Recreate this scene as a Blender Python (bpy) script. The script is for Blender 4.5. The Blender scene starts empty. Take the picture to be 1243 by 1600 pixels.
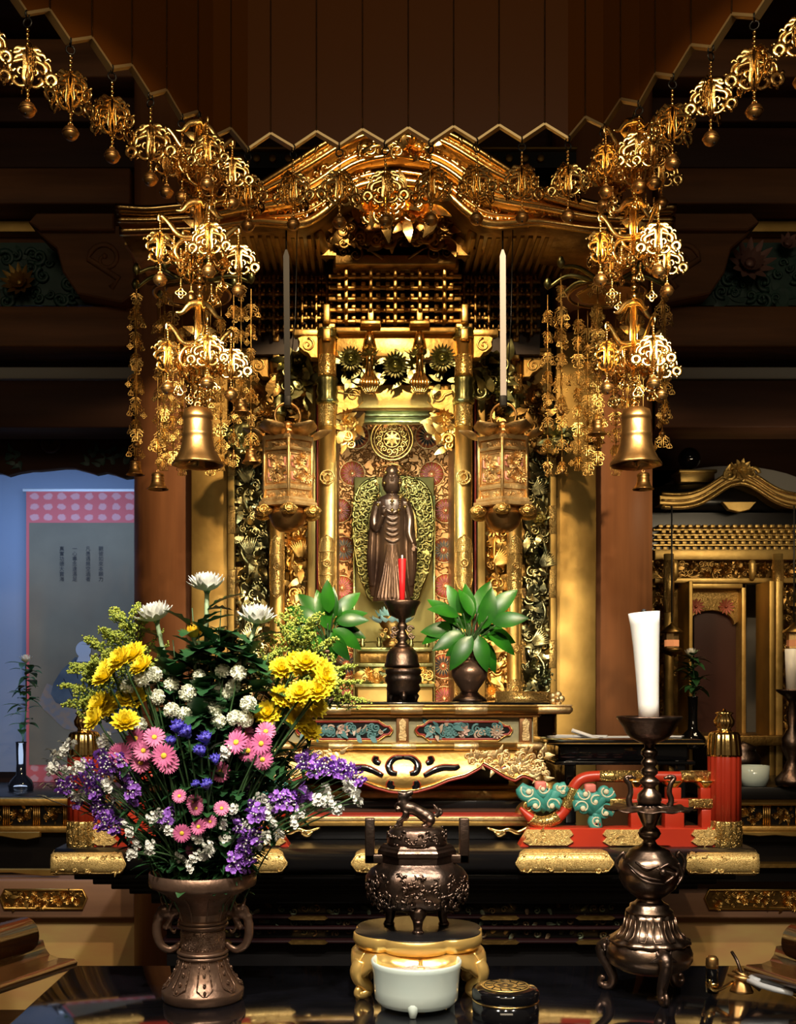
import bpy, bmesh, math, random
from mathutils import Vector, Matrix, Euler
from math import sin, cos, pi, radians as rad

sc = bpy.context.scene
col = sc.collection
# ---------------------------------------------------------------- camera
F = 1700.0; CX = 584.5; CY = 1080.0; CAMZ = 1.30; AX = 0.074   # AX: axis of the altar
cam = bpy.data.objects.new('camera', bpy.data.cameras.new('camera')); col.objects.link(cam)
cam.location = (0, 0, CAMZ); cam.rotation_euler = (rad(90), 0, 0)
cam.data.sensor_fit = 'HORIZONTAL'; cam.data.sensor_width = 36; cam.data.lens = 36*F/1243
cam.data.shift_x = (621.5-CX)/1243; cam.data.shift_y = (CY-800)/1243
cam.data.clip_start = 0.05
sc.camera = cam
sc.view_settings.view_transform = 'Standard'; sc.view_settings.look = 'None'
sc.view_settings.exposure = 0.0; sc.view_settings.gamma = 1; sc.view_settings.use_curve_mapping = False
# ---------------------------------------------------------------- world and lights
w = bpy.data.worlds.new('world'); sc.world = w; w.use_nodes = True
w.node_tree.nodes['Background'].inputs[0].default_value = (1.0, 0.72, 0.42, 1)
w.node_tree.nodes['Background'].inputs[1].default_value = 0.045
def look(o, t):
    o.rotation_euler = (Vector(t)-o.location).to_track_quat('-Z', 'Y').to_euler()
def Z0_(py, D=3.55): return CAMZ+(CY-py)*D/F
def spot(name, loc, tgt, power, c, size, blend=0.5, r=0.03):
    l = bpy.data.lights.new(name, 'SPOT'); l.energy = power; l.color = c; l.spot_size = rad(size); l.spot_blend = blend
    l.shadow_soft_size = r
    o = bpy.data.objects.new(name, l); col.objects.link(o); o.location = loc; look(o, tgt); return o
def area(name, loc, tgt, power, c, sx, sy):
    l = bpy.data.lights.new(name, 'AREA'); l.energy = power; l.color = c; l.shape = 'RECTANGLE'; l.size = sx; l.size_y = sy
    o = bpy.data.objects.new(name, l); col.objects.link(o); o.location = loc; look(o, tgt); return o
WARM = (1, .70, .38); NEUT = (1, .90, .74)
spot('spot_bouquet', (-.75, .75, 3.0), (-.28, 1.95, 1.15), 190, NEUT, 36, .4, .02)
spot('spot_candle', (.95, .7, 3.1), (.52, 1.97, 1.15), 175, NEUT, 34, .6, .02)
spot('spot_burner', (.1, .6, 3.1), (.09, 2.2, 1.0), 95, NEUT, 36, .6, .03)
spot('spot_left_pendants', (-.08, .75, 2.75), (-.47, 2.1, 2.15), 62, WARM, 32, .4, .012)
spot('spot_right_pendants', (.22, .75, 2.75), (.61, 2.1, 2.15), 62, WARM, 32, .4, .012)
spot('spot_shrine', (.07, 2.62, 3.05), (.07, 3.8, 1.9), 95, WARM, 90, .6, .04)
spot('spot_shrine_front', (-.5, 1.2, 2.35), (.0, 3.8, 1.6), 230, (1, .80, .50), 31, .6, .03)
spot('spot_shrine_front', (.7, 1.2, 2.35), (.15, 3.8, 1.6), 230, (1, .80, .50), 31, .6, .03)
spot('spot_table', (.1, 1.0, 2.3), (.1, 2.75, 1.1), 110, NEUT, 60, .6, .03)
area('shrine_lamp', (AX, 3.74, 2.17), (AX, 4.1, 1.85), 2.2, (.84, 1, .90), .24, .05)
area('column_lamp', (AX, 3.55, Z0_(640)), (AX, 3.75, Z0_(760)), 1.6, (.82, 1, .88), .30, .04)
area('shrine_floor_lamp', (AX, 3.80, 1.27), (AX, 4.1, 1.45), .6, (.9, 1, .92), .3, .03)
area('hall_fill_light', (0, -1.6, 3.6), (0, 3, 1.6), 48, (1, .80, .54), 3.0, 1.0)  # added fill behind the camera, unseen, brightens pillars and beams; no real fixture
area('niche_lamp', (-1.55, 4.80, 2.24), (-1.6, 5.3, 1.6), 9, (.40, .60, 1), .9, .08)
area('niche_floor_lamp', (-1.5, 4.6, .95), (-1.6, 5.2, 1.35), 3, (.55, .70, 1), .8, .1)
area('side_altar_lamp', (1.62, 4.0, 2.1), (1.65, 5.0, 1.5), 3.6, (1, .78, .48), .5, .1)

# ---------------------------------------------------------------- pixel helpers
def X(px, D): return (px-CX)*D/F
def Z(py, D): return CAMZ+(CY-py)*D/F
def P(px, py, D): return Vector((X(px, D), D, Z(py, D)))
def S(px, D): return px*D/F
# ---------------------------------------------------------------- materials
def new_mat(name):
    m = bpy.data.materials.new(name); m.use_nodes = True
    return m, m.node_tree.nodes, m.node_tree.links, m.node_tree.nodes['Principled BSDF']
def mat(name, c, rough=.5, metal=0, bump=None, var=None, coat=0, emit=None, spec=None, sss=0, trans=0, stretch=None, rvar=0):
    """bump=(kind, scale, strength); var=(scale, colour2, contrast)"""
    m, N, L, b = new_mat(name)
    b.inputs['Base Color'].default_value = (*c, 1); b.inputs['Roughness'].default_value = rough
    b.inputs['Metallic'].default_value = metal
    if coat: b.inputs['Coat Weight'].default_value = coat; b.inputs['Coat Roughness'].default_value = .06
    if spec is not None: b.inputs['Specular IOR Level'].default_value = spec
    if sss:
        b.inputs['Subsurface Weight'].default_value = sss; b.inputs['Subsurface Radius'].default_value = (.01, .01, .006)
        b.inputs['Subsurface Scale'].default_value = 1
    if trans: b.inputs['Transmission Weight'].default_value = trans
    if emit: b.inputs['Emission Color'].default_value = (*emit[0], 1); b.inputs['Emission Strength'].default_value = emit[1]
    tc = N.new('ShaderNodeTexCoord'); co = tc.outputs['Object']
    if stretch:
        mp = N.new('ShaderNodeMapping'); mp.inputs['Scale'].default_value = stretch; L.new(co, mp.inputs[0]); co = mp.outputs[0]
    if var:
        n = N.new('ShaderNodeTexNoise'); n.inputs['Scale'].default_value = var[0]; n.inputs['Detail'].default_value = 5
        L.new(co, n.inputs['Vector'])
        r = N.new('ShaderNodeValToRGB'); k = var[2] if len(var) > 2 else .15
        r.color_ramp.elements[0].position = .5-k; r.color_ramp.elements[1].position = .5+k
        r.color_ramp.elements[0].color = (*c, 1); r.color_ramp.elements[1].color = (*var[1], 1)
        L.new(n.outputs[0], r.inputs[0]); L.new(r.outputs[0], b.inputs['Base Color'])
        if rvar:
            mr = N.new('ShaderNodeMapRange'); mr.inputs[3].default_value = rough; mr.inputs[4].default_value = rough+rvar
            L.new(n.outputs[0], mr.inputs[0]); L.new(mr.outputs[0], b.inputs['Roughness'])
    if bump:
        kind, scl, st = bump[:3]
        if kind == 'noise':
            t = N.new('ShaderNodeTexNoise'); t.inputs['Scale'].default_value = scl; t.inputs['Detail'].default_value = 3; out = t.outputs[0]
        elif kind == 'engrave':
            t = N.new('ShaderNodeTexVoronoi'); t.feature = 'DISTANCE_TO_EDGE'; t.inputs['Scale'].default_value = scl
            n2 = N.new('ShaderNodeTexNoise'); n2.inputs['Scale'].default_value = scl*.8
            mx = N.new('ShaderNodeMix'); mx.data_type = 'VECTOR'; mx.inputs[0].default_value = .12/max(1, scl/40)
            L.new(co, n2.inputs['Vector']); L.new(co, mx.inputs[4]); L.new(n2.outputs[1], mx.inputs[5]); L.new(mx.outputs[1], t.inputs['Vector'])
            cr = N.new('ShaderNodeValToRGB'); cr.color_ramp.elements[1].position = .12; L.new(t.outputs[0], cr.inputs[0]); out = cr.outputs[0]
            mc = N.new('ShaderNodeMix'); mc.data_type = 'RGBA'
            mc.inputs[6].default_value = (c[0]*.5, c[1]*.42, c[2]*.32, 1); mc.inputs[7].default_value = (*c, 1)
            L.new(out, mc.inputs[0]); L.new(mc.outputs[2], b.inputs['Base Color'])
        else:
            t = N.new('ShaderNodeTexVoronoi'); t.inputs['Scale'].default_value = scl; out = t.outputs[0]
        if kind != 'engrave': L.new(co, t.inputs['Vector'])
        bp = N.new('ShaderNodeBump'); bp.inputs['Strength'].default_value = st; bp.inputs['Distance'].default_value = bump[3] if len(bump) > 3 else .004
        L.new(out, bp.inputs['Height']); L.new(bp.outputs[0], b.inputs['Normal'])
    return m
M = dict(
 gold=mat('gold_leaf', (.78, .50, .16), .34, 1, ('noise', 60, .25), (14, (.62, .37, .10)), rvar=.12),
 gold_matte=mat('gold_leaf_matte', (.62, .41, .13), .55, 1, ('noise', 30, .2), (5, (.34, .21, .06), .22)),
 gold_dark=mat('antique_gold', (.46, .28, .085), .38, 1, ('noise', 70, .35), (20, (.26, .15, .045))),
 gold_pol=mat('polished_gilt', (.95, .62, .22), .20, 1, ('noise', 90, .12)),
 gold_eng=mat('engraved_gilt', (.80, .54, .18), .36, 1, ('engrave', 75, .8, .002)),
 gilt_bright=mat('bright_gilt', (.86, .56, .17), .28, .72, ('noise', 50, .12)),
 gilt_soft=mat('soft_gilt', (.62, .42, .14), .42, .75, ('noise', 60, .2), (16, (.46, .30, .09))),
 gold_olive=mat('olive_gilt', (.24, .20, .07), .36, 1, ('noise', 60, .2), (25, (.14, .13, .04))),
 gold_plate=mat('gilt_plate', (.84, .58, .21), .40, .62, ('engrave', 90, .35, .0012)),
 gold_eng2=mat('engraved_gilt_fine', (.74, .49, .17), .38, 1, ('engrave', 130, .8, .002)),
 gold_green=mat('pale_green_gold', (.46, .44, .20), .34, 1, ('noise', 60, .2), (25, (.22, .23, .09))),
 gold_pink=mat('pale_copper_gilt', (.92, .70, .36), .50, 1, ('noise', 160, .3), (30, (.70, .46, .20))),
 brass_bell=mat('aged_brass', (.62, .36, .14), .30, 1, ('noise', 40, .15), (18, (.44, .24, .08)), rvar=.15),
 lacq=mat('black_lacquer', (.004, .004, .005), .08, 0, ('noise', 6, .03), coat=.6),
 lacq_soft=mat('black_lacquer_satin', (.006, .0055, .006), .30, 0),
 table_top=mat('worn_black_lacquer', (.004, .004, .005), .045, 0, ('noise', 9, .018), coat=.3, rvar=.04, var=(11, (.008, .008, .012))),
 red=mat('vermilion_lacquer', (.46, .035, .012), .32, 0, None, (8, (.38, .028, .012))),
 red_line=mat('red_outline', (.30, .03, .015), .4),
 red_candle=mat('red_wax', (.50, .01, .015), .35, sss=.15),
 white_wax=mat('white_wax', (.86, .84, .80), .4, sss=.3),
 bronze=mat('dark_bronze', (.12, .09, .075), .36, 1, ('noise', 80, .3), (20, (.16, .10, .075))),
 bronze_brown=mat('brown_bronze', (.27, .165, .115), .36, .8, ('noise', 60, .3), (18, (.17, .10, .07))),
 bronze_mid=mat('polished_bronze', (.30, .21, .155), .28, 1, ('noise', 70, .2), (12, (.12, .08, .06))),
 bronze_eng=mat('engraved_bronze', (.25, .155, .11), .38, .8, ('engrave', 110, .9, .002)),
 statue=mat('brown_black_wood', (.11, .06, .035), .28, .6, None, (9, (.05, .025, .018))),
 celadon=mat('pale_celadon', (.56, .67, .64), .16, 0, None, (9, (.62, .70, .65)), coat=.6),
 ash=mat('grey_ash', (.42, .34, .28), .95, 0, ('noise', 160, 1.0, .006), (60, (.58, .48, .40))),
 teal=mat('teal_paint', (.03, .20, .165), .5, 0, ('noise', 40, .2), (20, (.06, .30, .24))),
 darkgreen=mat('dark_green_paint', (.018, .05, .042), .5, 0, None, (12, (.03, .08, .06))),
 blue=mat('blue_paint', (.02, .05, .18), .5),
 lotus=mat('pale_blue_paint', (.33, .60, .62), .3, .2),
 wood=mat('cedar_wood', (.46, .19, .078), .5, 0, ('noise', 8, .1), (3.5, (.32, .13, .055), .2), stretch=(6, 6, .5), spec=.2),
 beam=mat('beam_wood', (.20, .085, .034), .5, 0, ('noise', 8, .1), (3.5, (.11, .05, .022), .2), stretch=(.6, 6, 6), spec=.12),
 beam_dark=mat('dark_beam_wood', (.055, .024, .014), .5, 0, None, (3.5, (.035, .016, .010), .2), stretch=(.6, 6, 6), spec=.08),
 slat=mat('brown_lacquered_board', (.085, .027, .004), .30, .0, ('noise', 2, .15), spec=.08),
 slat_edge=mat('bare_gilt_edge', (.62, .46, .22), .45, .8),
 plaster=mat('pale_plaster', (.30, .28, .25), .8),
 white_wall=mat('white_plaster', (.55, .53, .50), .8),
 fringe=mat('iron_hook', (.03, .03, .03), .4, 1),
 ribbon_w=mat('white_ribbon', (.62, .60, .64), .7),
 ribbon_b=mat('black_ribbon', (.012, .012, .013), .6),
 desk=mat('glossy_brown_wood', (.18, .070, .020), .22, 0, None, (5, (.10, .038, .012), .2), coat=.5, stretch=(3, .8, 3)),
 green_stem=mat('green_stem', (.035, .085, .025), .5),
 stem_pale=mat('pale_green_stem', (.26, .36, .20), .55),
 leaf=mat('dark_green_leaf', (.015, .062, .022), .38, 0, ('noise', 60, .15), (30, (.030, .10, .03))),
 leaf2=mat('bright_green_leaf', (.022, .15, .009), .30, 0, None, (14, (.010, .075, .008)), spec=.35),
 solid=mat('goldenrod_green', (.42, .46, .06), .6, 0, None, (80, (.26, .34, .05))),
 yellow=mat('yellow_petal', (.90, .72, .03), .5),
 orange=mat('deep_yellow_petal', (.88, .48, .015), .5, sss=.15),
 white=mat('white_petal', (.82, .82, .76), .5),
 cream=mat('cream_white_petal', (.76, .77, .62), .55),
 pink=mat('pink_petal', (.70, .17, .36), .5, 0, None, (70, (.58, .10, .28)), sss=.1),
 purple=mat('purple_petal', (.36, .13, .66), .6, 0, None, (70, (.26, .09, .52)), sss=.1),
 gentian=mat('blue_violet_petal', (.10, .08, .56), .45, 0, None, (60, (.06, .05, .40))),
 disc=mat('yellow_disc', (.85, .55, .04), .7),
 paper=mat('white_paper', (.75, .76, .78), .8),
)
def damask(name, c1, c2, scale, zs=1.0):
    m, N, L, b = new_mat(name); b.inputs['Roughness'].default_value = .75
    tc = N.new('ShaderNodeTexCoord'); mp = N.new('ShaderNodeMapping'); mp.inputs['Scale'].default_value = (scale, scale, scale*zs)
    v = N.new('ShaderNodeTexVoronoi'); v.inputs['Randomness'].default_value = 0; v.inputs['Scale'].default_value = 1
    n = N.new('ShaderNodeTexNoise'); n.inputs['Scale'].default_value = 4
    L.new(tc.outputs['Object'], mp.inputs[0]); L.new(mp.outputs[0], v.inputs['Vector']); L.new(mp.outputs[0], n.inputs['Vector'])
    a = N.new('ShaderNodeMath'); a.operation = 'MULTIPLY_ADD'; a.inputs[1].default_value = .25; L.new(n.outputs[0], a.inputs[0]); L.new(v.outputs[0], a.inputs[2])
    r = N.new('ShaderNodeValToRGB'); e = r.color_ramp.elements
    e[0].position = .40; e[0].color = (*c2, 1); e[1].position = .50; e[1].color = (*c1, 1)
    L.new(a.outputs[0], r.inputs[0]); L.new(r.outputs[0], b.inputs['Base Color']); return m
M['cloth_blue'] = damask('blue_grey_damask', (.19, .23, .31), (.10, .125, .19), 16, 1.6)
M['cloth_red'] = damask('red_damask', (.50, .09, .09), (.52, .24, .24), 15, 1.3)
M['scroll_paper'] = mat('aged_silk_paper', (.17, .14, .09), .8, 0, None, (3, (.11, .09, .06), .2))
M['table_top'].node_tree.nodes['Principled BSDF'].inputs['IOR'].default_value = 2.1
M['ink'] = mat('black_ink', (.02, .02, .022), .8)
M['robe'] = mat('painted_grey_robe', (.035, .05, .07), .8, 0, None, (12, (.06, .08, .10), .1))
M['skin_paint'] = mat('painted_pale_skin', (.35, .36, .40), .8)
M['mural'] = mat('gold_cloud_mural', (.85, .64, .24), .6, 0, None, (5, (.78, .44, .20), .25), stretch=(1, 1, 3))
M['tan_wood'] = mat('pale_brown_wood', (.34, .19, .12), .5, 0, None, (3.5, (.26, .14, .09), .2), stretch=(.6, 6, 6))
# ---------------------------------------------------------------- mesh builder
def frame(d, up=None):
    d = d.normalized(); u = up if up is not None else (Vector((0, 0, 1)) if abs(d.z) < .95 else Vector((0, 1, 0)))
    a = u.cross(d).normalized(); return a, d.cross(a)
class MB:
    def __init__(s): s.v = []; s.f = []; s.sm = []; s.mi = []; s.i = 0; s.T = None
    def add(s, vs, fs, smooth=True):
        o = len(s.v)
        s.v += [s.T @ Vector(v) for v in vs] if s.T is not None else [Vector(v) for v in vs]
        for f in fs: s.f.append([o+k for k in f]); s.sm.append(smooth); s.mi.append(s.i)
        return s
    def box(s, x0, x1, y0, y1, z0, z1, bev=0):
        if bev <= 0:
            vs = [(x, y, z) for z in (z0, z1) for y in (y0, y1) for x in (x0, x1)]
            return s.add(vs, [(0, 2, 3, 1), (4, 5, 7, 6), (0, 1, 5, 4), (2, 6, 7, 3), (0, 4, 6, 2), (1, 3, 7, 5)], False)
        b = min(bev, (x1-x0)/2.01, (y1-y0)/2.01, (z1-z0)/2.01)
        bm = bmesh.new(); g = bmesh.ops.create_cube(bm, size=1)
        for v in bm.verts: v.co = Vector(((x0+x1)/2+v.co.x*(x1-x0), (y0+y1)/2+v.co.y*(y1-y0), (z0+z1)/2+v.co.z*(z1-z0)))
        bmesh.ops.bevel(bm, geom=bm.edges[:], offset=b, segments=2, affect='EDGES', profile=.5)
        bm.verts.index_update()
        s.add([v.co.copy() for v in bm.verts], [[v.index for v in f.verts] for f in bm.faces], True); bm.free(); return s
    def lathe(s, prof, c=(0, 0, 0), seg=28, lobes=0, amp=0, ell=1.0, rot=0, lz=None, axis=None):
        """prof [(r, z)]; lobes/amp flutes; lz: amp only for profile indices in the set"""
        vs = []; fs = []; n = len(prof); c = Vector(c)
        if axis is not None: a, b = frame(Vector(axis)); ax_ = Vector(axis).normalized()
        for i, (r, z) in enumerate(prof):
            for k in range(seg):
                t = 2*pi*k/seg+rot
                q = r*(1+(amp*(abs(cos(lobes*t/2))*2-1) if lobes and (lz is None or i in lz) else 0))
                if axis is None: vs.append((c.x+q*cos(t), c.y+q*sin(t)*ell, c.z+z))
                else: vs.append(c+a*q*cos(t)+b*q*sin(t)+ax_*z)
        for i in range(n-1):
            for k in range(seg):
                fs.append((i*seg+k, i*seg+(k+1) % seg, (i+1)*seg+(k+1) % seg, (i+1)*seg+k))
        if prof[0][0] > 1e-5: fs.append(tuple(range(seg))[::-1])
        if prof[-1][0] > 1e-5: fs.append(tuple((n-1)*seg+k for k in range(seg)))
        return s.add(vs, fs)
    def poly_lathe(s, prof, c, n=6, rot=0):      # faceted (hexagonal) turned body
        k0 = len(s.f); s.lathe(prof, c, n, rot=rot)
        for i in range(k0, len(s.f)): s.sm[i] = False
        return s
    def sphere(s, c, r, seg=12, rings=8, sc=(1, 1, 1)):
        vs = [(c[0], c[1], c[2]-r*sc[2])]; fs = []
        for i in range(1, rings):
            p = -pi/2+pi*i/rings
            for k in range(seg): t = 2*pi*k/seg; vs.append((c[0]+r*sc[0]*cos(p)*cos(t), c[1]+r*sc[1]*cos(p)*sin(t), c[2]+r*sc[2]*sin(p)))
        vs.append((c[0], c[1], c[2]+r*sc[2])); e = len(vs)-1
        for k in range(seg):
            fs.append((0, 1+(k+1) % seg, 1+k)); fs.append((e, e-seg+k, e-seg+(k+1) % seg))
            for i in range(rings-2): a = 1+i*seg; fs.append((a+k, a+(k+1) % seg, a+seg+(k+1) % seg, a+seg+k))
        return s.add(vs, fs)
    def tube(s, pts, r, seg=6, flat=1.0, normal=None, closed=False):
        """round or flattened sweep; normal = direction of the thin side (flat x width)"""
        pts = [Vector(p) for p in pts]; n = len(pts); vs = []; fs = []; a = None
        for i, p in enumerate(pts):
            if closed: d = pts[(i+1) % n]-pts[i-1]
            else: d = pts[min(i+1, n-1)]-pts[max(i-1, 0)]
            if d.length < 1e-9: d = Vector((0, 0, 1))
            d.normalize()
            if normal is not None: b = Vector(normal); b = (b-d*b.dot(d)).normalized(); a = d.cross(b)
            else:
                if a is None: a, b = frame(d)
                else: a = (a-d*a.dot(d)); a = a.normalized() if a.length > 1e-6 else frame(d)[0]; b = d.cross(a)
            q = r[i] if isinstance(r, (list, tuple)) else r
            for k in range(seg): t = 2*pi*k/seg; vs.append(p+a*q*cos(t)+b*q*flat*sin(t))
        m = n if closed else n-1
        for i in range(m):
            j = (i+1) % n
            for k in range(seg): fs.append((i*seg+k, i*seg+(k+1) % seg, j*seg+(k+1) % seg, j*seg+k))
        if not closed: fs.append(tuple(range(seg))[::-1]); fs.append(tuple((n-1)*seg+k for k in range(seg)))
        return s.add(vs, fs)
    def ring(s, c, R, r, n=(0, 1, 0), seg=18, t=6, flat=1.0):
        a, b = frame(Vector(n)); c = Vector(c)
        return s.tube([c+a*R*cos(2*pi*k/seg)+b*R*sin(2*pi*k/seg) for k in range(seg)], r, t, flat, n, True)
    def prism(s, pts, y0, y1, bev=0):            # outline in x,z extruded along y
        n = len(pts); ar = sum(pts[i][0]*pts[(i+1) % n][1]-pts[(i+1) % n][0]*pts[i][1] for i in range(n))
        if ar < 0: pts = pts[::-1]
        rows = [(y0, 0), (y1, 0)]
        if bev: rows = [(y0, bev), (y0+bev, 0), (y1, 0)]
        vs = []
        for y, ins in rows:
            for i, (x, z) in enumerate(pts):
                if ins:
                    a = Vector((x-pts[i-1][0], z-pts[i-1][1])); b = Vector((pts[(i+1) % n][0]-x, pts[(i+1) % n][1]-z))
                    if a.length > 1e-9: a.normalize()
                    if b.length > 1e-9: b.normalize()
                    t = a+b; t = t.normalized() if t.length > 1e-6 else a
                    vs.append((x-t.y*ins, y, z+t.x*ins))
                else: vs.append((x, y, z))
        fs = [tuple(range(n)), tuple(range((len(rows)-1)*n, len(rows)*n))[::-1]]
        k0 = len(s.f)
        for q in range(len(rows)-1):
            for i in range(n): j = (i+1) % n; fs.append((q*n+j, q*n+i, (q+1)*n+i, (q+1)*n+j))
        return s.add(vs, fs, False)
    def petal(s, c, ax, az, L, W, e0=0., cu=0., base=0., n=5, cup=.15, tip=.5, fold=0):
        """petal from axis frame: leaves centre c at azimuth az, rising e0 then bending by cu"""
        a, b = frame(Vector(ax)); N_ = Vector(ax).normalized(); o = a*cos(az)+b*sin(az); sd = N_.cross(o); c = Vector(c)
        p = c+o*base; vs = []; e = e0
        for i in range(n+1):
            t = i/n; wv = W*.5*max(.12, (sin(pi*min(1, t*.95+.05)**tip)) if tip != 1 else sin(pi*(t*.92+.06)))
            d = o*cos(e)+N_*sin(e); nn = -o*sin(e)+N_*cos(e)
            vs += [p-sd*wv+nn*wv*cup, p-nn*fold*wv, p+sd*wv+nn*wv*cup]
            p = p+d*(L/n); e += cu/n
        fs = []
        for i in range(n): k = i*3; fs += [(k, k+1, k+4, k+3), (k+1, k+2, k+5, k+4)]
        return s.add(vs, fs)
    def build(s, name, mats, parent=None, rm=None, subsurf=0, solid=0):
        me = bpy.data.meshes.new(name)
        me.from_pydata([tuple(v) for v in s.v], [], s.f)
        me.polygons.foreach_set('use_smooth', s.sm); me.polygons.foreach_set('material_index', s.mi)
        for m in (mats if isinstance(mats, (list, tuple)) else [mats]): me.materials.append(M[m] if isinstance(m, str) else m)
        me.update()
        o = bpy.data.objects.new(name, me); col.objects.link(o)
        if parent is not None:
            o.parent = parent; o.matrix_parent_inverse = Matrix.Translation(-Vector(parent.location)) if parent.get('_w') else Matrix()
        if solid:
            md = o.modifiers.new('solid', 'SOLIDIFY'); md.thickness = solid
        if rm:
            md = o.modifiers.new('remesh', 'REMESH'); md.mode = 'VOXEL'; md.voxel_size = rm; md.use_smooth_shade = True
            md = o.modifiers.new('smooth', 'SMOOTH'); md.iterations = 3
        if subsurf:
            md = o.modifiers.new('sub', 'SUBSURF'); md.levels = md.render_levels = subsurf
        return o
def thing(name, label, cat, loc=(0, 0, 0), group=None, world=True):
    """Empty at the thing's base. world=True: part meshes are written in world coordinates."""
    o = bpy.data.objects.new(name, None); col.objects.link(o); o.location = loc; o.empty_display_size = .02
    o['label'] = label; o['category'] = cat
    if group: o['group'] = group
    if world: o['_w'] = 1
    return o
def tag(o, label, cat, group=None):
    o['label'] = label; o['category'] = cat
    if group: o['group'] = group
    return o
def struct(o): o['kind'] = 'structure'; return o
def copy_tree(o, parent=None):
    c = o.copy(); col.objects.link(c)
    if parent is not None: c.parent = parent
    for ch in [q for q in KIDS.get(o.name, [])]: copy_tree(ch, c)
    return c
KIDS = {}
def index_kids(o):
    KIDS[o.name] = list(o.children)
    for c in o.children: index_kids(c)
def prof(lst, D, zb=None):                      # [(half px, py)] -> [(r, z)]
    return [(S(h, D), Z(y, D)) for h, y in lst]
def spiral(cx, cz, r0, r1, a0, a1, n=14):
    return [(cx+(r0+(r1-r0)*i/n)*cos(a0+(a1-a0)*i/n), cz+(r0+(r1-r0)*i/n)*sin(a0+(a1-a0)*i/n)) for i in range(n+1)]
def bez(pts, n=8):                               # smooth Catmull-Rom through points
    q = [Vector(p) for p in pts]; q = [q[0]*2-q[1]]+q+[q[-1]*2-q[-2]]; out = []
    for i in range(1, len(q)-2):
        for k in range(n):
            t = k/n; a, b, c, d = q[i-1:i+3]
            out.append(.5*((2*b)+(c-a)*t+(2*a-5*b+4*c-d)*t*t+(3*b-a-3*c+d)*t**3))
    out.append(q[-2]); return out
def taper(n, a, b, c=None):
    if c is None: return [a+(b-a)*i/(n-1) for i in range(n)]
    return [a+(b-a)*2*t if t < .5 else b+(c-b)*(2*t-1) for t in [i/(n-1) for i in range(n)]]
def scroll(mb, x, z, r, y, w, d=1, a=0, turns=1.4, flat=.6, tail=None):   # carved volute in an xz plane
    sp = spiral(x, z, r, r*.18, a, a+d*turns*2*pi, 18)
    pts = [Vector((p[0], y, p[1])) for p in sp]
    if tail: pts = [Vector((t[0], y, t[1])) for t in tail]+pts
    n = len(pts); mb.tube(pts, [w*(1-.55*i/(n-1)) for i in range(n)], 6, flat, (0, 1, 0)); mb.sphere(pts[-1], w*.9, 8, 6)
def flower(mb, c, r, n=14, ax=(0, -1, 0), e=.25, layers=2, W=None, cu=.3):
    for l in range(layers):
        q = 1-.32*l
        for k in range(n): mb.petal(c, ax, 2*pi*(k+.5*l)/n, r*q, (W or 3.6*r/n), e+.35*l, cu, r*.12, 5, .3, 1.3)
    mb.sphere(Vector(c)+Vector(ax)*r*.12, r*.2, 8, 6)
def foliage(mb, x0, x1, z0, z1, y, n, s, R, dy=.01, fl=.12, sc_=.3):      # dense openwork carving
    for _ in range(n):
        x = R.uniform(x0, x1); z = R.uniform(z0, z1); yy = y-R.uniform(0, dy); q = s*R.uniform(.7, 1.3); t = R.random()
        if t < fl: flower(mb, (x, yy, z), q*.8, R.choice((7, 9, 12)), (R.uniform(-.3, .3), -1, R.uniform(-.3, .3)), .3, 2)
        elif t < fl+sc_: scroll(mb, x, z, q*.45, yy, q*.13, R.choice((-1, 1)), R.uniform(0, 6.3))
        else:
            a = R.uniform(0, 2*pi); e = R.uniform(.1, .8)
            mb.petal((x, yy, z), (R.uniform(-.4, .4), -1, R.uniform(-.4, .4)), a, q*1.3, q*.55, e, -R.uniform(.6, 1.4), 0, 4, -.35, .8, .3)
# ================================================================ the room
def slab(name, m, x0, x1, y0, y1, z0, z1, bev=0):
    return struct(MB().box(x0, x1, y0, y1, z0, z1, bev).build(name, m))
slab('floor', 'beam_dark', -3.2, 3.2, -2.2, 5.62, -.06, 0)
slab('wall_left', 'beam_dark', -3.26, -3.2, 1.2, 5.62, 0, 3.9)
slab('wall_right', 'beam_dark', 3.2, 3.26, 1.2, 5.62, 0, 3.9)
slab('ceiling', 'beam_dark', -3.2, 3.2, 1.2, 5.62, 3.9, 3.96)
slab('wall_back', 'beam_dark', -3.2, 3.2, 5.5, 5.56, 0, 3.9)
DP = 4.3
for s_, nm in ((-1, 'left'), (1, 'right')):
    mb = MB(); cx = AX+s_*.825; mb.lathe([(.193, 0), (.193, 3.9)], (cx, DP, 0), 48)
    struct(mb.build('round_pillar', 'wood'))
def beams(xa, xb, sgn):
    D = 4.32
    def zb(a, b, m, y0, dp=.2, bev=.006): slab('trim_beam', m, xa, xb, y0, y0+dp, Z(b, y0), Z(a, y0), bev)
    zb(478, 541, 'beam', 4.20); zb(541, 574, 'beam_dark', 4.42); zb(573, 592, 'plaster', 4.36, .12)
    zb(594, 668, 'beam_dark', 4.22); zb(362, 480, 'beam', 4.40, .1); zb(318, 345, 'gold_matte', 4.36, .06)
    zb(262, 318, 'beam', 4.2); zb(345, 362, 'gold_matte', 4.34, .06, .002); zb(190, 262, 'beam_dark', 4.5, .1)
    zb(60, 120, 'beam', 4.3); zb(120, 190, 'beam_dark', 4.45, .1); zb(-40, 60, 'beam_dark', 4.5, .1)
beams(-2.6, X(212, 4.3), -1); beams(X(1018, 4.3), 3.0, 1)
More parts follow.
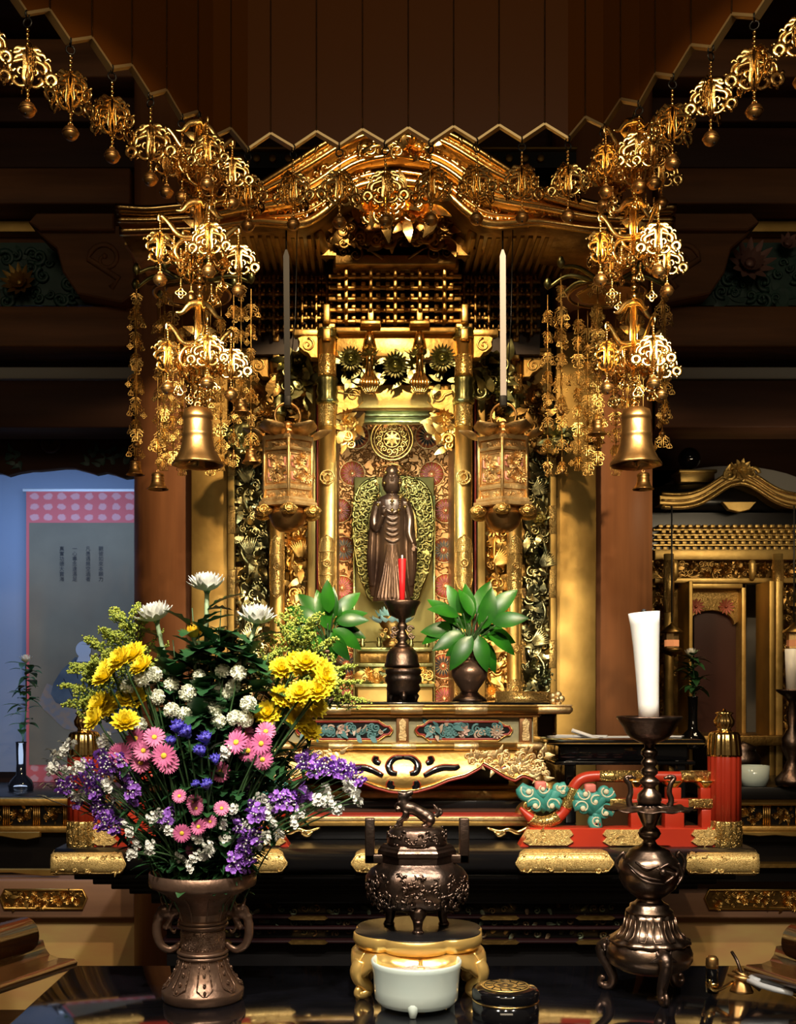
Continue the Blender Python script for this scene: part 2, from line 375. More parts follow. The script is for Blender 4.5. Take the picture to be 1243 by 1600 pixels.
# carved frieze and bracket arms on both sides of the pillars
def arm(sgn, D, ex):
    mb = MB(); q = lambda px, py: (X(px, D), Z(py, D))
    pl = [q(150, 352), q(205, 352), q(212, 455), q(190, 472), q(120, 458), q(98, 425), q(88, 388), q(64, 368), q(50, 352)]
    if sgn > 0: pl = [(2*AX-.0-x, z) for x, z in pl]
    mb.prism(pl, D, D+.12, .006)
    cx, cz = q(165, 405); cx = cx if sgn < 0 else 2*AX-cx
    scroll(mb, cx, cz, .065, D-.002, .012, sgn, 0 if sgn > 0 else pi, 1.2, .8, [(cx+sgn*-.02, cz-.11), (cx-sgn*.05, cz-.075)])
    pl = [q(60, 338), q(180, 338), q(180, 364), q(66, 364), q(48, 352)]
    if sgn > 0: pl = [(2*AX-x, z) for x, z in pl]
    mb.prism(pl, D-.03, D+.12, .006)
    o = mb.build('bracket_arm', 'beam'); tag(o, 'dark wooden bracket arm with carved volute beside the %s pillar' % ('left' if sgn < 0 else 'right'), 'bracket'); return o
arm(-1, 4.12, 0); arm(1, 4.12, 0)
R = random.Random(3)
for sgn, xa, xb in ((-1, X(-10, 4.3), X(155, 4.3)), (1, X(1090, 4.3), X(1260, 4.3))):
    mb = MB(); mb.box(xa, xb, 4.375, 4.40, Z(478, 4.38), Z(380, 4.38))
    for _ in range(60):
        x = R.uniform(xa, xb); z = R.uniform(Z(470, 4.36), Z(392, 4.36)); q = R.uniform(.03, .06)
        if R.random() < .5: scroll(mb, x, z, q*.6, 4.365, q*.2, R.choice((-1, 1)), R.uniform(0, 6), 1.1)
        else: mb.petal((x, 4.37, z), (0, -1, 0), R.uniform(0, 6.3), q*1.6, q*.8, .3, -.8, 0, 5, -.3, .8, .3)
    fr = mb.build('carved_frieze', 'darkgreen')
    tag(fr, 'dark green openwork frieze with carved flowers above the %s side beam' % ('left' if sgn < 0 else 'right'), 'carving')
    mb = MB(); px = 28 if sgn < 0 else 1172
    flower(mb, (X(px, 4.3), 4.33, Z(440 if sgn < 0 else 412, 4.3)), .075 if sgn < 0 else .10, 12, (0, -1, .2), .5, 3)
    if sgn > 0: flower(mb, (X(1232, 4.3), 4.33, Z(380, 4.3)), .05, 8, (0, -1, .3), .7, 2)
    mb.build('flower_carving', 'gold_matte' if sgn < 0 else mat('dull_pink_gold', (.30, .16, .13), .5, .3), fr)
# ---- cloud-edged board over the left alcove
mb = MB(); D = 4.5; q = lambda px, py: (X(px, D), Z(py, D))
pl = [q(-140, 672), q(212, 672), q(212, 745), q(195, 747), q(178, 741), q(165, 738), q(150, 741), q(138, 737), q(115, 731), q(98, 731), q(80, 733), q(60, 735), q(48, 735), q(30, 738), q(12, 743), q(0, 739), q(-60, 735), q(-140, 745)]
mb.prism(pl, D, D+.04, .004); bd = mb.build('alcove_board', 'beam_dark')
tag(bd, 'dark cloud-edged wooden board hanging over the blue-lit alcove', 'board')
mb = MB(); mb.lathe([(.045, 0), (.045, .012), (.036, .016), (0, .012)], (X(80, D), D, Z(692, D)), 24, axis=(0, -1, 0))
scroll(mb, X(80, D), Z(692, D), .02, D-.016, .005); mb.build('crest_medallion', 'beam_dark', bd)
for px in (20, 150, 185):
    mb = MB(); R = random.Random(px)
    for _ in range(9): mb.petal((X(px+R.uniform(-14, 14), D), D-.001, Z(R.uniform(700, 730), D)), (0, -1, 0), R.uniform(0, 6.3), .04, .02, .2, -.5, 0, 4)
    mb.build('painted_leaf_spray', 'darkgreen', bd)
# ---- left alcove: textile wall, shelf, scroll, vase
D = 5.4
slab('wall_alcove', 'cloth_blue', -3.2, X(330, D), D, D+.04, 0.9, 2.5)
slab('alcove_side_post', 'beam_dark', X(255, 5.0), X(330, 5.0), 4.6, 5.4, 0, 3)
slab('alcove_floor', 'lacq_soft', -3.2, X(330, 5.), 4.62, 5.4, .80, .84)
sd = 5.34
scr = thing('hanging_scroll', 'portrait scroll with pink damask border hanging on the blue-lit alcove wall', 'scroll', P(150, 1220, sd))
mb = MB().box(X(41, sd), X(330, sd), sd, sd+.008, Z(1222, sd), Z(766, sd)); mb.build('brocade_border', 'cloth_red', scr)
mb = MB().box(X(46, sd), X(325, sd), sd-.004, sd, Z(1195, sd), Z(817, sd)); pic = mb.build('picture_ground', 'scroll_paper', scr)
mb = MB(); mb.tube([(X(36, sd), sd, Z(766, sd)), (X(336, sd), sd, Z(766, sd))], .008); mb.build('hanger_rod', 'paper', scr)
for px, t in ((158, '觀彼如來本願力'), (138, '凡愚遇無空過者'), (117, '一心專念速滿足'), (97, '真實功德大寶海')):
    for k, ch in enumerate(t):
        cu = bpy.data.curves.new('c', 'FONT'); cu.body = ch; cu.size = S(8.3, sd)*.95; cu.align_x = 'CENTER'; cu.align_y = 'CENTER'
        o = bpy.data.objects.new('t', cu); col.objects.link(o)
        me = bpy.data.meshes.new_from_object(o.evaluated_get(bpy.context.evaluated_depsgraph_get())); bpy.data.objects.remove(o)
        if k == 0: tx = MB()
        b = Vector((X(px, sd), sd-.006, Z(858+k*7.9, sd)))
        tx.add([b+Vector((v.co.x, 0, v.co.y)) for v in me.vertices], [list(p.vertices) for p in me.polygons], False)
    tx.build('calligraphy_column', 'ink', pic)
q = lambda px, py: (X(px, sd), Z(py, sd))
mb = MB(); mb.prism([q(70, 1075), q(74, 1068), q(160, 1102), q(230, 1110), q(232, 1135), q(150, 1150), q(100, 1138), q(60, 1100)], sd-.006, sd-.004)
mb.build('painted_dais', mat('painted_dais', (.20, .14, .10), .8, 0, None, (30, (.14, .13, .13), .05)), pic)
mb = MB(); mb.prism([q(80, 1085), q(84, 1068), q(96, 1048), q(118, 1027), q(150, 1027), q(170, 1040), q(190, 1075), q(190, 1110), q(150, 1118), q(110, 1105), q(88, 1098)], sd-.0075, sd-.006); mb.build('painted_robe', 'robe', pic)
mb = MB(); mb.prism([q(131+12*cos(t), 1015+13*sin(t)) for t in [2*pi*k/24 for k in range(24)]], sd-.009, sd-.0075)
mb.prism([q(124, 1024), q(140, 1024), q(144, 1034), q(120, 1034)], sd-.0084, sd-.0075); mb.build('painted_head', 'skin_paint', pic); mb = MB(); mb.prism([q(125, 1050), q(135, 1046), q(142, 1056), q(130, 1060)], sd-.009, sd-.0075)
mb.build('painted_hands', 'skin_paint', pic)
mb = MB()
for a, b in (((100, 1060), (120, 1100)), ((118, 1030), (122, 1060)), ((145, 1032), (128, 1062)), ((150, 1060), (130, 1095)), ((165, 1050), (160, 1100))):
    mb.tube([(*[q(*a)[0]], sd-.008, q(*a)[1]), (q(*b)[0], sd-.008, q(*b)[1])], .0022, 4)
mb.build('painted_fold_lines', 'ink', pic)
# flat altar ledge, rails and cloth in the left alcove
def side_rail(x0, x1, D, label, nm):
    t = thing('altar_rail', label, 'rail', (0.5*(x0+x1), D, Z(1300, D)))
    z = lambda py: Z(py, D)
    MB().box(x0, x1, D-.02, D+.06, z(1258), z(1247), .004).build('top_moulding', 'gold', t)
    MB().box(x0, x1, D-.01, D+.05, z(1301), z(1290), .004).build('bottom_moulding', 'gold', t)
    MB().box(x0, x1, D+.02, D+.04, z(1291), z(1258)).build('back_board', 'lacq_soft', t)
    R = random.Random(int(D*10)+int(x0*10)); n = int((x1-x0)/.12); wd = (x1-x0)/n
    for k in range(n):
        a = x0+k*wd
        mb = MB(); foliage(mb, a+.025, a+wd-.025, z(1286), z(1263), D+.018, 22, .02, R, .008, .12, .4); mb.build('carved_panel', 'gold_dark', t)
        mb = MB()
        for j in range(4): mb.tube([(a-.012+j*.008, D+.012, z(1291)), (a-.012+j*.008, D+.012, z(1258))], .005)
        mb.build('fluted_divider', 'gold_dark', t)
side_rail(-2.3, X(150, 4.55), 4.55, 'gilt carved rail along the edge of the blue-lit left alcove', 'l')
side_rail(X(1148, 4.2), 2.4, 4.2, 'gilt carved rail in front of the small right-hand shrine', 'r')
def ragged(x0, x1, D, py0, py1, label, seed):
    R = random.Random(seed); mb = MB(); n = 16; top = []; bot = []
    for k in range(n+1):
        x = x0+(x1-x0)*k/n; top.append((x, Z(py0, D))); bot.append((x, Z(py1+R.uniform(-6, 3), D)))
    mb.prism(top+bot[::-1], D, D+.02, .003); o = mb.build('gilt_valance', 'gold_matte'); tag(o, label, 'valance')
ragged(-2.3, X(62, 4.5), 4.5, 1300, 1312, 'ragged-edged gilt valance under the left alcove rail', 1)
ragged(-2.3, X(92, 4.4), 4.4, 1358, 1366, 'lower gilt valance beside the black altar platform on the left', 2)
ragged(X(1160, 4.15), 2.4, 4.15, 1300, 1308, 'gilt valance under the right rail behind the red post', 3)
slab('ledge_left', 'lacq_soft', -3.2, X(205, 4.58), 4.60, 5.4, Z(1368, 4.6), Z(1302, 4.6))
slab('ledge_right', 'lacq_soft', X(1020, 4.3), 3.2, 4.26, 5.4, Z(1375, 4.3), Z(1302, 4.3))
slab('ledge_trim', 'gold', X(1165, 4.2), 2.6, 4.2, 4.26, Z(1356, 4.2), Z(1350, 4.2))
for xa, xb, px0, px1 in ((-3.2, X(300, 4.4), 2, 136), (X(960, 4.4), 3.2, 1100, 1262)):
    slab('base_sill', 'tan_wood', xa, xb, 4.36, 4.5, Z(1432, 4.4), Z(1372, 4.4), .01)
    slab('mural_board', 'mural', xa, xb, 4.44, 4.5, Z(1640, 4.4), Z(1432, 4.4))
    t = thing('openwork_fitting', 'gilt openwork fitting on the brown sill at the lower %s' % ('left' if px0 < 500 else 'right'), 'fitting', P((px0+px1)/2, 1403, 4.35))
    Dd = 4.355; R = random.Random(px0)
    q = lambda px, py: (X(px, Dd), Z(py, Dd))
    mb = MB(); pl = [q(px0+6, 1390), q(px1-6, 1390), q(px1, 1403), q(px1-6, 1419), q(px0+6, 1419), q(px0, 1403)]
    mb.prism(pl, Dd-.004, Dd+.008); mb.build('backplate', 'gold_dark', t)
    mb = MB(); pts = [Vector((x, Dd-.008, z)) for x, z in pl]; mb.tube(pts, .006, 6, 1, None, True)
    foliage(mb, X(px0+8, Dd), X(px1-8, Dd), Z(1417, Dd), Z(1392, Dd), Dd-.004, 90, .022, R, .006, .2, .35); mb.build('pierced_scrollwork', 'gold', t)
# ---- the wall behind the right-hand shrine: pale arched panel
D = 5.45; q = lambda px, py: (X(px, D), Z(py, D))
mb = MB(); pl = [q(1000, 1240), q(1000, 735)]+[q(1140+150*cos(t), 790-62*sin(t)) for t in [pi-pi*k/20 for k in range(21)]]+[q(1330, 735), q(1330, 1240)]
mb.prism(pl, D, D+.03); struct(mb.build('wall_right_niche', 'white_wall'))
# ================================================================ the small side shrine (right)
def side_shrine():
    D = 4.95; z = lambda py: Z(py, D); x = lambda px: X(px, D); c = 1143
    t = thing('side_shrine', 'small gilt shrine with dark domed roof behind the right wooden pillar', 'shrine', (x(c), D, z(1245)))
    mb = MB(); prf = [(S(150, D), z(795)), (S(140, D), z(775)), (S(105, D), z(757)), (S(55, D), z(745)), (S(30, D), z(742)), (0, z(742))]
    mb.lathe(prf, (x(c-40), D+.25, 0), 32, ell=.7); mb.build('domed_roof', 'lacq_soft', t)
    mb = MB(); mb.box(x(1072), x(1127), D+.1, D+.22, z(747), z(729), .004); mb.box(x(1069), x(1130), D+.09, D+.23, z(732), z(727), .003)
    fin = mb.build('roof_finial', 'gilt_soft', t)
    mb = MB(); mb.sphere((x(1092), D+.16, z(705)), S(18, D), 20, 14); mb.lathe([(.02, 0), (.012, .02)], (x(1092), D+.16, z(728)), 12); mb.build('finial_ball', 'lacq', fin)
    # undulating gable
    def cur(u):   # u -1..1 -> py of the gable's lower edge
        a = abs(u); return 808-42*math.exp(-(a/.42)**2)-6*a*a
    mb = MB(); n = 40; up = []; lo = []
    for k in range(n+1):
        u = -1+2*k/n; px = c+u*122; up.append((x(px), z(cur(u)-22))); lo.append((x(px), z(cur(u)-8)))
    mb.prism(up+lo[::-1], D-.10, D+.2, .004); mb.build('gable_roof', 'gilt_soft', t)
    mb = MB()
    for off, r in ((-4, .011), (-14, .006), (-24, .008)): mb.tube([(x(c+(-1+2*k/n)*120), D-.11, z(cur(-1+2*k/n)+off)) for k in range(n+1)], r)
    mb.build('gable_moulding', 'gold_eng2', t)
    mb = MB(); flower(mb, (x(c), D-.12, z(742)), .045, 9, (0, -1, .1), .3, 2)
    for s in (-1, 1): scroll(mb, x(c+s*18), z(748), .03, D-.12, .01, s, 0, 1.2)
    R = random.Random(8); foliage(mb, x(c-25), x(c+25), z(752), z(740), D-.115, 20, .03, R); mb.build('crest_carving', 'gilt_soft', t)
    mb = MB(); pl = [(x(c-26), z(790)), (x(c+26), z(790)), (x(c+16), z(802)), (x(c), z(806)), (x(c-16), z(802))]; mb.prism(pl, D-.1, D-.07, .003); mb.build('gable_pendant', 'gilt_soft', t)
    mb = MB(); mb.box(x(1020), x(1270), D+.02, D+.3, z(862), z(800)); mb.build('upper_wall', 'lacq_soft', t)
    mb = MB()
    for r in range(5):
        for k in range(23):
            px = 1024+k*11.5+(r % 2)*5.7; mb.box(x(px), x(px+7), D-.05+r*.012, D+.03, z(822+r*8+5), z(822+r*8), .002)
        mb.box(x(1020), x(1275), D-.01, D+.03, z(822+r*8+7), z(822+r*8+5))
    mb.build('bracket_blocks', 'gilt_soft', t)
    MB().box(x(1020), x(1275), D-.03, D+.04, z(876), z(860), .003).build('lintel', 'gilt_soft', t)
    mb = MB(); R = random.Random(5); foliage(mb, x(1022), x(1270), z(900), z(880), D, 150, .028, R, .015, .15, .4); mb.box(x(1020), x(1275), D+.02, D+.04, z(905), z(876)); mb.build('lintel_carving', 'gold_dark', t)
    MB().box(x(1020), x(1275), D-.03, D+.04, z(912), z(904), .003).build('lower_lintel', 'gilt_soft', t)
    for px in (1050, 1170):
        mb = MB(); mb.lathe([(.01, -.05), (.016, -.02), (.017, .02), (.012, .035), (0, .04)], (x(px), D-.04, z(890)), 12); mb.build('bracket_nose', 'gilt_soft', t)
    for px, wd in ((1064, 7), (1156, 7)): MB().box(x(px), x(px+wd), D-.02, D+.1, z(1240), z(912), .003).build('door_jamb', 'gilt_soft', t)
    MB().box(x(1064), x(1163), D-.02, D+.1, z(920), z(912), .003).build('door_head', 'gilt_soft', t)
    mb = MB(); mb.box(x(1070), x(1158), D+.06, D+.12, z(1240), z(918)); mb.build('niche_back', mat('dark_red_brown_lacquer', (.05, .014, .01), .4), t)
    mb = MB(); pl = [(x(1071), z(920)), (x(1157), z(920)), (x(1157), z(970))]+[(x(1114+36*cos(a)), z(975-22*sin(a))) for a in [pi*k/12 for k in range(13)]]+[(x(1071), z(970))]
    mb.prism(pl, D+.03, D+.06, .003); mb.build('arched_panel', 'gold_eng2', t)
    for px in (1090, 1137):
        mb = MB(); flower(mb, (x(px), D+.03, z(947)), S(12, D), 12, (0, -1, 0), .08, 1); mb.build('wheel_rosette', mat('dull_red_gold', (.35, .09, .05), .5, .4), t)
    for px, wd in ((1174, 8), (1184, 10), (1054, 6)):
        mb = MB(); mb.box(x(px), x(px+wd), D-.22, D-.05, z(1240), z(915), .003); mb.build('open_door', 'gold_matte' if wd < 9 else 'gilt_soft', t)
    for px in (1202, 1035, 1248):
        mb = MB(); mb.lathe([(.022, z(1240)), (.022, z(870))], (x(px), D-.1, 0), 16); cc = mb.build('column', 'gilt_soft', t)
        for a_, b_ in ((960, 880), (1180, 1140)): mb = MB(); mb.lathe([(.024, z(a_)), (.024, z(b_))], (x(px), D-.1, 0), 16); mb.build('column_sleeve', 'gold_eng2', cc)
    for a, b in ((1208, 1240), (1020, 1050)):
        mb = MB(); R = random.Random(a); foliage(mb, x(a), x(b), z(1235), z(912), D+.02, 150, .035, R, .03, .12, .3); mb.box(x(a), x(b+40), D+.06, D+.08, z(1240), z(905)); mb.build('carved_side_panel', 'gold_dark', t)
    mb = MB(); mb.box(x(1040), x(1275), D-.32, D+.1, z(1160), z(1145), .004); mb.box(x(1020), x(1275), D-.35, D+.1, z(1240), z(1232), .004); mb.build('threshold', 'gold_dark', t)
side_shrine()
# ================================================================ the main gilt shrine
SC = 617.5
def main_shrine():
    t = thing('main_shrine', 'large ornate gilt shrine with undulating gable roof standing behind the gilt altar table', 'shrine', (AX, 3.9, Z(1112, 3.8)))
    D = 3.8; x = lambda px, d=D: X(px, d); z = lambda py, d=D: Z(py, d)
    # base
    MB().box(x(400), x(835), D-.08, D+.55, z(1112)-.35, z(1112), .004).build('base_platform', 'gold_dark', t)
    # ---- columns
    def column(px, d, r, top, bot, sl):
        mb = MB(); mb.lathe([(r*1.15, Z(bot, d)), (r*1.15, Z(bot-6, d)), (r, Z(bot-9, d)), (r, Z(top, d))], (X(px, d), d, 0), 28)
        c = mb.build('column', 'gold', t)
        for a, b in sl['sleeve']:
            mb = MB(); mb.lathe([(r*1.05, Z(b, d)), (r*1.10, Z(b-1.5, d)), (r*1.06, Z(b-3, d)), (r*1.06, Z(a+3, d)), (r*1.10, Z(a+1.5, d)), (r*1.05, Z(a, d))], (X(px, d), d, 0), 28); mb.build('engraved_sleeve', 'gold_eng', c)
        for a, b in sl['band']:
            mb = MB(); h = (b-a)/5
            mb.lathe([(r*1.1, Z(b, d)), (r*1.3, Z(b-h*.6, d)), (r*1.08, Z(b-h*1.4, d)), (r*1.22, Z(b-2.4*h, d)), (r*1.08, Z(a+h*1.3, d)), (r*1.28, Z(a+h*.6, d)), (r*1.1, Z(a, d))], (X(px, d), d, 0), 36, 12, .05)
            mb.build('carved_band', 'gold_green', c)
        for a, b in sl['plate']:          # lobed engraved fitting wrapped on the front
            mb = MB(); n = 14; m = 8; vs = []; fs = []
            for i in range(n+1):
                u = i/n; wv = (.25+.75*min(1, sin(pi*min(max(u, .001), .999))**.45*1.15))*(1-.1*abs(cos(3*pi*u)))
                if i in (0, n): wv = .05
                for k in range(m+1):
                    an = -pi/2+(k/m-.5)*2*1.15*wv; vs.append((X(px, d)+r*1.10*cos(an), d+r*1.10*sin(an), Z(b, d)+(Z(a, d)-Z(b, d))*u))
            for i in range(n):
                for k in range(m): fs.append((i*(m+1)+k, i*(m+1)+k+1, (i+1)*(m+1)+k+1, (i+1)*(m+1)+k))
            mb.add(vs, fs); nb = len(mb.v)
            # rim and central boss
            L_ = [vs[i*(m+1)] for i in range(n+1)]; R_ = [vs[i*(m+1)+m] for i in range(n+1)]
            mb.tube([Vector(v) for v in L_+R_[::-1]], r*.07, 5, closed=True)
            cz = Z((a+b)/2, d); mb.ring((X(px, d), d-r*1.12, cz), r*.42, r*.07, seg=16); mb.ring((X(px, d), d-r*1.12, cz), r*.2, r*.06, seg=12)
            for s in (-1, 1): mb.tube([(X(px, d)+r*cos(-pi/2+q_)*1.12, d+r*sin(-pi/2+q_)*1.12, cz+s*(Z(a, d)-cz)*.42) for q_ in [(-.95+1.9*k/8) for k in range(9)]], r*.07, 5)
            mb.build('lobed_fitting', 'gold_eng2', c, solid=.0015)
        return c
    for px in (511, 724):
        column(px, 3.8, .0300, 515, 1097, dict(sleeve=[(556, 588), (634, 668)], band=[(590, 632), (515, 530)], plate=[(838, 925), (1062, 1090)]))
        mb = MB(); d = 3.77; mb.ring((X(px, d), d-.004, Z(746, d)), S(11, d), .003); mb.ring((X(px, d), d-.004, Z(746, d)), S(6, d), .0025)
        for s in (-1, 1): scroll(mb, X(px+s*5, d), Z(741, d), .008, d-.004, .0025, s); scroll(mb, X(px+s*5, d), Z(752, d), .008, d-.004, .0025, s)
        mb.build('column_medallion', 'gold_eng2', t)
    for px in (433, 803):
        column(px, 4.0, .0275, 545, 1097, dict(sleeve=[(586, 615)], band=[(618, 650), (545, 560)], plate=[(838, 935), (1008, 1020), (1062, 1092)]))
    for px in (487, 751):
        MB().box(X(px-6, 3.98), X(px+6, 3.98), 3.96, 4.0, Z(1100, 3.98), Z(600, 3.98), .003).build('square_post', 'gold_matte', t)
        MB().box(X(px+(8 if px < 600 else -10), 3.99), X(px+(10 if px < 600 else -8), 3.99), 3.975, 4.0, Z(1100, 3.99), Z(600, 3.99)).build('red_bead', 'red_line', t)
    # corbels above columns
    for px, d, y0 in ((511, 3.8, 515), (724, 3.8, 515), (433, 4.0, 545), (803, 4.0, 545)):
        mb = MB(); X0 = X(px, d); r = .022
        mb.box(X0-.030, X0+.030, d-.03, d+.03, Z(y0+2, d), Z(y0-6, d), .004); mb.box(X0-.012, X0+.012, d-.055, d+.02, Z(y0-4, d), Z(y0-32, d), .004)
        mb.box(X0-.014, X0+.014, d-.045, d, Z(y0+22, d), Z(y0+4, d), .004); mb.build('column_capital', 'gold', t)
    # ---- lintels with cloud-carved noses
    def nose(x0, sgn, z0, z1, d):
        h = z1-z0; L = .072
        pl = [(x0, z1), (x0+sgn*L*.8, z1), (x0+sgn*L, z1-h*.1), (x0+sgn*L*.92, z1-h*.3), (x0+sgn*L*.95, z1-h*.5), (x0+sgn*L*.7, z1-h*.72), (x0+sgn*L*.5, z1-h*.8), (x0+sgn*L*.35, z1-h), (x0, z1-h)]
        mb = MB(); mb.prism(pl, d-.02, d+.02, .004); scroll(mb, x0+sgn*L*.5, z1-h*.42, h*.3, d-.022, .0042, sgn, pi/2); mb.build('cloud_nose', 'gold', t)
    def lint(px0, px1, y0, y1, d, m='gold', nz=True, nm='lintel'):
        MB().box(X(px0, d), X(px1, d), d-.018, d+.02, Z(y1, d), Z(y0, d), .004).build(nm, m, t)
    lint(525, 711, 513, 522, 3.79); lint(525, 711, 524, 560, 3.82)
    for px, s in ((497, -1), (738, 1)):
        nose(X(px, 3.8), s, Z(562, 3.8), Z(527, 3.8), 3.8); MB().box(min(X(px, 3.8), X(px+s*40, 3.8)), max(X(px, 3.8), X(px+s*40, 3.8)), 3.785, 3.815, Z(526, 3.8), Z(516, 3.8), .003).build('lintel_end', 'gold', t)
    for px, s in ((420, -1), (816, 1)):
        nose(X(px, 4.0), s, Z(592, 4.0), Z(560, 4.0), 4.0); MB().box(min(X(px, 4.), X(px+s*42, 4.)), max(X(px, 4.), X(px+s*42, 4.)), 3.985, 4.015, Z(558, 4.), Z(550, 4.), .003).build('lintel_end', 'gold', t)
    lint(445, 498, 552, 560, 4.0); lint(445, 498, 562, 600, 4.02, 'gold_matte'); lint(738, 792, 552, 560, 4.0); lint(738, 792, 562, 600, 4.02, 'gold_matte')
    # wide relief of chrysanthemums under the lintel
    mb = MB(); d = 3.78; R = random.Random(11)
    for px, py, r in ((548, 563, 18), (617, 573, 20), (690, 562, 20)): flower(mb, (X(px, d), d-.02, Z(py, d)), S(r, d), 20, (0, -1, -.15), .25, 3, S(5, d), .3)
    for px in (577, 648):
        for k in range(9): mb.petal((X(px, d), d-.03, Z(560, d)), (0, -.35, .95), 2*pi*k/9, .04, .018, .25, .6, .008, 5, .4)
        for k in range(7): mb.petal((X(px, d), d-.03, Z(558, d)), (0, -.35, .95), 2*pi*k/7, .025, .014, .8, .6, .004, 5, .4)
    for _ in range(60): mb.petal((X(R.uniform(530, 706), d), d+.01, Z(R.uniform(552, 600), d)), (0, -1, .2), R.uniform(0, 6.3), .05, .02, .3, -.8, 0, 5, -.3, .8, .3)
    mb.build('chrysanthemum_relief', 'gold_green', t)
    for px in (577, 655):
        mb = MB(); x0 = X(px, d)
        mb.lathe([(.026, Z(546, d)), (.018, Z(528, d)), (.012, Z(518, d))], (x0, d, 0), 20)
        for k in range(7):
            a = -pi/2+(k-3)*.28; mb.tube(bez([(x0+(k-3)*.0035, d-.02, Z(585, d)), (x0+(k-3)*.010, d-.034, Z(603, d)), (x0+(k-3)*.004, d-.024, Z(619, d))], 4), taper(9, .004, .0062, .003), 6)
        mb.tube([(x0, d-.012, Z(540, d)), (x0, d-.015, Z(565, d)), (x0, d-.02, Z(592, d))], [.012, .012, .016], 10); mb.build('shell_bracket', 'gold_pol', t)
    # second lintel with volutes
    lint(526, 710, 604, 640, 3.84)
    for s in (-1, 1):
        mb = MB(); x0 = X(SC+s*66, 3.82); scroll(mb, x0, Z(618, 3.82), .024, 3.815, .0055, -s, 0, 1.3, .6, [(x0+s*.09, Z(606, 3.82)), (x0+s*.06, Z(612, 3.82))])
        pl = [(X(SC+s*92, 3.8), Z(606, 3.8)), (X(SC+s*55, 3.8), Z(606, 3.8)), (X(SC+s*50, 3.8), Z(625, 3.8)), (X(SC+s*60, 3.8), Z(636, 3.8)), (X(SC+s*75, 3.8), Z(640, 3.8)), (X(SC+s*92, 3.8), Z(646, 3.8))]
        mb.prism(pl, 3.817, 3.83, .003); mb.build('lintel_volute', 'gold', t)
    mb = MB()
    for k, (y0, y1, dd) in enumerate(((624, 634, 3.86), (634, 644, 3.88), (644, 652, 3.90), (652, 662, 3.94))):
        mb.box(X(572-k*1.5, dd), X(668+k*1.5, dd), dd-.015, dd+.02, Z(y1, dd), Z(y0, dd), .005)
    mb.build('door_head_moulding', 'gold_green', t)
    # flower corbels under the second lintel, beside the columns
    for px in (543, 692):
        mb = MB(); R = random.Random(px); d = 3.86
        flower(mb, (X(px, d), d-.03, Z(655, d)), .035, 12, (0, -1, -.3), .5, 2); foliage(mb, X(px-16, d), X(px+16, d), Z(700, d), Z(650, d), d-.01, 45, .04, R, .03, .05, .3)
        mb.build('flower_corbel', 'gold', t)
    # peony carvings beyond the front columns, and at the far corners
    for px, py, w_, h_ in ((467, 590, 24, 40), (769, 590, 24, 40), (405, 640, 18, 40), (833, 640, 18, 40), (415, 700, 22, 14), (850, 690, 30, 14)):
        mb = MB(); R = random.Random(px); d = 3.98
        flower(mb, (X(px, d), d-.06, Z(py-14, d)), .045, 9, (0, -1, .1), .6, 3, .035); foliage(mb, X(px-w_, d), X(px+w_, d), Z(py+h_*.9, d), Z(py-h_*.6, d), d-.02, 55, .05, R, .05, .05, .3)
        mb.build('peony_carving', 'gold_green' if px in (467, 769) else 'gold_dark', t)
    for s, px in ((-1, 372), (1, 868)):     # dragon-like beam ends that carry the bead strings
        mb = MB(); d = 3.82; c = [(px-s*18, 668), (px, 672), (px+s*10, 690), (px-s*2, 702), (px-s*14, 698)]
        mb.tube(bez([P(*q, d) for q in c], 5), taper(21, .022, .03, .012), 8, .8, (0, 1, 0)); mb.sphere(P(px, 686, d-.03), .012); scroll(mb, X(px+s*14, d), Z(692, d), .022, d-.03, .007, s)
        foliage(mb, X(px-14, d), X(px+14, d), Z(700, d), Z(672, d), d-.03, 20, .03, random.Random(px)); mb.build('carved_beam_end', 'gold_green', t)
    # ---- deep carved side panels with birds and branches
    for a, b, d, dens in ((374, 420, 4.06, 620), (452, 482, 4.06, 420), (756, 788, 4.06, 420), (818, 854, 4.06, 560)):
        mb = MB(); R = random.Random(a); foliage(mb, X(a+4, d), X(b-4, d), Z(1088, d), Z(618, d), d-.0, dens, .038, R, .05, .05, .35)
        for k in range(5): mb.tube(bez([P(R.uniform(a, b), 1090-k*90, d-.02), P(R.uniform(a, b), 1045-k*90, d-.05), P(R.uniform(a, b), 1000-k*90, d-.02)], 5), taper(11, .010, .005), 6)
        for k in range(3):              # a bird's wing of long feathers
            cx_ = R.uniform(a+10, b-10); cy = 760+k*120+R.uniform(-20, 20)
            for j in range(9): mb.petal(P(cx_, cy, d-.06), (0, -1, 0), -.4+pi*.5+j*.13*(1 if a < 600 else -1), .06, .012, .25, -.5, .01, 5, -.3, .6)
        mb.build('carved_bird_panel', 'gold' if a in (452, 756) else mat('dim_green_gold', (.50, .42, .18), .28, 1, ('noise', 60, .3), (9, (.16, .17, .10))), t)
        MB().box(X(a-6, 4.1), X(b+6, 4.1), 4.09, 4.11, Z(1100, 4.1), Z(545, 4.1)).build('panel_backing', 'gold_dark', t)
    # outer light frame strips
    for a, b in ((356, 367), (858, 868)):
        st_ = MB().box(X(a, 4.02), X(b, 4.02), 4.0, 4.04, Z(1110, 4.02), Z(700, 4.02), .003).build('outer_frame_strip', 'gold_matte', t)
        for c0 in (700, 790, 890, 1000):
            MB().box(X(a-.5, 4.0), X(b+.5, 4.0), 3.996, 4.0, Z(c0+44, 4.), Z(c0, 4.), .0015).build('strip_fitting', 'gold_eng2', st_)
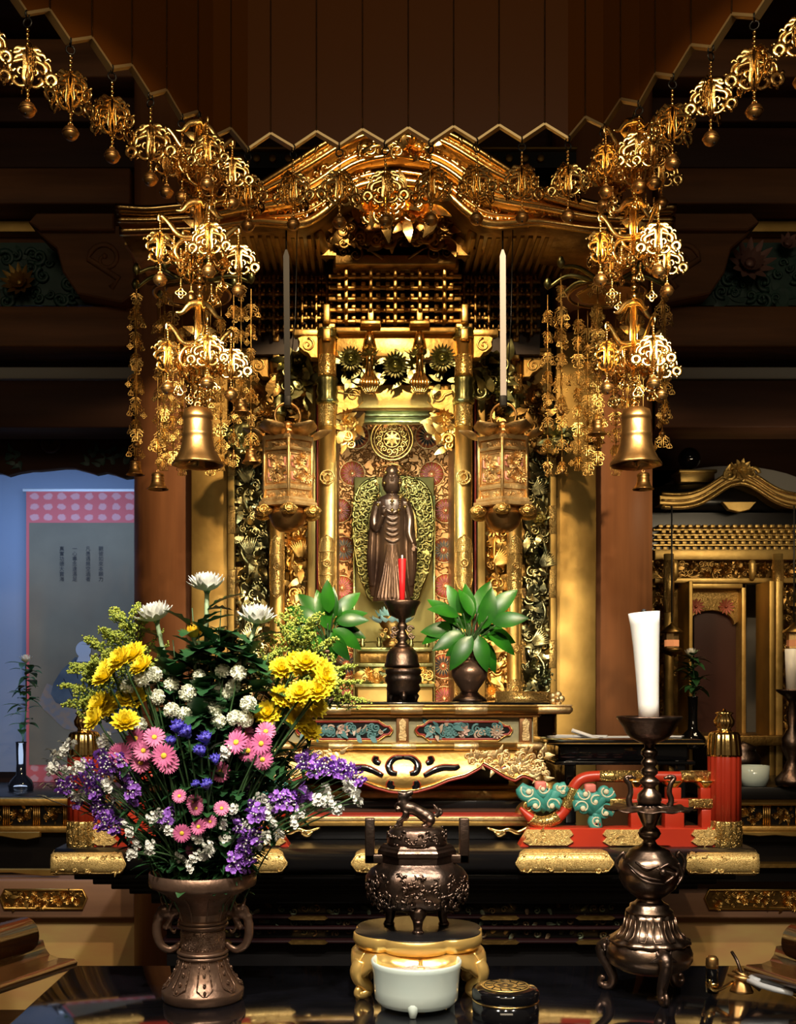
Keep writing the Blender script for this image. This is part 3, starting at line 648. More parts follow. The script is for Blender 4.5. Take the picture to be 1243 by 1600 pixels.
    # ---- bracket clusters (tiers of stacked blocks)
    def clus(pxs, y0, dy, rows, d0, dd, W, m, fine=False):
        for r in range(rows):
            d = d0-(rows-1-r)*dd; yy = y0+r*dy
            mb = MB(); mb.box(X(pxs[0]-W*.8, d), X(pxs[-1]+W*.8, d), d+.008, d+.018, Z(yy+dy*.45, d), Z(yy+dy*.12, d), .002)
            for px in pxs:
                xx = X(px, d); w2 = S(W*.42, d); h = S(dy, d)
                zt = Z(yy, d)
                mb.box(xx-w2, xx+w2, d-.012, d+.008, zt-h*.62, zt-h*.34, .003)
                for s in (-1, 1): mb.box(xx+s*w2*.78-w2*.24, xx+s*w2*.78+w2*.24, d-.016, d+.012, zt-h*.36, zt-h*.02, .003)
                if not fine: mb.box(xx-w2*.2, xx+w2*.2, d-.05, d+.01, zt-h*.75, zt-h*.10, .003)
                else: mb.box(xx-w2*.25, xx+w2*.25, d-.02, d+.01, zt-h*.95, zt-h*.1, .002)
            mb.build('bracket_tier', m, t)
    clus([541, 579, 617, 655, 693], 425, 17.5, 5, 3.80, .030, 35, 'gold')
    clus([406, 428, 450, 472, 494, 511], 432, 19, 5, 3.92, .032, 20, 'gold_dark', True)
    clus([724, 742, 763, 785, 807, 829], 432, 19, 5, 3.92, .032, 20, 'gold_dark', True)
    mb = MB(); mb.box(X(395, 4.), X(840, 4.), 3.95, 4.06, Z(560, 4.), Z(380, 4.)); mb.build('upper_body', mat('dark_brown_lacquer', (.03, .014, .006), .4), t)
    for px in (579, 655):
        mb = MB(); d = 3.76; mb.box(X(px-16, d), X(px+16, d), d-.02, d+.03, Z(510, d), Z(503, d), .004); mb.box(X(px-5, d), X(px+5, d), d-.02, d+.02, Z(504, d), Z(485, d), .003); mb.build('bearing_block', 'gold', t)
    MB().box(X(395, 3.8), X(840, 3.8), 3.83, 3.87, Z(428, 3.8), Z(398, 3.8), .003).build('frieze_board', 'gold_dark', t)
    lint(520, 716, 408, 424, 3.70, 'gold', nm='rainbow_beam')
    mb = MB(); d = 3.60; mb.box(X(522, d), X(714, d), d, d+.05, Z(413, d), Z(383, d), .006)
    for s in (-1, 1): scroll(mb, X(SC+s*62, d), Z(397, d), .026, d-.002, .005, s, pi/2, 1.2, .6, [(X(SC+s*20, d), Z(404, d)), (X(SC+s*45, d), Z(388, d))]); scroll(mb, X(SC+s*80, d), Z(394, d), .018, d-.002, .004, -s, 0)
    mb.build('rainbow_beam', 'gold_dark', t)
    for s in (-1, 1):
        mb = MB(); mb.tube([P(SC+s*121, 362, 3.5), P(SC+s*108, 402, 3.65)], .018, 4, 1); mb.build('eave_strut', 'gold_matte', t)
    # ---- eaves with two rows of rafters
    for s in (-1, 1):
        for row, (dd, yy) in enumerate(((3.50, 368), (3.60, 384))):
            mb = MB()
            for k in range(24):
                px = SC+s*(122+k*(12.8-row)); mb.box(X(px-3.2, dd), X(px+3.2, dd), dd, dd+.35, Z(yy+6-k*.2, dd), Z(yy-k*.2, dd), .0015)
            mb.box(min(X(SC+s*118, dd), X(SC+s*425, dd)), max(X(SC+s*118, dd), X(SC+s*425, dd)), dd+.02, dd+.38, Z(yy-1-4, dd), Z(yy-9, dd))
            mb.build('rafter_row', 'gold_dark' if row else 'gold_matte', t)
    # ---- the undulating gable
    def itp(tab, d):
        for i in range(len(tab)-1):
            if d <= tab[i+1][0]:
                a, b = tab[i], tab[i+1]; u = (d-a[0])/(b[0]-a[0]); return a[1]+(b[1]-a[1])*u
        return tab[-1][1]
    def sm(tab, d): return sum(itp(tab, abs(d+k)) for k in (-14, -7, 0, 7, 14))/5
    OUT = [(0, 203), (45, 213), (90, 232), (130, 256), (160, 276), (217, 312), (300, 336), (380, 344), (430, 340)]
    INN = [(0, 286), (50, 292), (78, 304), (100, 326), (125, 347), (150, 356), (217, 350), (300, 362), (430, 366)]
    def gc(t_, d, D_): py = sm(OUT, d)*(1-t_)+sm(INN, d)*t_; return P(SC+d, py, D_)
    ds = [-428+k*8 for k in range(108)]
    Dg = 3.42
    def band(t0, t1, D0, D1, m, nm, lim=428):
        dd = [q for q in ds if abs(q) <= lim]; a = [gc(t0, q, Dg) for q in dd]; b = [gc(t1, q, Dg) for q in dd]
        vs = [(p.x, D0, p.z) for p in a]+[(p.x, D0, p.z) for p in b]+[(p.x, D1, p.z) for p in a]+[(p.x, D1, p.z) for p in b]; n = len(dd); fs = []
        for i in range(n-1): fs += [(i, i+1, n+i+1, n+i), (i+1, i, 2*n+i, 2*n+i+1), (n+i, n+i+1, 3*n+i+1, 3*n+i)]
        mb = MB(); mb.add(vs, fs); return mb.build(nm, m, t)
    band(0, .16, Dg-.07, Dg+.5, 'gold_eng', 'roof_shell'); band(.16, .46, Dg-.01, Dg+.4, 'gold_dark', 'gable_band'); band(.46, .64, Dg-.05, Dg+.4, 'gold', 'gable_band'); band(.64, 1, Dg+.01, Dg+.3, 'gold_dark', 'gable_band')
    for t_, r, yo in ((0, .012, -.075), (.17, .010, -.065), (.30, .005, -.02), (.46, .010, -.045), (.64, .009, -.06), (.80, .007, -.01), (1.0, .015, -.02)):
        mb = MB(); mb.tube([gc(t_, q, Dg)+Vector((0, yo, 0)) for q in ds], r, 8); mb.build('gable_moulding', 'gold_pol', t)
    mb = MB(); R = random.Random(21)
    for q in ds:
        if abs(q) > 250: continue
        for _ in range(3):
            p = gc(R.uniform(.22, .42), q+R.uniform(-4, 4), Dg-.03); u = R.random()
            if u < .4: scroll(mb, p.x, p.z, .016, p.y-.006, .0055, R.choice((-1, 1)), R.uniform(0, 6), 1.1)
            else: mb.petal(p, (0, -1, 0), R.uniform(0, 6.3), .03, .015, .3, -.6, 0, 4, -.3)
        for _ in range(2):
            p = gc(R.uniform(.7, .95), q+R.uniform(-4, 4), Dg-.0)
            if abs(q) > 40: scroll(mb, p.x, p.z, .016, p.y-.01, .005, R.choice((-1, 1)), R.uniform(0, 6), 1.1)
    mb.build('gable_scrollwork', 'gold_pol', t)
    for s in (-1, 1):                     # slanting ribs on the gable's soffit
        mb = MB()
        for k in range(6):
            p = gc(.08, s*(30+k*22), Dg); mb.tube([p+Vector((0, -.09, .01)), p+Vector((s*.05, -.03, -.035))], [.007, .003], 6)
        mb.build('ridge_ribs', 'gold_pol', t)
    mb = MB(); d = Dg-.05; R = random.Random(5)      # clouds within the apex
    for s in (-1, 1):
        scroll(mb, X(SC+s*16, d), Z(232, d), .028, d-.03, .010, s, 0, 1.2, .8, [(X(SC+s*52, d), Z(246, d)), (X(SC+s*34, d), Z(236, d))])
        scroll(mb, X(SC+s*38, d), Z(240, d), .020, d-.03, .008, -s, pi, 1.2)
    foliage(mb, X(SC-50, d), X(SC+50, d), Z(250, d), Z(228, d), d-.02, 26, .04, R, .02, .1, .4); mb.build('apex_clouds', 'gold_pol', t)
    mb = MB(); d = 3.44; R = random.Random(9)         # peony pendant under the apex
    for px, py, r in ((617, 325, 26), (585, 330, 20), (652, 332, 20)): flower(mb, (X(px, d), d-.05, Z(py, d)), S(r, d), 11, (0, -1, -.4), .4, 3, S(10, d), .5)
    foliage(mb, X(562, d), X(680, d), Z(352, d), Z(305, d), d-.02, 60, .055, R, .04, .0, .2); mb.build('peony_pendant', 'gold_pol', t)
    mb = MB(); d = 3.58; foliage(mb, X(525, d), X(708, d), Z(384, d), Z(338, d), d, 150, .05, random.Random(31), .03, .05, .5)
    mb.box(X(500, d), X(735, d), d+.02, d+.05, Z(395, d), Z(300, d)); mb.build('cloud_carving', 'gold_dark', t)
    # ---- interior: patterned back wall with wheels
    D4 = 4.34
    MB().box(X(500, D4), X(735, D4), D4, D4+.03, Z(1120, D4), Z(600, D4)).build('interior_back_wall', mat('copper_gold_brocade', (.50, .24, .09), .42, .8, ('engrave', 28, .7, .004)), t)
    for s in (-1, 1):
        MB().box(min(X(SC+s*92, 4.), X(SC+s*96, 4.)), max(X(SC+s*92, 4.), X(SC+s*96, 4.)), 4.0, D4, Z(1120, 4.), Z(600, 4.)).build('interior_side_wall', 'gold_dark', t)
    wm = [mat('orange_lacquer', (.50, .11, .035), .4, .3), mat('dark_red_lacquer', (.30, .015, .02), .4), mat('pink_red_lacquer', (.50, .10, .10), .45)]
    mats_ = dict(r=[wm[0], wm[1], 'gold_pink'], b=[wm[0], 'lacq_soft', 'gold_pink'], p=[wm[0], wm[2], 'gold_pink'])
    for px, py, k_ in ((557, 682, 'b'), (550, 740, 'r'), (530, 798, 'r'), (537, 858, 'b'), (534, 919, 'p'), (538, 983, 'r'), (541, 1038, 'b'), (540, 1092, 'p'),
                       (668, 682, 'b'), (674, 741, 'r'), (696, 798, 'r'), (693, 860, 'b'), (696, 916, 'r'), (694, 983, 'r'), (692, 1041, 'b'), (694, 1092, 'p')):
        c = P(px, py, D4); r = S(20, D4); mb = MB()
        mb.lathe([(r, 0), (r, .004), (0, .004)], c, 32, axis=(0, -1, 0)); mb.i = 1
        for k in range(16): mb.petal(c+Vector((0, -.005, 0)), (0, -1, 0), 2*pi*k/16, r*.55, r*.20, 0, 0, r*.3, 4, 0, .5)
        mb.i = 2
        mb.ring(c+Vector((0, -.005, 0)), r*.97, .0022, seg=28); mb.sphere(c+Vector((0, -.006, 0)), r*.16, 10, 6, (1, .5, 1))
        for k in range(16): a = 2*pi*(k+.5)/16; mb.tube([c+Vector((cos(a)*r*.2, -.006, sin(a)*r*.2)), c+Vector((cos(a)*r*.95, -.006, sin(a)*r*.95))], .0014, 4)
        mb.build('wheel_roundel', mats_[k_], t)
    D5 = 4.30
    MB().box(X(553, D5), X(678, D5), D5, D5+.03, Z(1110, D5), Z(745, D5), .004).build('inner_panel', mat('olive_gold', (.26, .23, .08), .5, .75), t)
    for px in (553, 678): MB().box(X(px-1.5, D5), X(px+1.5, D5), D5-.012, D5, Z(1110, D5), Z(775, D5), .001).build('beaded_edge', 'gold_green', t)
    # stepped dais inside
    for k, (y0, y1, a, b, d, m) in enumerate(((1011, 1018, 557, 676, 4.16, 'gold_green'), (1018, 1036, 562, 671, 4.19, 'gold_dark'), (1036, 1042, 556, 677, 4.12, 'gold_green'), (1042, 1068, 560, 674, 4.15, 'gold_green'), (1068, 1074, 554, 679, 4.08, 'gold_green'), (1074, 1112, 558, 676, 4.11, 'gold_matte'))):
        MB().box(X(a, d), X(b, d), d, 4.29, Z(y1, d), Z(y0, d), .003).build('dais_tier', m, t)
    mb = MB()
    for px in (566, 592, 617, 642, 667):
        mb.lathe([(.008, 0), (.011, .01), (.006, .02), (.010, .035), (0, .04)], P(px, 1011, 4.17), 12)
    mb.tube([P(560, 1003, 4.17), P(673, 1003, 4.17)], .003); mb.build('dais_railing', 'gold_green', t)
    mb = MB(); foliage(mb, X(562, 4.14), X(672, 4.14), Z(1066, 4.14), Z(1044, 4.14), 4.14, 60, .03, random.Random(4), .005, .1, .5); mb.build('dais_carving', 'gold', t)
    mb = MB(); c = P(612, 686, 4.06)                 # round openwork canopy ornament
    for r_, q in ((.078, .004), (.066, .002), (.03, .003)): mb.ring(c, r_, q, seg=36)
    R = random.Random(2)
    for k in range(14): a = 2*pi*k/14; scroll(mb, c.x+.047*cos(a), c.z+.047*sin(a), .013, c.y, .003, R.choice((-1, 1)), a)
    for k in range(8): mb.petal(c, (0, -1, 0), 2*pi*k/8, .03, .014, .1, 0, .002, 4)
    mb.build('openwork_roundel', 'gold', t)
main_shrine()
# gilt boards flanking the shrine
for a, b, w_ in ((299, 356, 'left'), (868, 930, 'right')):
    o = MB().box(X(a, 4.06), X(b, 4.06), 4.05, 4.08, 0.0, Z(540 if a < 500 else 520, 4.06), .003).build('gilt_board', 'gold_matte')
    tag(o, 'plain tall gold-leafed board on the %s side of the main shrine' % w_, 'board')
# black stud beam above the roof
D = 3.95; t = thing('studded_beam', 'black beam with a row of round gold studs above the gilt roof', 'beam', P(640, 262, D))
MB().box(X(330, D), X(900, D), D, D+.1, Z(262, D), Z(236, D)).build('beam_body', 'lacq_soft', t)
MB().box(X(330, D), X(900, D), D-.02, D+.1, Z(237, D), Z(233, D), .002).build('gilt_cap', 'gold_matte', t)
for k in range(21):
    mb = MB(); mb.lathe([(.0135, 0), (.0135, .01), (.012, .012), (0, .012)], P(352+k*24.6, 249, D), 18, axis=(0, -1, 0)); mb.build('round_stud', 'gold_matte', t)
slab('wall_upper', 'beam_dark', X(330, 4.45), X(900, 4.45), 4.4, 4.45, 1.2, 3.9)
# ================================================================ the standing statue in the shrine
def statue():
    D = 4.08; c = 612; t = thing('standing_statue', 'dark brown wooden standing Buddha figure inside the lit shrine', 'statue', P(c, 940, D))
    u = S(1, D); cx = X(c, D); zz = lambda py: Z(py, D); mb = MB()
    def loft(rows, seg=28):
        vs = []; fs = []
        for py, hw, dp, dx, dy in rows:
            for k in range(seg):
                a = 2*pi*k/seg; vs.append((cx+dx*u+hw*u*cos(a), D+dy*u+dp*u*sin(a), zz(py)))
        n = len(rows)
        for i in range(n-1):
            for k in range(seg): fs.append((i*seg+k, i*seg+(k+1) % seg, (i+1)*seg+(k+1) % seg, (i+1)*seg+k))
        fs += [tuple(range(seg)), tuple((n-1)*seg+k for k in range(seg))[::-1]]
        mb.add(vs, fs)
    loft([(940, 30, 15, 0, 0), (925, 27, 14, 0, 0), (890, 22, 12, 0, 0), (850, 20, 12, 0, 0), (825, 21, 13, 0, 0), (805, 21, 12, 0, 0), (790, 24, 11, 0, 0), (782, 25, 10, 0, 0), (776, 17, 8, 0, 0), (772, 8, 6, 0, 0), (764, 7, 6, 0, 0)])
    loft([(932, 33, 9, 0, 7), (900, 37, 10, 0, 7), (860, 38, 11, 0, 6), (830, 36, 11, 0, 5), (805, 33, 11, 0, 4), (790, 28, 9, 0, 3), (780, 18, 7, 0, 2)])
    mb.sphere((cx, D, zz(755)), 17*u, 20, 16, (.9, .95, 1.12)); mb.sphere((cx, D, zz(737)), 10*u, 14, 10)           # head, topknot
    for s in (-1, 1):
        mb.tube(bez([(cx+s*21*u, D, zz(785)), (cx+s*28*u, D-2*u, zz(812)), (cx+s*(27 if s > 0 else 24)*u, D-9*u, zz(835 if s > 0 else 828)), (cx+s*(32 if s > 0 else 14)*u, D-18*u, zz(852 if s > 0 else 808))], 5), taper(16, 8*u, 7*u, 3.2*u), 10)
        mb.tube(bez([(cx+s*27*u, D, zz(800)), (cx+s*31*u, D-2*u, zz(850)), (cx+s*32*u, D, zz(890)), (cx+s*30*u, D+3*u, zz(915))], 5), taper(16, 6*u, 8*u, 4*u), 8, .8, (0, 1, 0))     # hanging sleeves
        mb.tube([(cx+s*13*u, D, zz(748)), (cx+s*13.6*u, D, zz(760))], 2.4*u, 6)                # ears
    # hands
    for hx, hy, hd, sg in ((c+33, 856, D-18*u, -1), (c-13, 802, D-20*u, 1)):
        p = Vector((X(hx, D), hd, zz(hy))); mb.sphere(p, 4.2*u, 10, 8, (.8, .5, 1.1))
        for f in range(4): mb.tube([p+Vector(((f-1.5)*1.6*u, -1*u, sg*3*u)), p+Vector(((f-1.5)*1.9*u, -1.8*u, sg*(9-abs(f-1.5))*u))], .9*u, 5)
        mb.tube([p+Vector((3*u, -1*u, 0)), p+Vector((5.5*u, -2.5*u, sg*4*u))], 1.0*u, 5)
    # face
    f = lambda px, py, d: Vector((cx+px*u, D-d*u, zz(py)))
    mb.tube([f(0, 747, 14.2), f(0, 754, 16.4)], [.9*u, 1.7*u], 6); mb.sphere(f(0, 760.5, 13.3), 2.6*u, 8, 6, (1.3, .6, .5))
    for s in (-1, 1): mb.tube([f(s*2, 745.5, 14.4), f(s*6, 744, 13.6), f(s*10, 746, 11)], .9*u, 5); mb.tube([f(s*2.5, 749.5, 14), f(s*6, 750.5, 13.8), f(s*9.5, 749, 11.6)], 1.1*u, 5)
    for k in range(6):         # U folds over chest and belly
        y = 802+k*8.5+(k%2); w_ = 12+k*.6
        mb.tube(bez([f(-w_, y-8, 7), f(-w_*.4, y+1, 13), f(w_*.3, y+3, 13.6), f(w_, y-6, 8)], 5), taper(16, .5*u, 1.2*u, .5*u), 5)
    for k in range(-4, 5):     # fanning vertical folds
        mb.tube(bez([f(k*1.6, 852, 12.6-abs(k)*.4), f(k*3.2, 890, 12.8-abs(k)*.7), f(k*5.6, 936, 15-abs(k)*1.3)], 5), taper(11, 1.0*u, 1.9*u), 6)
    body = mb.build('body', 'statue', t, rm=.0021)
    mb = MB(); R = random.Random(1)
    for k in range(110):
        ph = R.uniform(.1, 1.35); a = R.uniform(0, 2*pi)
        if sin(a) < .1 and ph < .85: continue
        rr = 15.2*u; mb.sphere((cx+rr*.9*cos(ph)*cos(a), D+rr*.95*cos(ph)*abs(sin(a)) if sin(a) > -.2 else D-rr*.9*cos(ph)*-sin(a), zz(752)+rr*1.1*sin(ph)), 1.7*u, 6, 4)
    mb.build('curled_hair', 'lacq_soft', t)
    mb = MB()                  # hanging crown ornaments and necklace
    for px, py in ((-24, 760), (-21, 778), (-22, 792), (0, 786), (0, 800), (10, 800), (13, 780), (22, 764), (24, 785), (20, 795), (-10, 742), (10, 742), (-12, 758), (12, 758)):
        p = f(px, py, 17); mb.lathe([(3.2*u, 0), (3.4*u, .5*u), (0, .9*u)], p, 8, 4, .3, axis=(0, -1, 0))
    for px, ya, yb in ((-24, 735, 760), (-21, 760, 795), (0, 772, 800), (12, 745, 800), (23, 735, 795)):
        for k in range(int((yb-ya)/3)): mb.sphere(f(px, ya+k*3, 17), .9*u, 6, 4)
    mb.tube([f(-22, 737, 12), f(-10, 730, 16), f(0, 728, 17), f(10, 730, 16), f(22, 737, 12)], 1.2*u, 6); mb.build('hanging_crown_ornament', 'gold_dark', t)
    # mandorla
    Dm = 4.2; q = lambda px, py, d=Dm: Vector((X(px, d), d, Z(py, d)))
    OUTL = [(614, 745), (640, 746), (660, 755), (672, 775), (676, 810), (675, 850), (668, 890), (656, 922), (645, 938)]
    o2 = OUTL+[(2*614-a, b) for a, b in OUTL[::-1][:-1]]
    loop = bez([q(*p) for p in o2], 5); n = len(loop); cc = q(614, 845)
    inn = [cc+(p-cc)*.62 for p in loop]
    mb = MB(); fs = []; vs = [p+Vector((0, 0, 0)) for p in loop]+[p+Vector((0, .006, 0)) for p in inn]
    for i in range(n-1): fs.append((i, i+1, n+i+1, n+i))
    mb.add(vs, fs); mb.tube(loop, .006, 8); mb.tube(inn, .004, 8)
    R = random.Random(12)
    for i in range(0, n-1, 2):
        for t_ in (.18, .5, .8):
            p = loop[i]*(1-t_)+inn[i]*t_; scroll(mb, p.x, p.z, .016, p.y-.008, .005, R.choice((-1, 1)), R.uniform(0, 6), 1.1)
            if R.random() < .5: mb.petal(p+Vector((0, -.006, 0)), (0, -1, 0), R.uniform(0, 6), .03, .014, .2, -.5, 0, 4, -.3)
    mb.build('mandorla', 'gold_olive', t)
    mb = MB(); mb.add([p+Vector((0, .01, 0)) for p in inn], [tuple(range(len(inn)))], False); mb.build('mandorla_centre', 'gold_dark', t)
    return t
statue()
def lotus():
    D = 4.04; c = P(612, 975, D); t = thing('lotus_pedestal', 'pale blue lotus flower pedestal under the statue', 'pedestal', (c.x, c.y, Z(1008, D)))
    mb = MB()
    for l, (n, r, e, L) in enumerate(((12, .045, .1, .062), (12, .036, .45, .06), (10, .03, .85, .052))):
        for k in range(n): mb.petal(c+Vector((0, 0, .008*l)), (0, 0, 1), 2*pi*(k+.5*(l % 2))/n, L, .04, e, .9, r*.7, 6, .5, .6)
    mb.build('lotus_petals', 'lotus', t)
    mb = MB(); mb.lathe([(.03, -.085), (.036, -.07), (.018, -.055), (.022, -.03), (.04, -.01), (.052, .01), (.05, .028), (0, .03)], c, 24)
    foliage(mb, c.x-.04, c.x+.04, c.z-.07, c.z-.02, c.y-.03, 16, .022, random.Random(1)); mb.build('lotus_stand', 'gold_dark', t)
lotus()
# ================================================================ hanging lanterns
def lantern(px, D, rib, label, ang, mr):
    c = P(px, 650, D); t = thing('hanging_lantern', label, 'lantern', c)
    t.rotation_euler = (0, 0, ang); u = S(1, D); del t['_w']
    zz = lambda py: (650-py)*u
    mb = MB(); mb.ring((0, 0, 0), 20*u, 2.1*u, (sin(-ang)*1, cos(-ang), 0), 32, 8); mb.build('top_ring', 'brass_bell', t)
    mb = MB(); mb.lathe([(0, zz(657)), (7*u, zz(660)), (11*u, zz(664)), (11*u, zz(668)), (8*u, zz(671)), (20*u, zz(680)), (43*u, zz(691)), (44*u, zz(694)), (40*u, zz(695)), (0, zz(690))], (0, 0, 0), 6, rot=-pi/2); rf = mb.build('roof', 'brass_bell', t)
    for k in range(6):
        mb = MB(); mb.petal((0, 0, zz(690)), (0, 0, 1), -pi/2+2*pi*(k+.5)/6, 48*u, 44*u, .22, .42, 26*u, 8, .25, 1.2, .1)
        mb.build('lotus_petal', 'gold_pink', rf, solid=.0012)
    W = 42*u; r0 = W
    for a, b, rr in ((694, 687, 1.06), (710, 705, 1.05), (770, 764, 1.05), (789, 783, 1.12), (795, 789, 1.22)):
        mb = MB(); mb.poly_lathe([(r0*rr, zz(a)), (r0*rr*1.01, zz((a+b)/2)), (r0*rr, zz(b))], (0, 0, 0), 6, -pi/2); mb.build('hexagonal_rail', 'gold_pink', t)
    mb = MB(); mb.poly_lathe([(r0*.93, zz(790)), (r0*.93, zz(688))], (0, 0, 0), 6, -pi/2); mb.build('hexagonal_body', 'gold_pink', t)
    for k in range(6):
        a = -pi/2+2*pi*k/6; mb = MB(); mb.tube([(r0*cos(a), r0*sin(a), zz(790)), (r0*cos(a), r0*sin(a), zz(688))], 2.6*u, 8); mb.build('corner_post', 'gold_pink', t)
        am = a+pi/6; ap = r0*cos(pi/6)
        Mx = Matrix.Rotation(am+pi/2, 4, 'Z') @ Matrix.Translation((0, -ap*.93, 0))
        mb = MB(); mb.T = Mx; h = r0*.40
        mb.tube([(-h, -.001, zz(715)), (h, -.001, zz(715)), (h, -.001, zz(760)), (-h, -.001, zz(760))], 1.2*u, 4, 1, None, True)
        R = random.Random(k); mb.i = 1
        mb.tube([(-h*.8, -.001, zz(720)), (-h*.3, -.001, zz(720))], 1.6*u, 6); mb.i = 0
        foliage(mb, -h*.8, h*.8, zz(757), zz(718), -.003, 26, 9*u, R, 2*u, .1, .5)
        foliage(mb, -h, h, zz(703), zz(698), -.002, 10, 5*u, R, .001, 0, .8); foliage(mb, -h, h, zz(781), zz(773), -.002, 10, 6*u, R, .001, .1, .7)
        mb.i = 1
        for s in (-1, 1):
            for q_ in (0, 1): mb.tube([(s*h*.82, -.002, zz(722+q_*22)), (s*h*.82, -.002, zz(734+q_*20)), (s*h*.5, -.002, zz(736+q_*20))], 1.7*u, 6)
        mb.build('pierced_panel', ['gold_pink', mr], t)
    mb = MB(); mb.lathe([(0, zz(832)), (14*u, zz(830)), (24*u, zz(822)), (30*u, zz(806)), (32*u, zz(794)), (0, zz(794))], (0, 0, 0), 28); mb.build('drip_bowl', 'brass_bell', t)
    for k in range(6):
        a = -pi/2+2*pi*k/6; mb = MB(); mb.sphere((cos(a)*44*u, sin(a)*44*u, zz(802)), 14*u, 16, 10, (1, 1, .62)); scroll(mb, cos(a)*44*u, zz(802), 8*u, sin(a)*44*u-13*u, 1.2*u); mb.build('cloud_foot', 'gold_eng', t)
    # ribbon above
    rb = thing('lantern_ribbon', rib[0], 'ribbon', P(px, 345, D)); top = P(px-(2 if px < 600 else 1), 352, D)
    mb = MB(); p0 = Vector((top.x, D, Z(400, D))); p1 = Vector((c.x, D, c.z+20*u+.004)); w_ = 4.6*u
    mb.prism([(p0.x-w_*.3, p0.z+.02), (p0.x+w_*.3, p0.z+.02), (p0.x+w_, p0.z), (p1.x+w_, p1.z+.02), (p1.x-w_, p1.z+.02), (p0.x-w_, p0.z)], D-.002, D+.002); mb.build('ribbon_strip', rib[1], rb)
    mb = MB(); mb.box(c.x-6*u, c.x+6*u, D-5*u, D+5*u, c.z+14*u, c.z+32*u, .006); mb.build('knot', 'ribbon_b', rb)
    mb = MB(); mb.tube([top, p0+Vector((0, 0, .02))], .0028); mb.ring(top, .012, .0025); mb.tube([P(px+15, 352, D), P(px+12, 500, D), P(px-2 if px < 600 else px+4, 635, D)], .0015); mb.build('hook_cord', 'fringe', rb)
pinkm = mat('red_paper_lining', (.62, .26, .20), .6); pinkm2 = mat('pink_paper_lining', (.80, .36, .30), .6)
lantern(449, 3.45, ('black ribbon holding the left hexagonal lantern', 'ribbon_b'), 'gilt hexagonal lantern hanging on the black ribbon, left of the statue', .12, pinkm)
lantern(786, 3.45, ('pale silvery ribbon holding the right hexagonal lantern', 'ribbon_w'), 'gilt hexagonal lantern hanging on the pale silvery ribbon, right of the statue', -.16, pinkm2)
# ================================================================ hanging canopy with picket fringe
def canopy():
    ZT = 2.500; H = 1.15
    t = thing('hanging_canopy', 'large brown lacquered hanging canopy with zigzag picket edge above the altar', 'canopy', (.06, 1.6, ZT))
    tips = {}
    far = [(387, 232), (458, 229), (530, 226), (602, 223), (673, 221), (744, 219), (815, 217), (887, 215)]
    lf = [(387, 232), (333, 213), (284, 181), (235, 147), (175, 105), (110, 63), (43, 20)]
    rt = [(887, 215), (942, 196), (998, 160), (1050, 118), (1110, 73), (1178, 24)]
    def w2(px, py): D = (ZT-CAMZ)*F/(CY-py); return Vector((X(px, D), D, ZT))
    far = [w2(*p) for p in far]; lf = [w2(*p) for p in lf]; rt = [w2(*p) for p in rt]
    for _ in range(3): lf.append(lf[-1]*2-lf[-2]); rt.append(rt[-1]*2-rt[-2])
    cen = Vector((.06, 1.5, ZT)); TH = .012
    def wall(P_, nm):
        # pickets: V tips at the hook points, apexes half way between
        out = MB(); ed = MB(); jt = MB(); n = len(P_)
        for i in range(n-1):
            a, b = P_[i], P_[i+1]; m = (a+b)/2; h = .032
            nrm = (cen-m); nrm.z = 0; nrm.normalize(); up = Vector((0, 0, 1)); o = -nrm*TH
            ma = m+up*h
            for p, q in ((a, ma), (ma, b)):
                vs = [p, q, q+up*(H-(q.z-ZT)), p+up*(H-(p.z-ZT))]; vs += [v+o for v in vs]
                out.add(vs, [(0, 1, 2, 3), (7, 6, 5, 4)], False)
                d_ = .0035*up; oo = o*1.35-o*.15
                ed.add([p-d_-o*.15, q-d_-o*.15, q-d_-o*.15+up*.006, p-d_-o*.15+up*.006, p-d_+oo, q-d_+oo, q+oo+up*.006, p+oo+up*.006], [(0, 1, 2, 3), (0, 4, 5, 1), (4, 7, 6, 5)], False)
            g = (b-a).normalized()*.0016; f_ = nrm*.0022
            jt.add([ma-g+f_, ma+g+f_, ma+g+f_+up*(H-h), ma-g+f_+up*(H-h), ma-g, ma+g, ma+g+up*(H-h), ma-g+up*(H-h)], [(0, 1, 2, 3), (0, 3, 7, 4), (1, 5, 6, 2), (0, 4, 5, 1)], True)
        w_ = out.build('picket_wall', 'slat', t); ed.build('gilt_edge', 'slat_edge', w_); jt.build('joint_strip', mat('joint_'+nm, (.16, .08, .03), .22, .8), w_)
    wall(far, 'far'); wall(lf[::1], 'left'); wall(rt, 'right')
    ring_ = [p+Vector((0, 0, H)) for p in lf[::-1]+far[1:-1]+rt]
    MB().add(ring_, [tuple(range(len(ring_)))], False).build('canopy_top', 'slat', t)
    d = far[0].y-.006; q = lambda px, py: (X(px, d), Z(py, d))
    mb = MB(); mb.prism([q(595, 190), q(678, 188), q(678, 143), q(595, 145)], d-.008, d-.002, .001); mb.build('wooden_plaque', mat('plaque_wood', (.10, .040, .014), .4), t)
    return far, lf, rt
FAR, LF, RT = canopy()
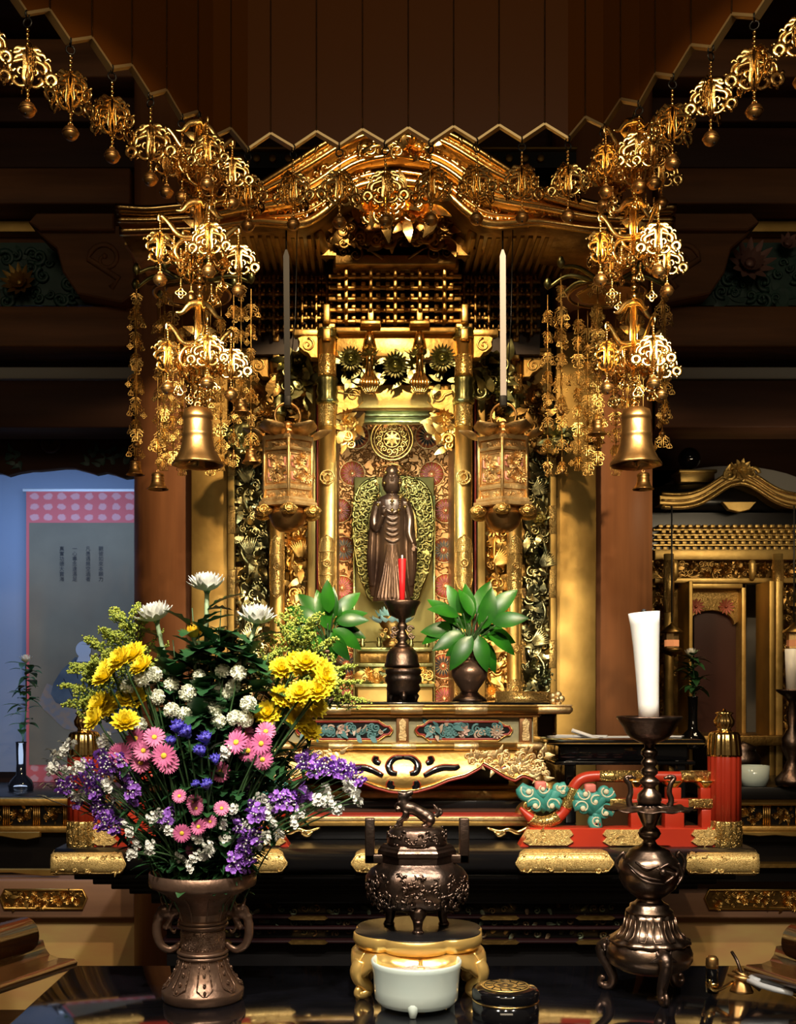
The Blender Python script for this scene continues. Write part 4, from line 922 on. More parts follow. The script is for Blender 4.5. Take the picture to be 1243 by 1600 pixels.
# ---------------------------------------------------------------- pendants with filigree vanes and a round bell
def sweep(mb, pts, wd, th, Mx):                  # flat cut-metal ribbon in the vane plane
    T0 = mb.T; mb.T = Mx if T0 is None else T0 @ Mx
    n = len(pts); w_ = wd if isinstance(wd, (list, tuple)) else [wd]*n
    if len(w_) == 2: w_ = taper(n, *w_)
    elif len(w_) == 3 and n != 3: w_ = taper(n, *w_)
    mb.tube([(p[0], 0, p[1]) for p in pts], [q/2 for q in w_], 6, th, (0, 1, 0)); mb.T = T0
def vane(mb, Mx, h, full=True, ws=1.0):                  # one scrolling openwork wing, u outwards, 0..-h
    U = .82; hs = h*ws
    sc_ = lambda pts: [(p[0]*h*U, p[1]*h) for p in pts]
    b2 = lambda pts, n=5: [(v.x, v.z) for v in bez([(p[0], 0, p[1]) for p in pts], n)]
    sweep(mb, sc_([(.07, 0), (.11, -.22), (.07, -.45), (.12, -.72), (.05, -1.0)]), [.10*hs, .17*hs, .07*hs], .2, Mx)
    for q in ([(.05, -.02), (.16, -.05), (.30, -.04), (.40, -.12)], [(.18, -.05), (.30, -.14), (.44, -.16), (.52, -.26)], [(.10, -.16), (.26, -.22), (.40, -.34)]):      # leafy crest
        sweep(mb, sc_(b2(q, 4)), [.10*hs, .15*hs, .03*hs], .22, Mx)
    sweep(mb, sc_(b2([(.12, -.30), (.28, -.34), (.46, -.40), (.52, -.52), (.42, -.60), (.34, -.53)])), [.10*hs, .14*hs, .06*hs], .3, Mx)
    sweep(mb, sc_(b2([(.10, -.55), (.22, -.50), (.28, -.60), (.20, -.68)], 4)), [.05*hs, .10*hs, .04*hs], .3, Mx)
    sweep(mb, sc_(b2([(.08, -.92), (.24, -.94), (.40, -.84), (.36, -.72), (.28, -.76)])), [.08*hs, .13*hs, .05*hs], .3, Mx)
    sweep(mb, sc_(b2([(.46, -.30), (.60, -.24), (.66, -.32)], 3)), [.10*hs, .03*hs], .3, Mx); sweep(mb, sc_([(.38, -.88), (.50, -.96)]), [.09*hs, .02*hs], .3, Mx)
    if full:
        sweep(mb, sc_(b2([(.46, -.30), (.62, -.40), (.66, -.56)])), .08*h, .5, Mx)
        T0 = mb.T; mb.T = Mx if T0 is None else T0 @ Mx
        mb.ring((.54*h, 0, -.74*h), .12*h, .07*h, (0, 1, 0), 12, 6, .3)
        mb.tube([(.54*h, 0, -.84*h), (.54*h, 0, -.98*h)], [.07*h, .03*h], 6, .4, (0, 1, 0)); mb.tube([(.44*h, 0, -.62*h), (.36*h, 0, -.58*h)], .05*h, 5, .4, (0, 1, 0)); mb.tube([(.63*h, 0, -.62*h), (.70*h, 0, -.56*h)], .05*h, 5, .4, (0, 1, 0))
        mb.T = T0
def beads(mb, p0, L, r, gap=1.9):
    n = max(2, int(L/(r*gap)))
    for i in range(n): mb.sphere((p0[0], p0[1], p0[2]-L*(i+.5)/n), r, 6, 4, (1, 1, 1.05))
def charm(mb, c, s, ax=(0, -1, 0), kind=0):       # flat pierced charm, lobed outline with two eyes
    a, b = frame(Vector(ax)); c = Vector(c); n = 24; o = []; R_ = []
    for k in range(n):
        t = 2*pi*k/n; r = s*(1+.22*cos(3*t+pi/2)) if kind == 0 else s*(1+.25*cos(4*t))
        o.append(c+a*r*cos(t)+b*r*sin(t))
    mb.tube(o, s*.22, 6, .5, ax, True)
    if kind == 0: mb.tube([c-a*s*.0+b*s*.9, c-b*s*.9], s*.16, 6, .5, ax); mb.tube([c-b*s*.55-a*s*.7, c-b*s*.55+a*s*.7], s*.28, 6, .4, ax); mb.tube([c+b*s*.7-a*s*.5, c+b*s*.7+a*s*.5], s*.25, 6, .4, ax)
    else: mb.ring(c, s*.45, s*.25, ax, 12, 6, .4)
def jingle(mb, c, r):
    mb.sphere(c, r, 16, 12, (1, 1, .95)); mb.ring(c, r*1.02, r*.09, (0, 0, 1), 24, 6); mb.ring(Vector(c)+Vector((0, 0, r)), r*.28, r*.1, (0, 1, 0), 10, 5)
    mb.i = 1; mb.sphere(Vector(c)+Vector((0, -r*.52, -r*.78)), r*.17, 8, 6); mb.i = 0
def make_pendant(label, group):
    t = thing('bell_pendant', label, 'pendant', (0, 0, 0), group, world=False)
    mb = MB(); mb.ring((0, 0, -.004), .007, .0016, (1, 0, 0), 12, 5); mb.ring((0, 0, -.018), .008, .0016, (0, 1, 0), 12, 5); mb.build('iron_hook', 'fringe', t)
    mb = MB(); beads(mb, (0, 0, -.026), .034, .0036, 2.0); mb.build('bead_chain', 'gold_pol', t); mb = MB(); beads(mb, (0, 0, -.134), .022, .0036, 2.0); mb.build('bead_chain', 'gold_pol', t)
    for k in range(4):
        mb = MB(); vane(mb, Matrix.Translation((0, 0, -.060)) @ Matrix.Rotation(k*pi/2+.5+(.25 if k % 2 else -.15), 4, 'Z') @ Matrix.Scale(1-.08*(k % 2), 4), .074); mb.build('filigree_vane', 'gold_pol', t)
    mb = MB(); jingle(mb, (0, 0, -.171), .0145); mb.build('jingle_bell', ['brass_bell', 'lacq'], t)
    index_kids(t); return t
ORD = ['first', 'second', 'third', 'fourth', 'fifth', 'sixth', 'seventh', 'eighth', 'ninth', 'tenth']
pr = make_pendant('', 'bell pendants hooked to the canopy edge'); used = False; R = random.Random(6)
for pts, txt in ((FAR, 'dark gilt filigree bell pendant, %s from left along the straight rear canopy edge'), (LF[1:8], 'bright gilt filigree bell pendant, %s outward from corner along the left canopy edge'), (RT[1:8], 'bright gilt filigree bell pendant, %s outward from corner along the right canopy edge')):
    for i, p in enumerate(pts):
        o = copy_tree(pr) if used else pr; used = True
        o.location = p; o.rotation_euler = (0, 0, R.uniform(-.9, .9)); o['label'] = txt % ORD[i]
# ---------------------------------------------------------------- large tiered pendants ending in a temple bell
def bell(mb, c, h, r, rag=True):
    pf = [(0, 0), (.30*r, -.01*h), (.55*r, -.06*h), (.60*r, -.16*h), (.62*r, -.20*h), (.57*r, -.22*h), (.58*r, -.26*h), (.60*r, -.45*h), (.64*r, -.48*h), (.60*r, -.51*h), (.63*r, -.60*h), (.72*r, -.75*h), (.86*r, -.88*h), (1.0*r, -.96*h), (1.02*r, -1.0*h), (.96*r, -1.0*h), (.80*r, -.88*h), (.62*r, -.70*h), (0, -.6*h)]
    mb.lathe(pf, c, 40, 8 if rag else 0, .035 if rag else 0, lz={12, 13, 14, 15})
    mb.ring(Vector(c)+Vector((0, 0, .004)), .12*r, .04*r, (0, 1, 0), 12)
def big_pendant(px, label, hand):
    D = 2.26; u = S(1, D); t = thing('tiered_pendant', label, 'pendant', P(px, 186, D)); del t['_w']; z = lambda py: (186-py)*u
    mb = MB(); mb.ring((0, 0, .006), .008, .002, (1, 0, 0)); mb.build('iron_hook', 'fringe', t)
    def tier(y0, y1, ya, W, pend, nm='scroll_tier', hang=True):
        for k in range(4):
            Mx = Matrix.Rotation(k*pi/2+.38, 4, 'Z'); mb = MB()
            h = z(y0)-z(y1); za = z(ya); W_ = W*u; b2 = lambda pts, n=6: [(v.x, v.z) for v in bez([(p[0], 0, p[1]) for p in pts], n)]
            sweep(mb, [(.0035, z(y0)), (.006, (z(y0)+z(y1))/2), (.004, z(y1))], [.014, .015, .010], .3, Mx)
            sweep(mb, b2([(0, z(y0)-.004), (.02, z(y0)-.010), (.036, z(y0)-.028), (.05, z(y0)-.030)]), [.022, .014, .004], .35, Mx)
            sweep(mb, b2([(.004, za-.025), (W_*.5, za-.028), (W_*.8, za-.004), (W_*1.0, za+.008), (W_*1.02, za-.004), (W_*.9, za-.004)]), [.014, .012, .007], .5, Mx)
            sweep(mb, b2([(.004, za-.030), (W_*.45, za-.038), (W_*.62, za-.062), (W_*.45, za-.080), (W_*.34, za-.068)]), [.012, .010, .005], .5, Mx)
            sweep(mb, b2([(.004, z(y1)+.012), (W_*.3, z(y1)+.022), (W_*.42, z(y1)+.048), (W_*.25, z(y1)+.050)]), [.010, .009, .004], .5, Mx)
            mb.petal(Mx @ Vector((.006, 0, za)), Mx.to_3x3() @ Vector((0, -1, 0)), 0.2, .03, .018, .1, -.3, 0, 5)
            arm = mb.build('scroll_arm', 'gold_pol', t)
            if not hang: continue
            T = Mx @ Matrix.Translation((W_*1.0, 0, za-.002)); b = T.translation
            mb = MB(); beads(mb, b, .026, .003, 1.5); c0 = b-Vector((0, 0, .026))
            for j in range(4): vane(mb, Matrix.Translation(c0) @ Matrix.Rotation(j*pi/2+k, 4, 'Z'), .064, j % 2 == 0)
            beads(mb, c0-Vector((0, 0, .064)), .020, .003, 1.5); mb.build('hanging_filigree', 'gold_pol', arm)
            mb = MB(); jingle(mb, c0-Vector((0, 0, .097)), .0135); mb.build('jingle_bell', ['brass_bell', 'lacq'], arm)
            mb = MB()
            for q_ in (.35, .65):
                b = Mx @ Vector((W_*q_, 0, za-.030)); beads(mb, b, .03, .0026, 1.6); charm(mb, b-Vector((0, 0, .040)), .0105, Mx.to_3x3() @ Vector((.5, -1, 0)), int(q_ > .5))
            mb.build('pierced_charm', 'gold_pol', arm)
    tier(188, 300, 215, 52, 0, hang=True); tier(312, 402, 352, 62, 0); 
    mb = MB()
    for a, b, r in ((300, 312, .0055), (402, 470, .0075), (586, 640, .006)): beads(mb, (0, 0, z(a)), (b-a)*u, r, 2.1)
    mb.build('bead_column', 'gold_pol', t)
    tier(470, 586, 518, 50, 0)
    dx = Vector((hand*3*u, 0, 0))
    mb = MB(); bell(mb, Vector((0, 0, z(636)))+dx, (742-636)*u*.86, 39*u)
    tb = mb.build('temple_bell', 'brass_bell', t)
    mb = MB(); mb.tube([Vector((0, 0, z(700)))+dx, Vector((0, 0, z(728)))+dx], .003)
    for k in range(4): mb.petal(Vector((0, 0, z(718)))+dx, (0, 0, -1), k*pi/2+.3, .03, .02, .3, .3, .004, 5, .2)
    mb.build('clapper', 'gold_dark', tb)
    mb = MB(); R = random.Random(px)                       # small loose charms round the lower tiers
    for k in range(30):
        a = R.uniform(0, 2*pi); rr = R.uniform(.02, .066); zz = z(R.choice((235, 262, 300, 400, 420, 440, 570, 590, 600)))+R.uniform(-.01, .01)
        p = Vector((rr*cos(a), rr*sin(a), zz)); beads(mb, p, .022, .0024, 1.6); charm(mb, p-Vector((0, 0, .031)), .009, (R.uniform(-1, 1), -1, 0), k % 2); mb.build('charm_string', 'gold_pol', t); mb = MB()
    return t
big_pendant(312, 'large tiered gilt filigree pendant ending in a flared bell at the left canopy corner', -1)
big_pendant(990, 'large tiered gilt filigree pendant ending in a flared bell at the right canopy corner', 1)
# ---------------------------------------------------------------- beaded banners behind them
def banner(cpx, label, side, seed):
    D = 2.86; u = S(1, D); top = P(cpx, 455, D); R = random.Random(seed)
    t = thing('beaded_banner', label, 'banner', top); del t['_w']
    mb = MB(); mb.lathe([(.005, .03), (.012, .02), (.045, .012), (.075, -.004), (.078, -.010), (.07, -.010), (0, .0)], (0, 0, 0), 16, 8, .05)
    mb.ring((0, 0, -.008), .10, .004, (0, 0, 1), 32); mb.build('crown', 'gold_dark', t)
    mb = MB(); mb.tube([(0, 0, .03), (0, 0, 3.9-top.z+.01)], .0018); mb.build('hanging_cord', 'fringe', t)
    n = 9; bl = []
    for k in range(n):
        a = 2*pi*k/n+.2; x, y = 1.0*cos(a), sin(a); rr = 92*u
        p = Vector((x*rr, y*rr*.8, -.01+R.uniform(0, .04)))
        mb = MB()
        mb.tube(bez([(0, 0, .01), (x*rr*.6, y*rr*.5, .045), (x*rr, y*rr*.8, p.z+.018)], 5), taper(11, .007, .004), 6); mb.lathe([(0, .0), (.008, .008), (.010, .018), (.005, .03), (0, .033)], p+Vector((0, 0, .012)), 12, 6, .08)
        arm = mb.build('lotus_bud_arm', 'gold_green', t)
        L = (250+R.uniform(-60, 20))*u; mb = MB(); mb.tube([p, p-Vector((0, 0, L))], .0013, 5); c = p.copy(); q = 0
        while c.z > p.z-L+.02:
            c = c-Vector((0, 0, R.uniform(.030, .042))); beads(mb, c+Vector((0, 0, .012)), .012, .0024, 1.5); h = R.uniform(.026, .036)
            for j in range(4): vane(mb, Matrix.Translation(c) @ Matrix.Rotation(j*pi/2+q+k, 4, 'Z'), h, False, .55)
            for j in range(2):
                e = c+Vector((cos(q+j*3+k)*h*.55, sin(q+j*3+k)*h*.55, -.012)); beads(mb, e, .012, .0018, 1.7); charm(mb, e-Vector((0, 0, .018)), .0062, (R.uniform(-1, 1), -1, 0), j)
            q += 1; c.z -= h*.7
        mb.build('filigree_strand', 'gold', arm)
        e = p-Vector((0, 0, L))
        mb = MB()
        if k in bl or k % 4 == side: bell(mb, e-Vector((0, 0, .004)), .038, .024)
        else: jingle(mb, e-Vector((0, 0, .008)), .0085)
        mb.build('small_bell', ['brass_bell', 'lacq'], arm)
    # inner tier: extra dense strands, and the central bell
    for k in range(6):
        a = 2*pi*k/6; rr = 45*u; mb = MB(); p = Vector((cos(a)*rr, sin(a)*rr, -.03)); mb.tube([p, p-Vector((0, 0, .40))], .0013, 5); c = p.copy()
        while c.z > p.z-.38:
            c.z -= .045; h = .038
            for j in range(4): vane(mb, Matrix.Translation(c) @ Matrix.Rotation(j*pi/2+k+c.z*9, 4, 'Z'), h, False, .55)
            e = c+Vector((.02*cos(k+c.z*30), .02*sin(k+c.z*30), -.015)); charm(mb, e, .0065, (R.uniform(-1, 1), -1, 0), 1)
        mb.build('filigree_strand', 'gold', t)
    bx = (-50 if side == 0 else 52)*u
    mb = MB(); mb.tube([(bx, -.03, -.03), (bx, -.03, z0(740, D)-top.z)], .0014, 5); zb = z0(742, D)-top.z
    for j in range(4): vane(mb, Matrix.Translation((bx, -.03, z0(690, D)-top.z)) @ Matrix.Rotation(j*pi/2+.4, 4, 'Z'), .036, True)
    st = mb.build('filigree_strand', 'gold', t)
    mb = MB(); bell(mb, (bx, -.03, zb), .044, .027); mb.petal((bx, -.03, zb-.035), (0, 0, -1), 0, .02, .02, .3); mb.petal((bx, -.03, zb-.04), (0, 0, -1), 2, .02, .02, .3); mb.build('small_bell', 'brass_bell', st)
    return t
def z0(py, D): return Z(py, D)
banner(300, 'dense gilt banner of bead strings and tiny bells hanging behind the left tiered pendant', 0, 5)
banner(948, 'dense gilt banner of bead strings and tiny bells hanging behind the right tiered pendant', 2, 9)
# ================================================================ black altar platform with gilt fittings
HW = .845
def fitting(parent, px0, px1, py0, py1, D, y_front, ends, name='gilt_fitting', m='gold_plate'):
    """engraved cover plate wrapped over the rounded front edge; ends: pointed at left / right"""
    x0, x1 = X(px0, D), X(px1, D); z0_, z1_ = Z(py1, D), Z(py0, D); h = z1_-z0_; n = 20; m_ = 8; vs = []; fs = []
    for i in range(n+1):
        u = i/n; x = x0+(x1-x0)*u; t = 1.0
        for e, uu in (('l', u), ('r', 1-u)):
            if e in ends:
                dpx = uu*(x1-x0)/h
                if dpx < .42: t = min(t, .10+.9*abs(sin(min(1, dpx/.36)*pi/2))**.7)
                elif dpx < .52: t = min(t, .86)
        for k in range(m_+1):
            a = (k/m_-.5)*2*t; yy = y_front+(.030*(abs(a)**4)); vs.append((x, yy, (z0_+z1_)/2+a*h/2))
    for i in range(n):
        for k in range(m_): fs.append((i*(m_+1)+k, i*(m_+1)+k+1, (i+1)*(m_+1)+k+1, (i+1)*(m_+1)+k))
    mb = MB(); mb.add(vs, fs); rimv = [vs[i*(m_+1)+1] for i in range(n+1)]+[vs[i*(m_+1)+m_-1] for i in range(n+1)][::-1]
    mb.tube([Vector(v)-Vector((0, .001, 0)) for v in rimv], .0022, 5, closed=True)
    for u in (.08, .5, .92): mb.sphere((x0+(x1-x0)*u, y_front-.001, z1_-h*.18), .003, 8, 6); mb.sphere((x0+(x1-x0)*u, y_front-.001, z0_+h*.18), .003, 8, 6)
    R = random.Random(int(px0)); 
    for k in range(int((x1-x0)/.012)):
        x = x0+h*.35+(x1-x0-h*.7)*R.random(); zc = (z0_+z1_)/2+R.uniform(-.3, .3)*h
        if R.random() < .6: scroll(mb, x, zc, .007, y_front+.001, .0014, R.choice((-1, 1)), R.uniform(0, 6), 1.1)
        else: mb.petal((x, y_front+.001, zc), (0, -1, 0), R.uniform(0, 6.3), .014, .006, .05, -.1, 0, 4, -.1)
    return mb.build(name, m, parent, solid=.0012)
def platform():
    D = 2.6; t = thing('altar_platform', 'wide black lacquered altar platform with engraved gilt corner and centre fittings', 'platform', (AX, 2.9, 0))
    zt, zb = Z(1329, D), Z(1369, D)
    mb = MB(); prf = []; yc = D+.0; h = zt-zb
    for k in range(13):
        a = -1+2*k/12; prf.append((yc+.030*abs(a)**4+.004, (zt+zb)/2+a*h/2))
    xs = (AX-HW, AX+HW); vs = [(x, y, z) for x in xs for y, z in prf]; n = len(prf)
    vs += [(x, 3.68, z) for x in xs for z in (zb, zt)]
    fs = [(i, i+1, n+i+1, n+i) for i in range(n-1)]+[(0, 2*n, 2*n+1)+tuple(range(n-1, 0, -1)), (n, 2*n+2, 2*n+3)+tuple(range(2*n-1, n, -1)), (n-1, 2*n+1, 2*n+3, 2*n-1), (0, n, 2*n+2, 2*n)]
    mb.add(vs, fs, True)
    for k in range(len(mb.f)-4, len(mb.f)): mb.sm[k] = False
    mb.build('platform_top', 'lacq_soft', t)
    fitting(t, 79, 196, 1331, 1370, D, D-.001, 'r'); fitting(t, 1069, 1186, 1331, 1370, D, D-.001, 'l')
    fitting(t, 806, 958, 1330, 1368, D, D-.001, 'lr'); fitting(t, 549, 706, 1330, 1368, D, D-.001, 'lr'); fitting(t, 292, 448, 1330, 1368, D, D-.001, 'lr')
    # stepped mouldings drawing in under the top
    z = lambda py: Z(py, D); R = random.Random(4)
    for k, (a, b, hw) in enumerate(((1369, 1378, .80), (1378, 1388, .76), (1388, 1398, .72), (1398, 1408, .68), (1408, 1426, .63))):
        MB().box(AX-hw, AX+hw, D+.03+.02*k, 3.65, z(b), z(a), .003).build('stepped_moulding', 'lacq_soft', t)
    MB().box(AX-.60, AX+.60, D+.16, 3.65, 0, z(1426)).build('platform_core', 'lacq_soft', t)
    for k, (py, hw) in enumerate(((1452, .61), (1470, .605), (1492, .61))):
        MB().box(AX-hw, AX+hw, D+.13, 3.6, z(py+3), z(py-3), .004).build('base_rib', mat('dark_maroon_lacquer', (.010, .0025, .003), .6, spec=.1), t)
        for j in range(5 if k % 2 == 0 else 0):
            xc = AX-.48+.24*j; mb = MB(); mb.prism([(xc-.05, z(py)), (xc-.042, z(py)+.005), (xc+.042, z(py)+.005), (xc+.05, z(py)), (xc+.042, z(py)-.005), (xc-.042, z(py)-.005)], D+.127, D+.14); mb.build('rib_fitting', 'gold_dark', t)
    for j, py in enumerate((1440, 1461, 1479)):
        mb = MB()
        for k in range(40):
            xc = AX-.56+.028*k+R.uniform(-.005, .005); zc = z(py)+R.uniform(-.006, .006)
            if R.random() < .5: scroll(mb, xc, zc, .010, D+.15, .0035, R.choice((-1, 1)), R.uniform(0, 6), 1.1)
            else: mb.petal((xc, D+.152, zc), (0, -1, 0), R.uniform(0, 6.3), .026, .011, .3, -.6, 0, 4, -.3)
        mb.build('carved_vine_band', mat('dim_painted_carving', (.06, .08, .05), .45, .3, None, (20, (.10, .06, .03), .05)), t)
platform()
# ================================================================ red railing with newel posts
def railing(sgn):
    D = 2.69; word = 'right' if sgn > 0 else 'left'
    q = (lambda px: X(px, D)) if sgn > 0 else (lambda px: 2*AX-X(px, D))
    z = lambda py: Z(py, D); zf = Z(1324, D)
    t = thing('red_railing', 'vermilion railing with gilt fittings, green scrolls and fluted post on the %s platform corner' % word, 'railing', (q(980), D, Z(1329, 2.6)))
    def bx(px0, px1, py0, py1, y0, y1, m, nm, bev=.002, par=None):
        a, b = sorted((q(px0), q(px1))); return MB().box(a, b, y0, y1, z(py1), z(py0), bev).build(nm, m, par or t)
    # newel post
    c = (q(1131), D, 0); pz = lambda l: [(S(h, D), z(y)) for h, y in l][::-1]
    mb = MB(); mb.lathe(pz([(23.5, 1178), (24.5, 1182), (24.5, 1285)]), c, 64, 16, .045); post = mb.build('fluted_post', 'red', t)
    mb = MB(); mb.lathe([(S(25.5, D), zf-.006), (S(26, D), z(1300)), (S(25.5, D), z(1284)), (S(24.8, D), z(1281))], c, 64, 16, .045); mb.build('base_sleeve', 'gold_eng', post)
    mb = MB(); mb.lathe(pz([(0, 1142), (13, 1142), (20, 1144), (22.5, 1148), (24, 1160), (25.5, 1178), (25.5, 1181)]), c, 64, 16, .05); cap = mb.build('fluted_cap', 'gold_pol', post)
    mb = MB(); mb.lathe(pz([(0, 1107), (2, 1108), (3, 1111), (8, 1111.5), (13.5, 1114), (10, 1117), (15, 1126), (14, 1133), (9, 1139), (11, 1141), (13, 1143)]), c, 64, 14, .07, lz={2, 3, 4, 5, 6}); mb.build('lotus_finial', 'gold_pol', cap)
    # sill
    mb = MB(); pl = [(q(808), zf), (q(818), z(1308)), (q(826), z(1292)), (q(1113), z(1292)), (q(1113), zf-.004), (q(1050), zf-.004), (q(1040), zf+.006), (q(960), zf+.006), (q(950), zf-.004), (q(890), zf-.002)]
    mb.prism(pl, D-.025, D+.03, .003); sill = mb.build('sill', 'red', t)
    for a, b in ((817, 890), (940, 1005), (1077, 1113)):
        mb = MB(); x0, x1 = sorted((q(a), q(b))); m_ = (z(1294)+z(1319))/2; h = (z(1294)-z(1319))/2
        pts = [(x0+.004, m_+h), (x1-.004, m_+h), (x1+.004, m_+h*.4), (x1-.006, m_), (x1+.004, m_-h*.5), (x1-.012, m_-h), (x0+.012, m_-h), (x0-.004, m_-h*.5), (x0+.006, m_), (x0-.004, m_+h*.4)]
        mb.prism(pts, D-.031, D-.024, .0015); foliage(mb, x0+.008, x1-.008, m_-h*.7, m_+h*.7, D-.0305, int((b-a)*1.0), .011, random.Random(a), .0005, 0, .75); mb.build('sill_fitting', 'gold_plate', sill)
    # bars
    r = S(8.5, D)
    pts = [(1112, 1214), (1040, 1213.5), (960, 1213), (925, 1213), (908, 1217), (897, 1228), (890, 1245), (884, 1262), (872, 1276), (855, 1284), (838, 1284), (824, 1274), (812, 1262)]
    pth = bez([(q(a), D, z(b)) for a, b in pts], 5); mb = MB(); mb.tube(pth, [r]*(len(pth)-8)+[r*(1-.1*k) for k in range(8)], 14); top = mb.build('curved_top_rail', 'red', t)
    for i0, i1, wr in ((26, 36, 1.12), (40, 54, 1.15)):
        mb = MB(); sg = pth[i0:i1]; mb.tube(sg, [r*wr]*len(sg), 14); mb.build('rail_sleeve', 'gold_eng', top)
    for a, b in ((935, 1010), (1062, 1110)):
        mb = MB(); mb.tube([(q(a), D, z(1213)), (q(a+6 if a < b else a), D, z(1213)), (q(b), D, z(1213))], [r*1.02, r*1.1, r*1.1], 14); mb.build('rail_sleeve', 'gold_eng', top)
    for px0, px1 in ((983, 1005), (1036, 1066), (1093, 1113)):
        bx(px0, px1, 1264, 1293, D-.015, D+.02, 'red', 'lower_post'); 
    for px0, px1 in ((985, 1003), (1040, 1062), (1092, 1108)): bx(px0, px1, 1230, 1249, D-.012, D+.016, 'red', 'upper_post')
    mid = bx(966, 1113, 1248, 1263, D-.016, D+.02, 'red', 'middle_rail'); bx(1072, 1113, 1247, 1262, D-.019, D-.012, 'gold_eng', 'rail_plate', .002, mid); bx(950, 985, 1247, 1264, D-.019, D-.012, 'gold_eng', 'rail_plate', .002, mid)
    for px in (992, 1100, 1050):
        mb = MB(); mb.lathe([(S(7, D), z(1233)), (S(9, D), z(1229)), (S(16, D), z(1222)), (S(17, D), z(1219)), (0, z(1219))], (q(px), D, 0), 20, 6, .08); mb.build('lotus_bearer', 'gold_pol', t)
    # painted scroll leaves
    for cx_, cy, lst, stem in ((852, 1250, ((824, 1236, 13, 1, 2.6), (846, 1232, 10, -1, 0), (872, 1230, 9, -1, .3), (860, 1258, 12, 1, 0), (834, 1258, 12, -1, 2.8), (878, 1236, 8, 1, 1)), (843, 1232)),
                               (925, 1255, ((912, 1240, 12, 1, 3), (944, 1236, 12, -1, 0), (908, 1262, 12, -1, 3), (944, 1270, 11, 1, 0), (928, 1252, 10, 1, 1), (930, 1282, 9, -1, 5)), (920, 1236))):
        mb = MB(); pale = MB()
        for px, py, rr, dr, a in lst:
            R_ = S(rr, D); sp = spiral(q(px), z(py), R_, R_*.25, a, a+dr*sgn*5.5, 16)
            tail = [(q(cx_), z(cy+14)), ((q(cx_)+sp[0][0])/2, (z(cy)+sp[0][1])/2)]
            pt = [Vector((p[0], D-.012, p[1])) for p in tail+sp]; mb.tube(pt, taper(len(pt), .012, .012, .006), 8, .7, (0, 1, 0))
            pale.sphere((q(px), D-.020, z(py)), R_*.36, 10, 8, (1, .5, 1)); pale.tube([p+Vector((0, -.007, .002)) for p in pt[2:-4]], .0022, 5)
            mb.petal(pt[3], (0, -1, 0), a+2.4, R_*1.3, R_*.6, .1, -.5, 0, 6, -.4, 1.2); mb.petal(pt[1], (0, -1, 0), a+4.2, R_*1.1, R_*.5, .1, -.5, 0, 6, -.4, 1.2)
        s_ = mb.build('green_scroll_carving', 'teal', t); pale.build('cream_highlight', mat('cream_paint', (.62, .55, .36), .5), s_)
        mb = MB()
        x0 = q(stem[0]); mb.box(x0-.014, x0+.014, D-.02, D+.005, z(stem[1]+2), z(stem[1]-12), .005); mb.box(q(930)-.010, q(930)+.010, D-.02, D+.005, z(1292), z(1283), .004); mb.build('pink_bud', mat('salmon_paint', (.60, .16, .12), .5), t)
railing(1); railing(-1)
